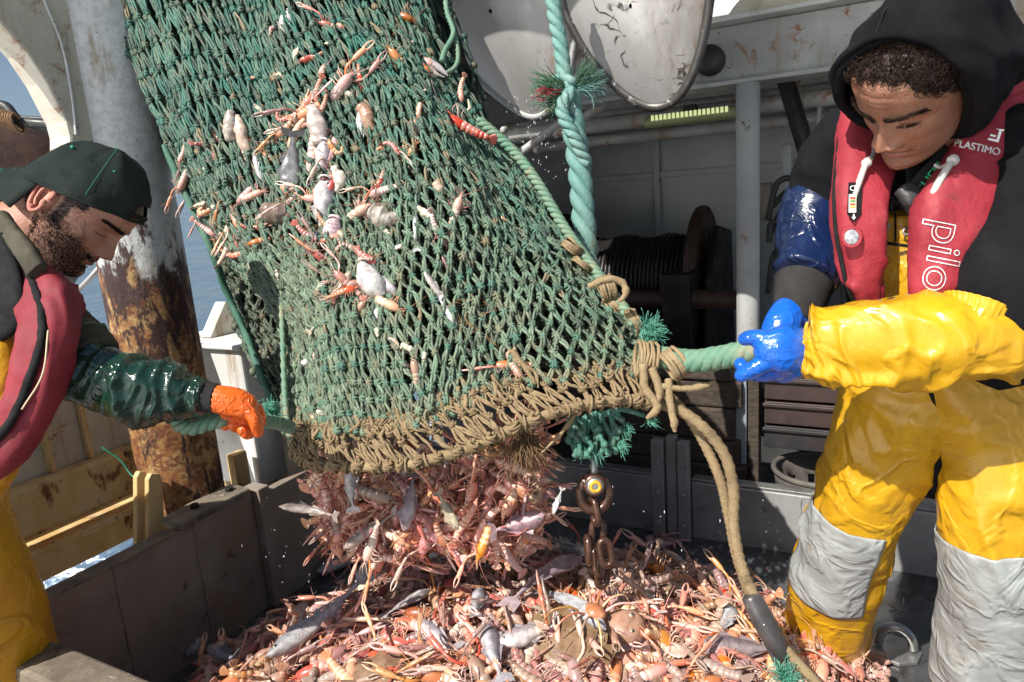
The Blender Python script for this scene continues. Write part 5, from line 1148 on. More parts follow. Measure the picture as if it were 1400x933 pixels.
relabel(SMALL, [('the egg shaped squid', 508, 385), ('the brown anemone lump', 383, 292), ('the grey sponge clump', 526, 297), ('the tan squid', 325, 182), ('the brown ridged shell', 500, 163), ('the gaping white fish head', 390, 34), ('the larger red mouthed fish', 442, 283), ('the grey big eyed fish', 398, 225), ('the pale fleshy scrap', 432, 178)], 'small orange langoustine snagged in the net {} {}', 90, 8)
# ================================================================== the two fishermen
random.seed(5)
EX, EY, EZ = CR @ V((1, 0, 0)), CR @ V((0, 1, 0)), CR @ V((0, 0, 1))      # picture right, up and towards the photographer, for posing limbs
def cloth(name, c1, c2, sc, r1, r2, coat=0, weave=0, bump=.4, bsc=30, bd=.006, dirt=(), spec=.5, crease=0):
    m = Mt(name); v = m.vec()
    b = m.mix(m.ramp(m.noise(sc, 6, .65, v), .35, .65), c1, c2)
    for dc, ds, lo, hi, k in dirt: b = m.mix(m.ramp(m.noise(ds, 8, .72, v, .3), lo, hi, 0, k), b, dc)
    m.set(Base_Color=b, Roughness=m.ramp(m.noise(sc * 1.7, 5), .3, .7, r1, r2), Coat_Weight=coat, Coat_Roughness=.12); m.b.inputs['Specular IOR Level'].default_value = spec
    h = m.noise(bsc, 5, .6, v, .4)
    if crease:
        cz = m.math('ABSOLUTE', m.math('SUBTRACT', m.noise(crease, 3, .45, v, 1.1), .5)); h = m.math('ADD', h, m.math('MULTIPLY', m.ramp(cz, 0, .09, 1, 0), .55))
    pv = m.bump(h, bump, bd)
    if weave: m.bump(m.noise(weave, 2, .5, v), .5, .0012, pv)
    return m.m
YEL = cloth('yellow_oilskin', (.61, .335, .008), (.50, .26, .007), 5, .30, .52, .22, 0, .55, 9, .012, (((.36, .22, .05), 7, .58, .72, .6), ((.12, .08, .04), 26, .68, .73, .8)), crease=7)
GPATCH = cloth('grey_knee_patch', (.36, .38, .37), (.28, .29, .285), 7, .4, .6, .1, 0, .5, 11, .010, (((.20, .15, .10), 9, .54, .68, .7), ((.10, .08, .06), 30, .66, .72, .7)), crease=9)
BLK = cloth('black_fleece', (.006, .006, .0075), (.010, .010, .012), 9, .85, .95, 0, 700, .5, 16, .008, (((.16, .15, .14), 160, .70, .76, .8), ((.022, .021, .020), 8, .55, .7, .5)), .12)
REDV = cloth('red_lifejacket_cloth', (.34, .026, .040), (.25, .018, .030), 7, .55, .75, 0, 900, .6, 14, .010, (((.46, .10, .10), 12, .56, .70, .45), ((.14, .03, .03), 9, .56, .70, .7), ((.20, .10, .09), 60, .66, .74, .5)), crease=0)
PIPE = cloth('black_piping', (.010, .010, .011), (.018, .018, .018), 30, .7, .85, 0, 900, .4, 60, .003, (((.07, .07, .065), 40, .64, .74, .5),), .15)
NAVY = cloth('navy_oilskin', (.007, .018, .066), (.006, .013, .045), 6, .16, .30, .5, 0, .5, 12, .010, crease=11)
DGRN = cloth('dark_green_oilskin', (.008, .036, .022), (.006, .026, .017), 6, .14, .28, .5, 0, .5, 10, .010, crease=12)
KHAKI = cloth('muddy_khaki_cloth', (.085, .078, .055), (.05, .045, .032), 9, .6, .85, 0, 600, .6, 18, .008, (((.03, .03, .025), 9, .55, .7, .7),), .15)
NEOP = cloth('grey_neoprene_cuff', (.024, .023, .023), (.036, .034, .033), 20, .85, .95, 0, 700, .3, 40, .003, (), .15)
BGLV = cloth('blue_rubber_glove', (.008, .115, .56), (.008, .09, .45), 12, .14, .30, .5, 0, .4, 28, .006, (((.05, .05, .12), 16, .60, .72, .4),), crease=22)
OGLV = cloth('orange_rubber_glove', (.78, .125, .008), (.66, .10, .008), 12, .2, .38, .4, 0, .5, 34, .006, (((.30, .06, .01), 22, .58, .72, .5),), crease=34)
WCORD = cloth('off_white_cord', (.58, .56, .51), (.42, .40, .36), 40, .7, .9, 0, 900, .5, 300, .002)
CAPM = cloth('dark_green_cap', (.012, .020, .018), (.02, .028, .025), 9, .75, .9, 0, 900, .5, 24, .006, (((.10, .11, .10), 22, .62, .72, .5), ((.035, .036, .033), 8, .52, .68, .5)), .15)
TEAL = M('green_stitching', (.02, .28, .18), None, 10, .7)
HAIR = M('dark_brown_hair', (.018, .011, .008), (.030, .019, .013), 60, .5, .7, spec=.15)
GRNT = M('green_print', (.02, .42, .16), None, 10, .6); WHTT = M('white_print', (.80, .79, .76), None, 10, .5)

def mk_skin(name, rough, sss):
    m = Mt(name); v = m.vec(); b = m.n('Attribute', attribute_name='Col').outputs['Color']
    b = m.mix(m.ramp(m.noise(28, 6, .65, v), .35, .68, 0, .45), b, (.60, .38, .32), 'MULTIPLY')
    b = m.mix(m.ramp(m.noise(300, 3, .6, v), .52, .66, 0, .42), b, (.45, .35, .33), 'MULTIPLY')
    m.set(Base_Color=b, Roughness=m.ramp(m.noise(90, 4), .3, .7, rough, rough + .18), Subsurface_Weight=sss, Subsurface_Radius=(.010, .004, .002), Subsurface_Scale=.6)
    m.bump(m.math('ADD', m.noise(420, 4, .6, v), m.math('MULTIPLY', m.noise(60, 4, .6, v), 1.4)), .6, .002); return m.m
def g(x, s): return math.exp(-(x / s) ** 2)
FZ = [-.120, -.112, -.102, -.092, -.082, -.072, -.063, -.052, -.040, -.02, 0, .018, .03, .05, .07, .09, .105, .115, .1185]
FY = [.058, .078, .088, .089, .083, .085, .086, .087, .086, .0855, .084, .090, .093, .0935, .088, .072, .050, .024, .004]
BY = [-.010, -.022, -.030, -.038, -.046, -.054, -.060, -.067, -.075, -.086, -.094, -.099, -.101, -.101, -.096, -.082, -.058, -.030, -.006]
HW = [.016, .034, .045, .051, .055, .0585, .061, .063, .0655, .0685, .0705, .0725, .0745, .0765, .0755, .0665, .049, .027, .006]
def head_mb(skin, beard=0., hairline=None, smile=0., squint=1.):
    b = MB(); nz, ka = 150, 150; lip = c3(skin, (.30, .075, .07), .8); dark = (.02, .013, .010); rows = []; cols = []
    for i in range(nz + 1):
        z = -.120 + .2385 * (1 - math.cos(math.pi * i / nz)) / 2 * 1.0 if False else -.120 + .2385 * i / nz
        fy, by, hw = (np.interp(z, FZ, q) for q in (FY, BY, HW)); yc = -.008; row = []
        for j in range(ka):
            a = 2 * math.pi * j / ka
            if True: a = a - .38 * math.sin(a) * .9        # more columns on the face
            ca, sa = math.cos(a), math.sin(a); p = .86 if ca > 0 else .95
            x = hw * math.copysign(abs(sa) ** .93, sa); y = yc + (fy - yc if ca > 0 else yc - by) * math.copysign(abs(ca) ** p, ca); c = skin; X = abs(x)
            if ca > -.15:
                f = min(1, (ca + .15) / .35)
                nd = float(np.interp(z, [-.053, -.0475, -.043, -.036, -.028, -.015, 0, .012, .022], [0, .005, .017, .0268, .0245, .0175, .0115, .006, .001])); ns = float(np.interp(z, [-.05, -.038, -.025, 0, .02], [.0125, .0125, .0105, .0092, .0105]))
                d = nd * g(x, ns) + .0125 * g(X - .0155, .0062) * g(z + .0380, .0085)
                d -= .0045 * g(X - .0085, .0036) * g(z + .0475, .0028)                     # nostrils
                d -= .0150 * g(X - .030, .017) * g(z - .003, .0125) + .004 * g(X - .012, .006) * g(z - .006, .010)
                d += .0085 * g(X - .031, .0130) * g(z - .001, .0090)                         # lids over the eyeball
                d -= .0022 * g(z - .0085 - .08 * (X - .03), .0018) * g(X - .031, .014)       # lid fold
                ze = -.0058 + 6.5 * (X - .031) ** 2
                d -= .0016 * g(z - ze, .0016) * g(X - .031, .014)
                d += .0068 * g(X - .027, .020) * g(z - .021, .0070) + .002 * g(x, .012) * g(z - .026, .008)
                d += .0045 * g(X - .048, .017) * g(z + .022, .019) - .0035 * g(X - .040, .018) * g(z + .055, .018)
                d -= .0022 * g(X - (.020 + .30 * max(0, -.038 - z)), .0035) * g(z + .052, .014) * (1 + smile)
                mz = -.0628 + (smile * .006) * (X / .024) ** 2
                d += .0055 * g(x, .017) * g(z - mz - .0062, .0046) + .0075 * g(x, .0155) * g(z - mz + .0066, .0054) - .0058 * g(z - mz, .0017) * g(x, .021 + .004 * smile) - .003 * g(X - .025, .004) * g(z - mz, .005)
                d += .0020 * g(X - .004, .0025) * g(z + .050, .006) - .002 * g(x, .0025) * g(z + .050, .007)
                d -= .0035 * g(x, .018) * g(z + .078, .0050); d += .0035 * g(x, .014) * g(z + .098, .010)
                d -= .0008 * (g(z - .050, .0022) + g(z - .060, .0022) + g(z - .041, .002)) * g(x, .04) - 0
                d -= .0012 * g(x - .005, .0022) * g(z - .024, .007) + .0012 * g(x + .005, .0022) * g(z - .024, .007)     # frown
                for q in range(3): d -= .0010 * squint * g(z - .004 + (q - 1) * .007 - (X - .052) * (q - 1) * .5, .0014) * g(X - .056, .007)
                y += d * f; x += math.copysign(d * f * .35 * min(1, X / .05), x)
                lipm = max(g(x, .019) ** 1.5 * g(z - mz - .0050, .0046), g(x, .018) ** 1.5 * g(z - mz + .0062, .0055)); c = c3(c, lip, lipm * 1.3)
                c = c3(c, (.09, .035, .03), .9 * g(z - mz, .0013) * (1 if X < .022 else g(X - .022, .004)))
                c = c3(c, c3(skin, (.42, .13, .10), .35), .6 * g(x, .014) * g(z + .036, .013) + .4 * g(X - .046, .016) * g(z + .026, .016))
                c = c3(c, (.07, .03, .025), .85 * g(X - .0085, .0032) * g(z + .0478, .0022))
                c = c3(c, dark, 1.05 * g(z - ze, .00135) * (1 if abs(X - .031) < .0135 else 0)); c = c3(c, c3(skin, (.16, .07, .06), .6), .5 * g(X - .031, .016) * g(z + .012, .006) + .4 * g(X - .031, .016) * g(z - .009, .004))
                zb = .0215 + .10 * (X - .012) - 3.6 * max(0, X - .036) ** 2 * 1.6
                if .009 < X < .056: c = c3(c, dark, (.95 - .25 * noise.noise(V((x, y, z)) * 900)) * g(z - zb, .0050 * (1 - .35 * max(0, X - .03) / .026)))
                if beard:
                    bz = max(0, min(1, (-.040 - z + (.045 * max(0, (X - .040) / .02) if X > .040 else 0)) / .012)); mou = g(z + .0525, .0055) * g(x, .024)
                    bm = max(bz * (1 if X > .02 or z < -.072 else .55), mou * 1.1); bm *= 1 - .9 * lipm
                    bm *= max(0, min(1, (y + .012) / .02))
                    c = c3(c, (.030, .020, .017), beard * bm * (.75 + .5 * noise.noise(V((x, y, z)) * 420)))
            if hairline and hairline(x, y, z): c = c3(c, (.02, .013, .010), .92)
            row.append(V((x, y, z))); cols.append(c)
        rows.append(row)
    b.grid(rows, col=cols, wrap=True); n = len(b.v); b.f.append(tuple(range(ka))[::-1]); b.f.append(tuple(nz * ka + j for j in range(ka)))
    return b
def ear_mb(b, sgn, skin, y0=-.012, z0=-.006, sc=1.):
    """outer ear: bowl, helix, antihelix, lobe"""
    o = V((sgn * .0715, y0, z0)); out = V((sgn * .80, -.50, .06)).normalized(); up = V((0, -.22, 1)).normalized(); up = (up - out * up.dot(out)).normalized(); fw = up.cross(out) * (1 if sgn > 0 else -1)
    if fw.y < 0: fw = -fw
    def E(f_, u_, o_): return o + (fw * f_ + up * u_ + out * o_) * sc
    red = c3(skin, (.52, .14, .10), .5)
    hel = [(.010, .004, .002), (.014, .018, .006), (.006, .031, .011), (-.008, .034, .014), (-.017, .026, .015), (-.019, .010, .014), (-.015, -.008, .012), (-.008, -.022, .010), (.002, -.029, .008), (.008, -.024, .005), (.008, -.014, .003)]
    b.loft([(E(*q), .0034 * sc + (.0012 if i in (7, 8) else 0), .0040 * sc) for i, q in enumerate(hel)], 50, 10, None, cap=.6, col=red)
    rows = [[E(*q) for q in hel], [E(q[0] * .72 - .0015, q[1] * .74, q[2] * .62 - .001) for q in hel], [E(q[0] * .45 - .001, q[1] * .5 - .001, q[2] * .3 + .003) for q in hel], [E(q[0] * .2, q[1] * .25 - .003, -.004) for q in hel]]
    rr = [[V(p) for p in cr([tuple(x) for x in r], 40)] for r in rows]; cc = []
    for i in range(4): cc += [c3(red, (.16, .05, .04), (0, .15, .4, .85)[i])] * 40
    b.grid(rr, col=cc); b.grid([[p - out * .004 * sc for p in r] for r in rr], col=cc, flip=True)
    b.loft([(E(-.004, .022, .009), .002, .002), (E(-.010, .010, .010), .0028, .0028), (E(-.008, -.008, .009), .0026, .0026), (E(-.001, -.017, .008), .003, .003)], 20, 8, cap=.6, col=skin)
    b.ball(E(.007, -.006, .005), (.0035 * sc, .005 * sc, .005 * sc), k=10, m=8, col=skin); b.ball(E(-.003, -.025, .008), .0065 * sc, k=12, m=8, col=red)
    b.loft([(E(.004, .014, -.006), .013, .012), (E(0, -.012, -.006), .012, .010)], 6, 14, cap=.8, col=skin)
def place_head(b, center, axes, sc=1.):
    R_ = Matrix([CR @ V(a).normalized() for a in axes]).transposed()
    # orthonormalise
    X, Y, Z = (V(R_.col[i]) for i in range(3)); X = X.normalized(); Y = (Y - X * Y.dot(X)).normalized(); Z = X.cross(Y); Z = Z if Z.dot(V(R_.col[2])) > 0 else -Z
    return Matrix.Translation(center) @ Matrix((X, Y, Z)).transposed().to_4x4() @ Matrix.Scale(sc, 4)
def xf(b, M_): b.v = [tuple(M_ @ V(p)) for p in b.v]; return b
def C(px, py, d, rx, ry=None):
    """limb station: pixel, depth, half width in pixels, half depth in pixels"""
    return (at(px, py, d), rx * d / FPX, (ry if ry is not None else rx * .8) * d / FPX)
def oil(seed, amp, ft=5., fa=1.3, sharp=1.):
    """oilskin folds: broad swells and a few soft creases that run out"""
    def f(p, a, t):
        w_ = noise.noise(V(p) * 4 + V((seed, 0, 0))) * .7; q = V((t * ft + w_ + .5 * math.sin(a + seed), math.cos(a) * fa * .8 + w_ * .5, math.sin(a) * fa * .8 + seed)); n1 = noise.noise(q * .8)
        mk = max(0, min(1, .5 + 2.2 * noise.noise(q * .45 + V((11, 5, 2))))); mk = mk * mk * (3 - 2 * mk)
        return amp * (1.0 * noise.noise(q * .5 + V((3, 9, 0))) + 1.15 * mk * (math.exp(-(n1 * 5.5) ** 2) - .35) + .10 * noise.noise(V(p) * 24) * sharp)
    return f
def ladd(*fs): return lambda p, a, t: sum(f(p, a, t) for f in fs)
def limb(pts, n, k, disp, ex=2., cap=.2, up=None): return MB().loft(pts, n, k, up or EZ, ex, cap, disp)
def patch(pts, n, k, disp, i0, i1, a0, a1, lift, ex=2.):
    """a piece cut out of the limb's own surface and laid just above it"""
    b = MB().loft(pts, n, k, EZ, ex, 0, disp); R_ = [[V(b.v[i * k + j]) for j in range(k)] for i in range(n)]; j0, j1 = int(a0 / (2 * math.pi) * k), int(a1 / (2 * math.pi) * k); rows = []
    for i in range(int(i0 * n), int(i1 * n)):
        c = sum(R_[i], V((0, 0, 0))) / k; rows.append([R_[i][j % k] + (R_[i][j % k] - c).normalized() * lift for j in range(j0, j1 + 1)])
    return MB().grid(rows)
def strap(pts, wd, th, m, name, par, n=40, up=None, disp=None): return MB().loft([(at(x, y, d), wd, th) for x, y, d in pts], n, 10, up or EZ, 4, .1, disp).build(name, m, par)
def text(body, px, py, d, ang, size, m, name, par, outline=0, tilt=(0, 0), onto=None):
    cu = bpy.data.curves.new(name, 'FONT'); cu.body = body; cu.size = size; cu.align_x = 'CENTER'; cu.align_y = 'CENTER'
    if outline: cu.fill_mode = 'NONE'; cu.bevel_depth = outline; cu.bevel_resolution = 1
    else: cu.extrude = .0006
    o = bpy.data.objects.new(name, cu); COL.objects.link(o)
    a = math.radians(ang); X = (EX * math.cos(a) + EY * math.sin(a)); X = (X + EZ * tilt[0]).normalized(); Y = (EY * math.cos(a) - EX * math.sin(a) + EZ * tilt[1]); Y = (Y - X * Y.dot(X)).normalized()
    o.matrix_world = Matrix.Translation(at(px, py, d)) @ Matrix((X, Y, X.cross(Y))).transposed().to_4x4()
    dg = bpy.context.evaluated_depsgraph_get(); me = bpy.data.meshes.new_from_object(o.evaluated_get(dg)); mw = o.matrix_world.copy(); bpy.data.objects.remove(o)
    b = MB(); b.add([mw @ v.co for v in me.vertices], [tuple(p.vertices) for p in me.polygons])
    if onto is not None:
        bmm = bmesh.new(); vv = [bmm.verts.new(x) for x in b.v]
        for q in b.f:
            try: bmm.faces.new([vv[i] for i in q])
            except ValueError: pass
        for _ in range(4):
            ed = [e for e in bmm.edges if e.calc_length() > .004]
            if ed: bmesh.ops.subdivide_edges(bmm, edges=ed, cuts=1)
        bmesh.ops.triangulate(bmm, faces=[f_ for f_ in bmm.faces if len(f_.verts) > 4]); bmm.verts.index_update(); b = MB(); b.add([v.co.copy() for v in bmm.verts], [tuple(v.index for v in f_.verts) for f_ in bmm.faces]); bmm.free()
    if onto is not None:      # lay the print on the cloth it belongs to
        from mathutils.bvhtree import BVHTree
        bv = BVHTree.FromPolygons([V(x) for x in onto.v], onto.f); nv = []
        for p in b.v:
            p = V(p); vd = (p - CO).normalized(); h = bv.ray_cast(CO, vd); nv.append(tuple((h[0] - vd * (.0016 + (0 if outline else 0))) if h[0] is not None and abs((h[0] - p).length) < .12 else tuple(p)))
        b.v = nv
    return b.build(name, m, par, smooth=False)

# ------------------------------------------------------------------ right fisherman
man = thing('person', 'fisherman in a black hood, red lifejacket and yellow oilskins hauling the rope with blue gloves', 'person', atz(1128, 893, 0))
SK1 = (.37, .185, .115)
HMR = place_head(None, at(1256, 110, 1.085), [(-.5469, .4241, -.7218), (-.6287, -.7774, .0196), (-.5528, .4646, .6918)], 1.05)
def hl1(x, y, z): return z > .080 - 1.5 * max(0, abs(x) - .040) - .9 * max(0, .045 - y) + .008 * noise.noise(V((x * 60, y * 60, 5)))
hb = head_mb(SK1, beard=.22, hairline=hl1, smile=-.45)
for s_ in (-1, 1): ear_mb(hb, s_, SK1)
hb.loft([(V((0, -.022, -.06)), .054, .056), (V((0, -.035, -.11)), .056, .056), (V((0, -.06, -.17)), .062, .06), (V((0, -.09, -.23)), .10, .08)], 16, 28, V((0, 1, 0)), cap=0, col=SK1)
xf(hb, HMR).build('head', mk_skin('skin_brown', .34, .10), man)
hr_ = MB(); random.seed(3)
for i in range(2600):
    z0 = U(.035, .113); a = U(-1.75, 1.75); hw, by, fy = np.interp(z0, FZ, HW), np.interp(z0, FZ, BY), np.interp(z0, FZ, FY); ca, sa = math.cos(a), math.sin(a)
    x = hw * math.copysign(abs(sa) ** .93, sa); y = -.008 + ((fy + .008) if ca > 0 else (-.008 - by)) * math.copysign(abs(ca) ** (.86 if ca > 0 else .95), ca)
    if not hl1(x, y, z0) or (z0 > .100 and abs(x) > .045): continue
    p = V((x, y, z0)); n_ = V((x / .075 ** 2, y / .095 ** 2, max(0, z0 - .03) / .09 ** 2)).normalized(); v = (n_ * .7 + V((U(-.9, .9), U(-.2, .6), U(-.9, .3)))).normalized(); ph = U(0, 6.3); ax_ = v.orthogonal().normalized(); ay_ = v.cross(ax_); R0 = U(.0018, .0042); path = [(p, .0007, .0007)]; q = p
    for s in range(7): q = q + (v * .42 + ax_ * math.cos(ph + s * .9) + ay_ * math.sin(ph + s * .9)) * R0; path.append((q, .0008 - .0001 * s, .0008 - .0001 * s))
    hr_.loft(path, 8, 3, cap=0, raw=False)
xf(hr_, HMR).build('hair', HAIR, man)
bw = MB()
for i in range(520):
    sg = random.choice((-1, 1)); X_ = U(.010, .056); zb = .0215 + .10 * (X_ - .012) - 5.8 * max(0, X_ - .036) ** 2 + U(-.0034, .0034) * (1 - .5 * X_ / .056)
    fy, hw = np.interp(zb, FZ, FY), np.interp(zb, FZ, HW); y_ = -.008 + (fy + .008) * max(0, 1 - (X_ / hw) ** 2) ** .46 + .0066
    p = V((sg * X_, y_, zb)); v = V((sg * .9, U(-.2, .2), U(-.1, .5))).normalized(); L = U(.004, .009); bw.loft([(p, .00045, .00045), (p + v * L * .5 + V((0, .0008, 0)), .0004, .0004), (p + v * L, .0002, .0002)], 3, 3, cap=0, raw=True)
for sg in (-1, 1):
    for i in range(60):
        X_ = U(.018, .044); ze = -.0058 + 6.5 * (X_ - .031) ** 2; fy, hw = np.interp(ze, FZ, FY), np.interp(ze, FZ, HW); y_ = -.008 + (fy + .008) * max(0, 1 - (X_ / hw) ** 2) ** .46 - .001
        p = V((sg * X_, y_, ze)); v = V((sg * (X_ - .028) * 18, 1, -.75)).normalized(); bw.loft([(p, .0004, .0004), (p + v * .003, .0003, .0003), (p + v * .0055 + V((0, 0, .001)), .00015, .00015)], 3, 3, cap=0, raw=True)
xf(bw, HMR).build('eyebrows', HAIR, man, kind='stuff')
# hood
hd = MB(); rows = []
st = [(.056, .080, .112, .004, .0), (.060, .088, .119, .004, .0), (.048, .092, .123, .003, .0), (.026, .095, .126, .002, 0), (-.005, .098, .128, -.002, 0), (-.04, .098, .126, -.006, .0), (-.075, .095, .118, -.012, 0), (-.105, .083, .095, -.02, 0), (-.126, .058, .062, -.03, 0), (-.133, .02, .02, -.035, 0)]
A_ = cr(st, 60)
for i in range(60):
    y, rx, rz, zc, _q = A_[i]; row = []
    for j in range(73):
        ph = math.radians(-158 + 316 * j / 72); x = rx * math.sin(ph); z = zc + rz * math.cos(ph); yy = y - .030 * (abs(ph) / 2.7) ** 2.2 - .034 * max(0, -math.sin(ph)) * max(0, 1 - i / 40) + .018 * max(0, math.sin(ph)) * max(0, 1 - i / 40) + (.012 * math.cos(ph) if i < 30 else 0) - .034 * max(0, math.cos(ph)) ** 1.5 * max(0, 1 - i / 26)
        p = V((x, yy, z)); n_ = V((math.sin(ph), 0, math.cos(ph))); q = V((x * 9, yy * 13, z * 9)); am = .005 + .015 * min(1, i / 22)
        row.append(p + n_ * (am * (1 - 2.3 * abs(noise.noise(q))) + .4 * am * noise.noise(q * 2.6)))
    rows.append(row)
hd.grid(rows); xf(hd, HMR).build('hood', BLK, man, solid=.006)
rim = [HMR @ (V(rows[0][j]) + V((0, .002, 0))) for j in range(0, 73, 3)]
MB().tube(rim, .0085, 10, n=100, disp=lambda p, a, t: .0015 * fbm(p, 60, 2)).build('hood_hem', BLK, man)
MB().tube([HMR @ (rows[i][36] + V((.012, 0, .002))) for i in range(2, 58, 4)], .0022, 6, n=60).build('hood_seam', PIPE, man)
MB().loft([C(1352, 95, 1.20, 40, 36), C(1360, 140, 1.20, 30, 30), C(1345, 180, 1.21, 24, 24), C(1315, 208, 1.21, 22, 20), C(1275, 235, 1.21, 22, 18)], 30, 24, EZ, 2, .5, oil(4, .006)).build('hood_cowl', BLK, man)
# torso
hoodie = limb([C(1330, 640, 1.46, 95, 70), C(1305, 520, 1.42, 118, 80), C(1295, 420, 1.38, 125, 82), C(1282, 320, 1.36, 128, 82), C(1275, 245, 1.35, 122, 62), C(1280, 200, 1.34, 92, 48), C(1300, 165, 1.30, 52, 40)], 40, 44, oil(2, .006), 2.3)
hoodie.build('hoodie', BLK, man)
bib = limb([C(1300, 470, 1.36, 60, 60), C(1262, 420, 1.32, 62, 62), C(1252, 350, 1.29, 56, 50), C(1250, 286, 1.265, 52, 40)], 40, 40, oil(6, .004), 2.8, .05)
bib.build('bib', YEL, man)
MB().loft([(at(1200, 331, 1.222), .003, .0012), (at(1252, 338, 1.215), .003, .0012), (at(1300, 343, 1.225), .003, .0012)], 20, 6, EZ, cap=0).build('bib_seam', PIPE, man)
MB().loft([(at(1224, 291, 1.222), .002, .0012), (at(1224, 331, 1.222), .002, .0012)], 6, 6, EZ, cap=0).build('bib_seam', PIPE, man)
for x, y in ((1212, 309), (1239, 317)):
    c = at(x, y, 1.213); MB().tube([c + EX * math.cos(a) * .0055 + EY * math.sin(a) * .0055 for a in [j * math.pi / 8 for j in range(16)]], .0020, 7, closed=True).build('grommet', STEELR, man)
# near arm: black upper sleeve, yellow oversleeve, far arm: black, navy, grey cuff
limb([C(1385, 165, 1.16, 45, 40), C(1420, 230, 1.13, 66, 55), C(1412, 310, 1.12, 76, 62), C(1390, 390, 1.11, 84, 66), C(1385, 450, 1.12, 74, 60), C(1400, 490, 1.14, 62, 55)], 50, 40, oil(9, .008, 7, 1.3), 2).build('sleeve', BLK, man, label='black fleece upper sleeve')
ys = [C(1098, 475, 1.215, 33, 30), C(1107, 476, 1.21, 39, 35), C(1122, 476, 1.20, 52, 44), C(1150, 472, 1.18, 57, 50), C(1190, 467, 1.155, 58, 52), C(1240, 465, 1.13, 60, 52), C(1290, 466, 1.11, 58, 52), C(1340, 468, 1.10, 53, 50), C(1385, 474, 1.11, 48, 46), C(1420, 484, 1.13, 46, 44)]
_yo, _yo2 = oil(71, .014, 7, 1.1), oil(73, .005, 15, 1.5)
def ydisp(p, a, t):
    e = max(0, 1 - t / .05); e2 = max(0, 1 - abs(t - .11) / .06)
    return (1 - e) * (_yo(p, a, t) + _yo2(p, a, t)) + e * .0035 * math.cos(a * 26) + e2 * .004 * math.cos(a * 7 + 2 * math.sin(a * 2))
limb(ys, 150, 110, ydisp, 2.2, .05).build('oversleeve', YEL, man, label='yellow oilskin oversleeve on the near forearm')
limb([C(1306, 494, 1.125, 50, 40), C(1316, 470, 1.105, 54, 42), C(1327, 446, 1.098, 51, 42), C(1335, 429, 1.095, 46, 39), C(1340, 418, 1.095, 49, 41)], 40, 110, lambda p, a, t: .006 * noise.noise(V(p) * 20) + (.0013 if t > .55 else .0003) * math.cos(a * 34 + 3 * noise.noise(V(p) * 30)), 2.1, .05, up=(EZ + EY * .25).normalized()).build('oversleeve_cuff', YEL, man, label='gathered elastic upper end of the yellow oversleeve')
limb([C(1175, 165, 1.30, 40, 36), C(1150, 210, 1.33, 48, 42), C(1132, 260, 1.36, 48, 42), C(1120, 310, 1.38, 44, 38)], 30, 32, oil(12, .006), 2).build('sleeve', BLK, man, label='black fleece sleeve of the far arm')
limb([C(1126, 256, 1.37, 48, 44), C(1118, 290, 1.375, 50, 44), C(1112, 325, 1.37, 46, 42), C(1106, 355, 1.345, 45, 40), C(1100, 378, 1.325, 44, 38)], 56, 56, oil(15, .010, 4, 1.4), 2.1, .1).build('oversleeve', NAVY, man, label='shiny navy blue oversleeve of the far arm')
limb([C(1100, 384, 1.34, 39, 36), C(1096, 400, 1.325, 37, 34), C(1091, 420, 1.31, 33, 30), C(1086, 438, 1.30, 27, 25)], 20, 32, oil(17, .002), 2).build('cuff', NEOP, man)
# trousers
L1 = [C(1275, 500, 1.42, 110, 85), C(1245, 560, 1.45, 96, 78), C(1206, 620, 1.48, 70, 64), C(1180, 680, 1.53, 58, 56), C(1158, 740, 1.60, 55, 54), C(1143, 800, 1.68, 56, 54), C(1131, 855, 1.77, 54, 52), C(1126, 886, 1.83, 46, 46), C(1124, 903, 1.86, 40, 44)]
d1 = ladd(oil(21, .011, 8, 1.2), oil(22, .0035, 17, 1.8), lambda p, a, t: .010 * max(0, t - .72) * 3 * noise.noise(V((t * 26, math.cos(a) * .8, 2))))
limb(L1, 170, 100, d1, 2.2, .1).build('trousers', YEL, man)
patch(L1, 170, 100, d1, .40, .625, -.55, 1.72, .0035, 2.2).build('knee_patch', GPATCH, man, solid=.002)
L2 = [C(1310, 470, 1.40, 112, 85), C(1334, 540, 1.38, 100, 84), C(1358, 610, 1.36, 80, 70), C(1362, 680, 1.36, 70, 64), C(1361, 750, 1.38, 68, 62), C(1360, 830, 1.43, 70, 64), C(1352, 905, 1.50, 70, 62), C(1348, 965, 1.57, 64, 58), C(1346, 1015, 1.63, 52, 54)]
d2 = ladd(oil(27, .011, 8, 1.2), oil(28, .0035, 18, 1.8), lambda p, a, t: .008 * max(0, t - .6) * 2 * noise.noise(V((t * 22, math.cos(a) * .8, 9))))
limb(L2, 180, 100, d2, 2.2, .1).build('trousers', YEL, man)
patch(L2, 180, 100, d2, .465, .79, -.75, 2.75, .0035, 2.2).build('knee_patch', GPATCH, man, solid=.002)
for LL, dd, a_, nm in ((L1, d1, 2.35, 's'), (L2, d2, 2.9, 's')):
    b = MB().loft(LL, 100, 64, EZ, 2.2, 0, dd); j = int(a_ / 6.283 * 64); pts = [V(b.v[i * 64 + j]) for i in range(22, 98)]
    MB().tube(pts, .0022, 5, n=150).build('leg_seam', cloth('yellow_seam_' + str(int(a_ * 100)), (.55, .31, .01), (.4, .22, .01), 20, .4, .5), man)
MB().loft([C(1118, 902, 1.86, 44, 46), C(1108, 912, 1.80, 38, 30), C(1096, 918, 1.74, 26, 18)], 14, 20, UP, 2.4, .7).build('boot', YEL, man)
MB().loft([C(1346, 1020, 1.63, 52, 56), C(1335, 1034, 1.56, 44, 34)], 10, 20, UP, 2.4, .7).build('boot', YEL, man)
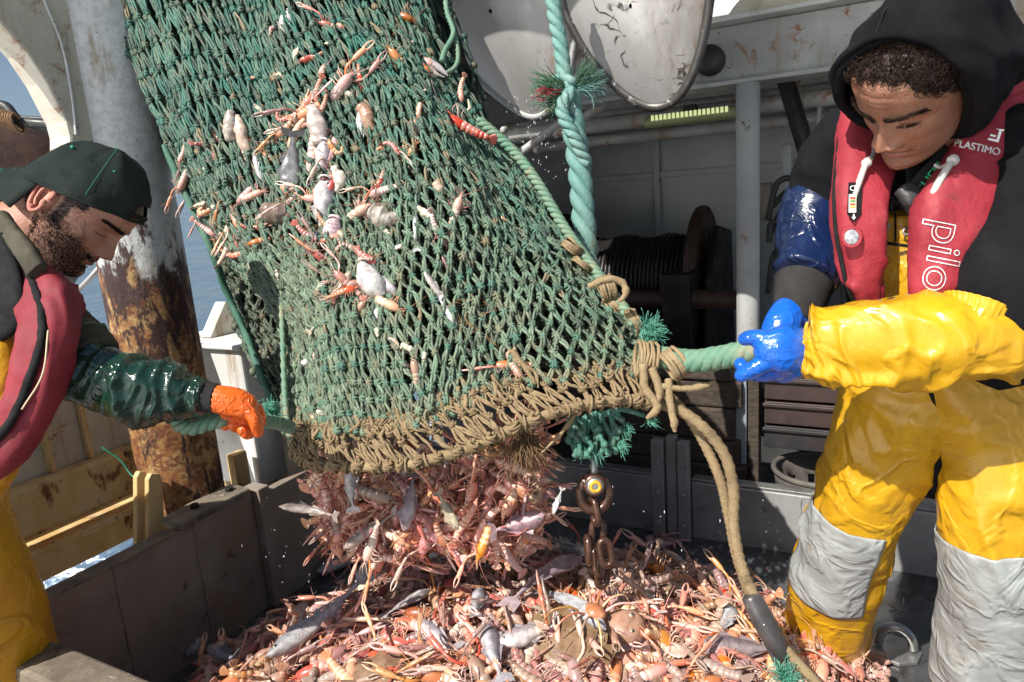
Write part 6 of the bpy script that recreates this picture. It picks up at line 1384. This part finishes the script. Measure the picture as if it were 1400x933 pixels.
# lifejacket: two padded lobes with black piping
def lobe(pts, n=50, k=40, seed=0, am=.005): return MB().loft([C(*q) for q in pts], n, k, EZ, 3.2, .35, ladd(oil(seed, am, 7, 1.), lambda p, a, t: .002 * noise.noise(V(p) * 60)))
LA = [(1196, 128, 1.29, 26, 18), (1189, 170, 1.265, 38, 22), (1184, 215, 1.23, 39, 26), (1176, 265, 1.19, 35, 26), (1174, 315, 1.19, 31, 26), (1177, 355, 1.20, 27, 24), (1181, 390, 1.21, 23, 20), (1186, 418, 1.22, 16, 14)]
la = lobe(LA, seed=31, am=.007); la.build('lifejacket_lobe', REDV, man, label='left red lobe of the lifejacket with a round window')
LB = [(1396, 105, 1.17, 40, 24), (1384, 150, 1.165, 46, 26), (1358, 200, 1.16, 50, 28), (1326, 250, 1.145, 50, 28), (1300, 300, 1.125, 46, 28), (1291, 350, 1.13, 42, 26), (1284, 400, 1.14, 39, 24), (1280, 436, 1.15, 36, 20)]
lb_ = lobe(LB, seed=37, am=.006); lb_.build('lifejacket_lobe', REDV, man, label='right red lobe of the lifejacket with white outlined lettering')
MB().loft([C(1300, 120, 1.24, 40, 30), C(1345, 110, 1.20, 50, 36), C(1392, 105, 1.14, 40, 28)], 24, 24, EZ, 2.4, .4, oil(33, .004)).build('lifejacket_collar', REDV, man)
for sgn, LL, dx in ((-1, LA, -1.0), (1, LB, .99)):
    MB().tube([at(q[0] + dx * q[3], q[1], q[2] - .002) for q in LL], .0042, 8, n=70).build('piping', PIPE, man)
c = at(1164, 325, 1.158)
WIN = M('scuffed_clear_window', (.22, .23, .26), (.50, .51, .53), 120, .08, .25, coat=.6)
Rw = Matrix((EX, EY, (EZ - EX * .35).normalized())).transposed()
MB().loft([(c - EZ * .006, .0125, .0135), (c + EZ * .004 - EX * .001, .012, .013)], 3, 26, EY, cap=.3).build('window_disc', WIN, man)
MB().tube([c + (EX * .92 + EZ * .25) * math.cos(a) * .0145 + EY * math.sin(a) * .0160 + EZ * .002 for a in [j * math.pi / 12 for j in range(24)]], .0034, 7, closed=True).build('window_rim', REDV, man)
# black label with arrow point and printed strip
pl = [(1160, 250), (1178, 250), (1177, 293), (1167, 304), (1158, 293)]
dl = 1.153
MB().prism([at(x, y, dl) for x, y in pl], EZ * .002).build('label_patch', PIPE, man, smooth=False)
for x0, x1, y0, y1, col in ((1160.5, 1170.5, 266, 291, (.72, .72, .62)), (1162, 1169, 270, 272.6, (.55, .08, .04)), (1162, 1169, 274.2, 276.6, (.10, .28, .06)), (1162, 1169, 278.4, 281, (.60, .10, .04)), (1162, 1169, 282.6, 284.6, (.55, .40, .05))):
    MB().prism([at(x, y, dl - .0036) for x, y in ((x0, y0), (x1, y0), (x1 - .4, y1), (x0 - .4, y1))], EZ * (.001 if y1 - y0 > 10 else .002)).build('label_print', M('label_ink', col, None, 10, .6), man, smooth=False)
text('O', 1166, 258, dl - .004, 0, .013, WHTT, 'label_print', man)
MB().prism([at(x, y, dl - .004) for x, y in ((1166, 293), (1168, 293), (1168, 297), (1170, 297), (1167, 301), (1164, 297), (1166, 297))], EZ * .001).build('label_print', WHTT, man, smooth=False)
text('pilot', 1286, 362, 1.10, -101, .078, WHTT, 'outlined_lettering', man, outline=.0008, onto=lb_)
text('PLASTIMO', 1336, 202, 1.09, -12, .0165, WHTT, 'chest_lettering', man, onto=lb_)
lg = MB()
for pts in ([(1353, 193), (1363, 195), (1369, 180), (1359, 178)],):
    P_ = [at(x, y, 1.074) for x, y in ((1351, 189), (1362, 191.5), (1366, 178), (1361, 176.5), (1373, 177.5), (1371, 180), (1369, 180), (1364.5, 195), (1350, 191.5))]
    lg.prism(P_, EZ * .0012)
lg.prism([at(x, y, 1.074) for x, y in ((1354, 184), (1361, 185.6), (1360.4, 188), (1353.4, 186.2))], EZ * .0012); lg.build('chest_emblem', WHTT, man, smooth=False)
# cords, straps, buckles
def cord(pts, r, name='drawstring'): MB().tube([at(*q) for q in pts], r, 9, n=50, disp=lambda p, a, t: .0006 * math.sin(a * 2 + t * 160)).build(name, WCORD, man)
MB().tube([at(1195, 196, 1.18), at(1194, 210, 1.172), at(1189, 222, 1.165)], .0035, 8).build('drawstring', cloth('grey_cord', (.16, .14, .14), (.22, .2, .2), 50, .8, .9), man)
cord([(1189, 218, 1.165), (1184, 224, 1.158), (1176, 245, 1.153), (1170, 262, 1.153), (1165, 275, 1.155)], .0052); MB().ball(at(1185, 223, 1.158), (.009, .008, .008), k=12, m=8, disp=lambda p: .2 * fbm(p, 160, 2)).build('drawstring_knot', WCORD, man)
cord([(1305, 216, 1.115), (1300, 222, 1.108), (1290, 238, 1.105), (1281, 254, 1.106), (1276, 265, 1.108)], .0058); MB().ball(at(1303, 219, 1.108), (.010, .009, .009), k=12, m=8, disp=lambda p: .2 * fbm(p, 160, 2)).build('drawstring_knot', WCORD, man)
cord([(1278, 226, 1.12), (1286, 229, 1.118), (1296, 224, 1.112)], .0028)
strap([(1252, 222, 1.19), (1254, 250, 1.18), (1250, 285, 1.18)], .020, .004, PIPE, 'webbing_strap', man)
stp = MB().loft([(at(x, y, d), .020, .004) for x, y, d in ((1300, 208, 1.155), (1280, 232, 1.15), (1262, 252, 1.155), (1246, 272, 1.165))], 40, 12, EZ, 4, .1); stp.build('webbing_strap', PIPE, man)
text('GUEM.', 1273, 244, 1.13, 52, .024, GRNT, 'strap_lettering', man, onto=stp)
MB().loft([C(1238, 258, 1.16, 15, 10), C(1248, 272, 1.155, 15, 11), C(1253, 292, 1.16, 9, 8)], 20, 16, EZ, 3, .6, lambda p, a, t: .002 * fbm(p, 60, 2)).build('strap_buckle', M('black_plastic', (.03, .03, .032), (.05, .05, .05), 30, .35, .5, bump=.3), man)
text('M', 1226, 280, 1.185, -4, .030, M('grey_print', (.10, .09, .09), None, 10, .7), 'hoodie_lettering', man, outline=.0008, onto=hoodie)
for pts in ([(1192, 424), (1196, 416), (1205, 413), (1206, 420), (1202, 426), (1194, 428)], [(1210, 424), (1216, 414), (1232, 407), (1242, 405), (1238, 412), (1226, 420), (1216, 427)], [(1214, 428), (1224, 421), (1238, 414), (1244, 416)]):
    MB().tube([at(x, y, 1.13) for x, y in pts], .0034, 8, n=50).build('belt_ring', STEELR, man)
strap([(1200, 425, 1.14), (1225, 416, 1.135), (1262, 420, 1.14)], .012, .003, PIPE, 'belt_strap', man)
# gloves
def glove(parts, m, label, vox=.0026):
    b = MB()
    for p in parts: b.loft([C(*q) for q in p], 16, 16, EZ, 2, .9)
    return b.build('glove', m, man if m is BGLV else man2, remesh=vox, label=label)
glove([[(1112, 479, 1.215, 29, 24), (1092, 480, 1.21, 33, 24), (1068, 478, 1.20, 34, 24), (1050, 477, 1.205, 26, 22)],
       [(1060, 470, 1.20, 15, 15), (1042, 463, 1.205, 12.5, 13), (1026, 462, 1.215, 11, 11), (1018, 464, 1.225, 9.5, 10)],
       [(1062, 486, 1.20, 16, 15), (1044, 497, 1.205, 13, 13), (1026, 507, 1.21, 11.5, 11.5), (1013, 514, 1.22, 9.5, 10)],
       [(1075, 498, 1.21, 17, 16), (1060, 508, 1.225, 13, 13), (1040, 512, 1.25, 11, 11), (1020, 508, 1.275, 10, 10), (1012, 497, 1.29, 9, 9)],
       [(1085, 502, 1.21, 17, 16), (1072, 512, 1.23, 13, 12), (1056, 510, 1.26, 10, 10), (1046, 500, 1.285, 9, 9)],
       [(1094, 498, 1.215, 15, 14), (1086, 510, 1.235, 11, 11), (1074, 508, 1.265, 9, 9)]], BGLV, 'near blue rubber glove gripping the rope')
glove([[(1086, 440, 1.30, 24, 22), (1081, 428, 1.30, 25, 22), (1071, 443, 1.285, 26, 24), (1062, 462, 1.28, 24, 22)],
       [(1056, 455, 1.28, 13, 13), (1046, 470, 1.275, 11, 11), (1042, 488, 1.285, 10, 10), (1046, 500, 1.30, 9, 9)],
       [(1068, 458, 1.275, 12, 12), (1060, 476, 1.27, 11, 11), (1060, 492, 1.285, 10, 10)],
       [(1082, 455, 1.28, 12, 12), (1078, 472, 1.275, 11, 11), (1080, 488, 1.29, 10, 10)],
       [(1094, 440, 1.30, 11, 11), (1098, 452, 1.29, 10, 10), (1092, 464, 1.285, 9, 9)]], BGLV, 'far blue rubber glove behind the near one')

# ------------------------------------------------------------------ left fisherman
man2 = thing('person', 'bearded fisherman in a backward dark cap and red lifejacket hauling with an orange glove', 'person', atz(10, 1010, 0) * 1.0)
SK2 = (.52, .27, .185)
HML = place_head(None, at(110, 285, 1.37), [(.16, -.06, .98), (.70, -.695, -.16), (.69, .715, -.07)], 1.0)
def hl2(x, y, z):
    w_ = .008 * noise.noise(V((x * 80, y * 80, z * 80)))
    return (y < .035 + w_ and z > -.004 + w_ and y > -.2 and not (y > -.035 and z < .012)) or (y < -.035 and z > -.062 + w_) or (-.002 < y < .022 + w_ and z > -.040 and z > -.1 and abs(x) > .05) or z > .06
hb = head_mb(SK2, beard=.66, hairline=hl2, smile=1.6, squint=1.6)
for s_ in (-1, 1): ear_mb(hb, s_, c3(SK2, (.62, .26, .19), .4), y0=-.026, z0=-.016, sc=1.08)
hb.loft([(V((0, -.024, -.05)), .053, .056), (V((0, -.040, -.10)), .057, .058), (V((0, -.085, -.16)), .062, .060), (V((0, -.13, -.22)), .085, .075)], 20, 30, V((0, 1, .4)), cap=0, disp=lambda p, a, t: .002 * fbm(p, 40, 3), col=SK2)
xf(hb, HML).build('head', mk_skin('skin_tanned', .36, .12), man2)
hr_ = MB(); bd_ = MB()
for i in range(5200):
    a = U(0, 6.283); z = U(-.066, .06); ca, sa = math.cos(a), math.sin(a); hw, by, fy = np.interp(z, FZ, HW), np.interp(z, FZ, BY), np.interp(z, FZ, FY)
    x = hw * math.copysign(abs(sa) ** .93, sa); y = -.008 + ((fy + .008) if ca > 0 else (-.008 - by)) * math.copysign(abs(ca) ** (.86 if ca > 0 else .95), ca)
    if x > -.02 and hl2(x, y, z):
        p = V((x, y, z)); n_ = V((x / hw ** 2, y / .09 ** 2, 0)).normalized(); v = (n_ * .5 + V((U(-.3, .3), -.5 + U(-.3, .3), -.6 + U(-.3, .3)))).normalized(); L = U(.005, .011)
        hr_.loft([(p, .0005, .0005), (p + v * L * .5 + n_ * .001, .00045, .00045), (p + v * L, .0002, .0002)], 3, 3, cap=0, raw=True)
for i in range(5200):
    z = U(-.116, -.020); a = U(-.2, 1.9); hw, by, fy = np.interp(z, FZ, HW), np.interp(z, FZ, BY), np.interp(z, FZ, FY); ca, sa = math.cos(a), math.sin(a)
    x = hw * math.copysign(abs(sa) ** .93, sa); y = -.008 + ((fy + .008) if ca > 0 else (-.008 - by)) * math.copysign(abs(ca) ** (.86 if ca > 0 else .95), ca)
    if z > -.040 - (.012 if x < .035 else 0) + (.03 * max(0, (x - .045) / .02)): continue
    if x < .021 and -.077 < z < -.053: continue
    p = V((x, y + .001, z)); n_ = V((x / hw ** 2, max(y, 0) / .08 ** 2 + 20, -20 if z < -.1 else 0)).normalized(); v = (n_ * .6 + V((U(-.3, .3), U(-.1, .3), -.7))).normalized(); L = U(.0016, .0034)
    bd_.loft([(p, .00042, .00042), (p + v * L, .0002, .0002)], 2, 3, cap=0, raw=True)
for i in range(260):
    x = U(-.024, .026); p = V((x, .0885 - 14 * x * x, U(-.057, -.048))); v = V((U(-.4, .4) + x * 20, .45, -.8)).normalized(); L = U(.004, .007); bd_.loft([(p, .0005, .0005), (p + v * L, .0002, .0002)], 2, 3, cap=0, raw=True)
for i in range(420):
    X_ = U(.010, .056); zb = .0215 + .10 * (X_ - .012) - 5.8 * max(0, X_ - .036) ** 2 + U(-.0030, .0030)
    fy, hw = np.interp(zb, FZ, FY), np.interp(zb, FZ, HW); p = V((X_, -.008 + (fy + .008) * max(0, 1 - (X_ / hw) ** 2) ** .46 + .0066, zb)); v = V((.9, U(-.2, .2), U(-.1, .5))).normalized(); L = U(.004, .009); hr_.loft([(p, .0005, .0005), (p + v * L * .5 + V((0, .0008, 0)), .00045, .00045), (p + v * L, .0002, .0002)], 3, 3, cap=0, raw=True)
xf(hr_, HML).build('hair', HAIR, man2); xf(bd_, HML).build('beard', HAIR, man2)
MB().loft([(V((-.014, .0835, -.063)), .0022, .002), (V((0, .0885, -.0632)), .0028, .002), (V((.014, .0835, -.063)), .0022, .002)], 12, 8, V((0, 1, 0))).build('teeth', M('teeth_enamel', (.62, .56, .46), None, 30, .3), man2) if False else None
# cap worn backwards
HMC = HML @ Matrix.Translation((0, 0, .03)) @ Matrix.Rotation(math.radians(13), 4, 'X') @ Matrix.Translation((0, 0, -.03))
cp = MB(); rows = []
for i in range(26):
    th = math.radians(96 - 96 * i / 25); row = []
    for j in range(64):
        a = 2 * math.pi * j / 64; fwd = math.cos(a); r = math.sin(th); ry = .112 if fwd > 0 else .113
        p = V((.0865 * r * math.sin(a), -.006 + ry * r * fwd * (.93 if fwd > 0 else 1), .030 + .016 * fwd * max(0, math.sin(th)) + .104 * math.cos(th)))
        nn_ = V((math.sin(a) * r, fwd * r, math.cos(th))); seam = -.0016 * max(0, 1 - abs(((a / (math.pi / 3)) % 1) - .5) * 18 + 0) if i > 2 else 0
        row.append(p + nn_ * (.0065 * (1 - 2 * abs(noise.noise(V((p.x * 14, p.y * 14, p.z * 14 + 2))))) + .002 * noise.noise(p * 60) + seam))
    rows.append(row)
cf = MB().grid(rows, wrap=True)
def dropf(q): # opening above the strap at the forehead
    m_ = sum((V(cf.v[i]) for i in q), V((0, 0, 0))) / 4; return m_.y > .078 and abs(m_.x) < .034 and m_.z < .070
cf.f = [q for q in cf.f if not dropf(q)]
xf(cf, HMC).build('cap_crown', CAPM, man2, solid=.003)
MB().tube([HMC @ V((.046 * math.cos(a), .1005 - .012 * math.cos(a) ** 2 * 1.2, .045)) for a in [j * math.pi / 8 for j in range(9)]], .006, 8, n=30).build('cap_strap', PIPE, man2)
MB().tube([HMC @ V(rows[0][j]) for j in range(64)], .0032, 7, closed=True).build('cap_band', CAPM, man2)
br = []
for i in range(15):
    q = i / 14; row = []
    for j in range(25):
        a = math.radians(-62 + 124 * j / 24); rr_ = 1 + .62 * q * (math.cos(a * 1.2) ** .6 if abs(a * 1.2) < 1.55 else 0)
        row.append(V((.0865 * math.sin(a) * (1 + .12 * q), -.006 - .113 * math.cos(a) * rr_, .013 - .018 * (math.sin(a) ** 2) - .040 * q - .022 * q * (.5 + .6 * math.sin(a) ** 2) + .008)))
    br.append(row)
xf(MB().grid(br), HMC).build('cap_brim', CAPM, man2, solid=.0045)
for q in (.35, .6, .85): MB().tube([HMC @ (br[int(q * 14)][j] + V((0, 0, .003))) for j in range(1, 24)], .0004, 4).build('brim_stitching', TEAL, man2)
for jj in (45, 13): MB().tube([HMC @ (rows[i][jj] + V((math.sin(2 * math.pi * jj / 64) * .003, 0, .002))) for i in range(2, 24)], .00035, 4).build('cap_stitching', TEAL, man2)
MB().ball(HMC @ V((0, -.006, .136)), .007, k=12, m=8).build('cap_button', TEAL, man2)
for a in (1.1, 2.1):
    c = HMC @ V((.0865 * math.sin(a) * .80, -.006 + .112 * math.cos(a) * .80, .101)); MB().ball(c, .0036, k=10, m=6).build('cap_eyelet', TEAL, man2)
# torso, neck collar, vest
limb([C(-190, 640, 1.55, 120, 90), C(-120, 540, 1.45, 130, 95), C(-50, 460, 1.38, 118, 90), C(0, 405, 1.35, 76, 60), C(18, 372, 1.34, 46, 40)], 36, 40, oil(41, .006), 2.2).build('jacket', KHAKI, man2, label='muddy khaki jacket under the lifejacket')
limb([C(-45, 430, 1.22, 40, 30), C(-18, 500, 1.19, 50, 34), C(-22, 600, 1.19, 50, 34), C(-60, 680, 1.22, 50, 40)], 30, 28, oil(43, .005), 2.6).build('bib', YEL, man2)
strap([(-10, 330, 1.22), (8, 370, 1.20), (14, 410, 1.18), (8, 440, 1.175), (-20, 455, 1.17)], .026, .008, PIPE, 'webbing_strap', man2)
strap([(0, 300, 1.26), (18, 322, 1.22), (36, 345, 1.20), (52, 372, 1.18)], .018, .010, KHAKI, 'jacket_collar', man2, disp=oil(44, .003))
V1 = [(24, 332, 1.27, 8, 8), (36, 356, 1.25, 12, 12), (50, 384, 1.22, 24, 18), (62, 412, 1.19, 38, 24), (69, 450, 1.165, 36, 26), (56, 512, 1.15, 34, 26), (34, 565, 1.14, 32, 24), (4, 606, 1.135, 35, 24), (-45, 634, 1.14, 40, 24)]
REDSHADE = cloth('shaded_red_cloth', (.25, .016, .028), (.18, .012, .022), 7, .6, .8, 0, 900, .5, 14, .008, (((.12, .03, .03), 9, .54, .70, .6),))  # lifejacket red darkened: shade on the leaning chest put into the colour
lobe(V1, 60, 44, 51, .005).build('lifejacket_lobe', REDSHADE, man2)
lobe([(86, 398, 1.29, 18, 14), (94, 422, 1.27, 18, 18), (94, 460, 1.25, 20, 18), (86, 500, 1.24, 18, 16)], 24, 24, 53, .004).build('lifejacket_lobe', REDSHADE, man2)
MB().loft([(at(x, y, d), r, r * .8) for x, y, d, r in ((20, 330, 1.25, .006), (34, 362, 1.215, .0065), (48, 395, 1.170, .0068), (57, 430, 1.139, .007), (55, 470, 1.120, .007), (40, 520, 1.110, .007), (22, 562, 1.104, .007), (0, 596, 1.102, .007), (-30, 620, 1.10, .007))], 70, 12, EZ, 2, .4, lambda p, a, t: .0018 * fbm(p, 70, 2)).build('piping', PIPE, man2)
strap([(66, 452, 1.12), (58, 512, 1.10), (30, 560, 1.095)], .0012, .0012, M('vest_stitch', (.6, .45, .3), None, 10, .7), 'stitching', man2)
# arm
limb([C(30, 425, 1.31, 50, 46), C(74, 456, 1.28, 46, 42), C(104, 474, 1.25, 42, 40), C(124, 492, 1.24, 42, 38)], 30, 36, oil(56, .007, 6, 1.4), 2.1).build('sleeve', KHAKI, man2, label='muddy khaki upper sleeve')
_go, _go2 = oil(81, .013, 9, 1.1), oil(83, .006, 17, 1.4)
def gdisp(p, a, t): return _go(p, a, t) + _go2(p, a, t)
limb([C(84, 478, 1.235, 54, 44), C(112, 508, 1.23, 50, 42), C(150, 522, 1.225, 46, 40), C(190, 530, 1.22, 44, 38), C(225, 534, 1.22, 36, 32), C(252, 539, 1.22, 31, 28), C(272, 542, 1.22, 27, 24), C(281, 543, 1.22, 23, 21)], 90, 64, gdisp, 2.1, .1).build('oversleeve', DGRN, man2, label='shiny dark green oversleeve')
limb([C(276, 543, 1.22, 22, 20), C(286, 544, 1.22, 21, 19), C(295, 545, 1.22, 20, 18)], 10, 28, lambda p, a, t: .001 * math.cos(a * 14), 2).build('cuff', NEOP, man2)
glove([[(288, 545, 1.22, 19, 17), (304, 547, 1.22, 20, 16), (322, 551, 1.225, 21, 16), (338, 556, 1.23, 18, 15)],
       [(334, 555, 1.225, 10, 10), (345, 566, 1.225, 9.5, 9.5), (350, 580, 1.23, 9, 9), (353, 592, 1.24, 8, 8)],
       [(338, 552, 1.24, 9, 9), (350, 558, 1.25, 8.5, 8.5), (355, 568, 1.26, 8, 8), (357, 578, 1.28, 7, 7)],
       [(330, 562, 1.24, 10, 10), (340, 578, 1.27, 9, 9), (343, 590, 1.275, 8.5, 8.5), (338, 594, 1.26, 8, 8), (331, 588, 1.25, 7.5, 7.5)],
       [(318, 562, 1.25, 9, 9), (325, 578, 1.28, 8.5, 8.5), (325, 585, 1.275, 8, 8), (318, 581, 1.26, 7.5, 7.5)],
       [(306, 560, 1.25, 8, 8), (312, 576, 1.285, 7.5, 7.5), (308, 583, 1.275, 7, 7)]], OGLV, 'orange rubber glove gripping the rope eye', .003)
# trousers
L3 = [C(-130, 600, 1.42, 108, 90), C(-98, 690, 1.38, 92, 80), C(-66, 770, 1.40, 80, 70), C(-26, 850, 1.46, 76, 66), C(2, 920, 1.52, 72, 62), C(14, 1000, 1.60, 66, 58), C(20, 1090, 1.68, 52, 54)]
limb(L3, 80, 56, oil(61, .011, 9, 1.2), 2.2, .1).build('trousers', YEL, man2)
limb([C(-190, 640, 1.5, 110, 90), C(-190, 800, 1.5, 90, 80), C(-170, 1000, 1.6, 70, 66), C(-165, 1090, 1.68, 55, 55)], 40, 40, oil(63, .010), 2.2, .1).build('trousers', YEL, man2)
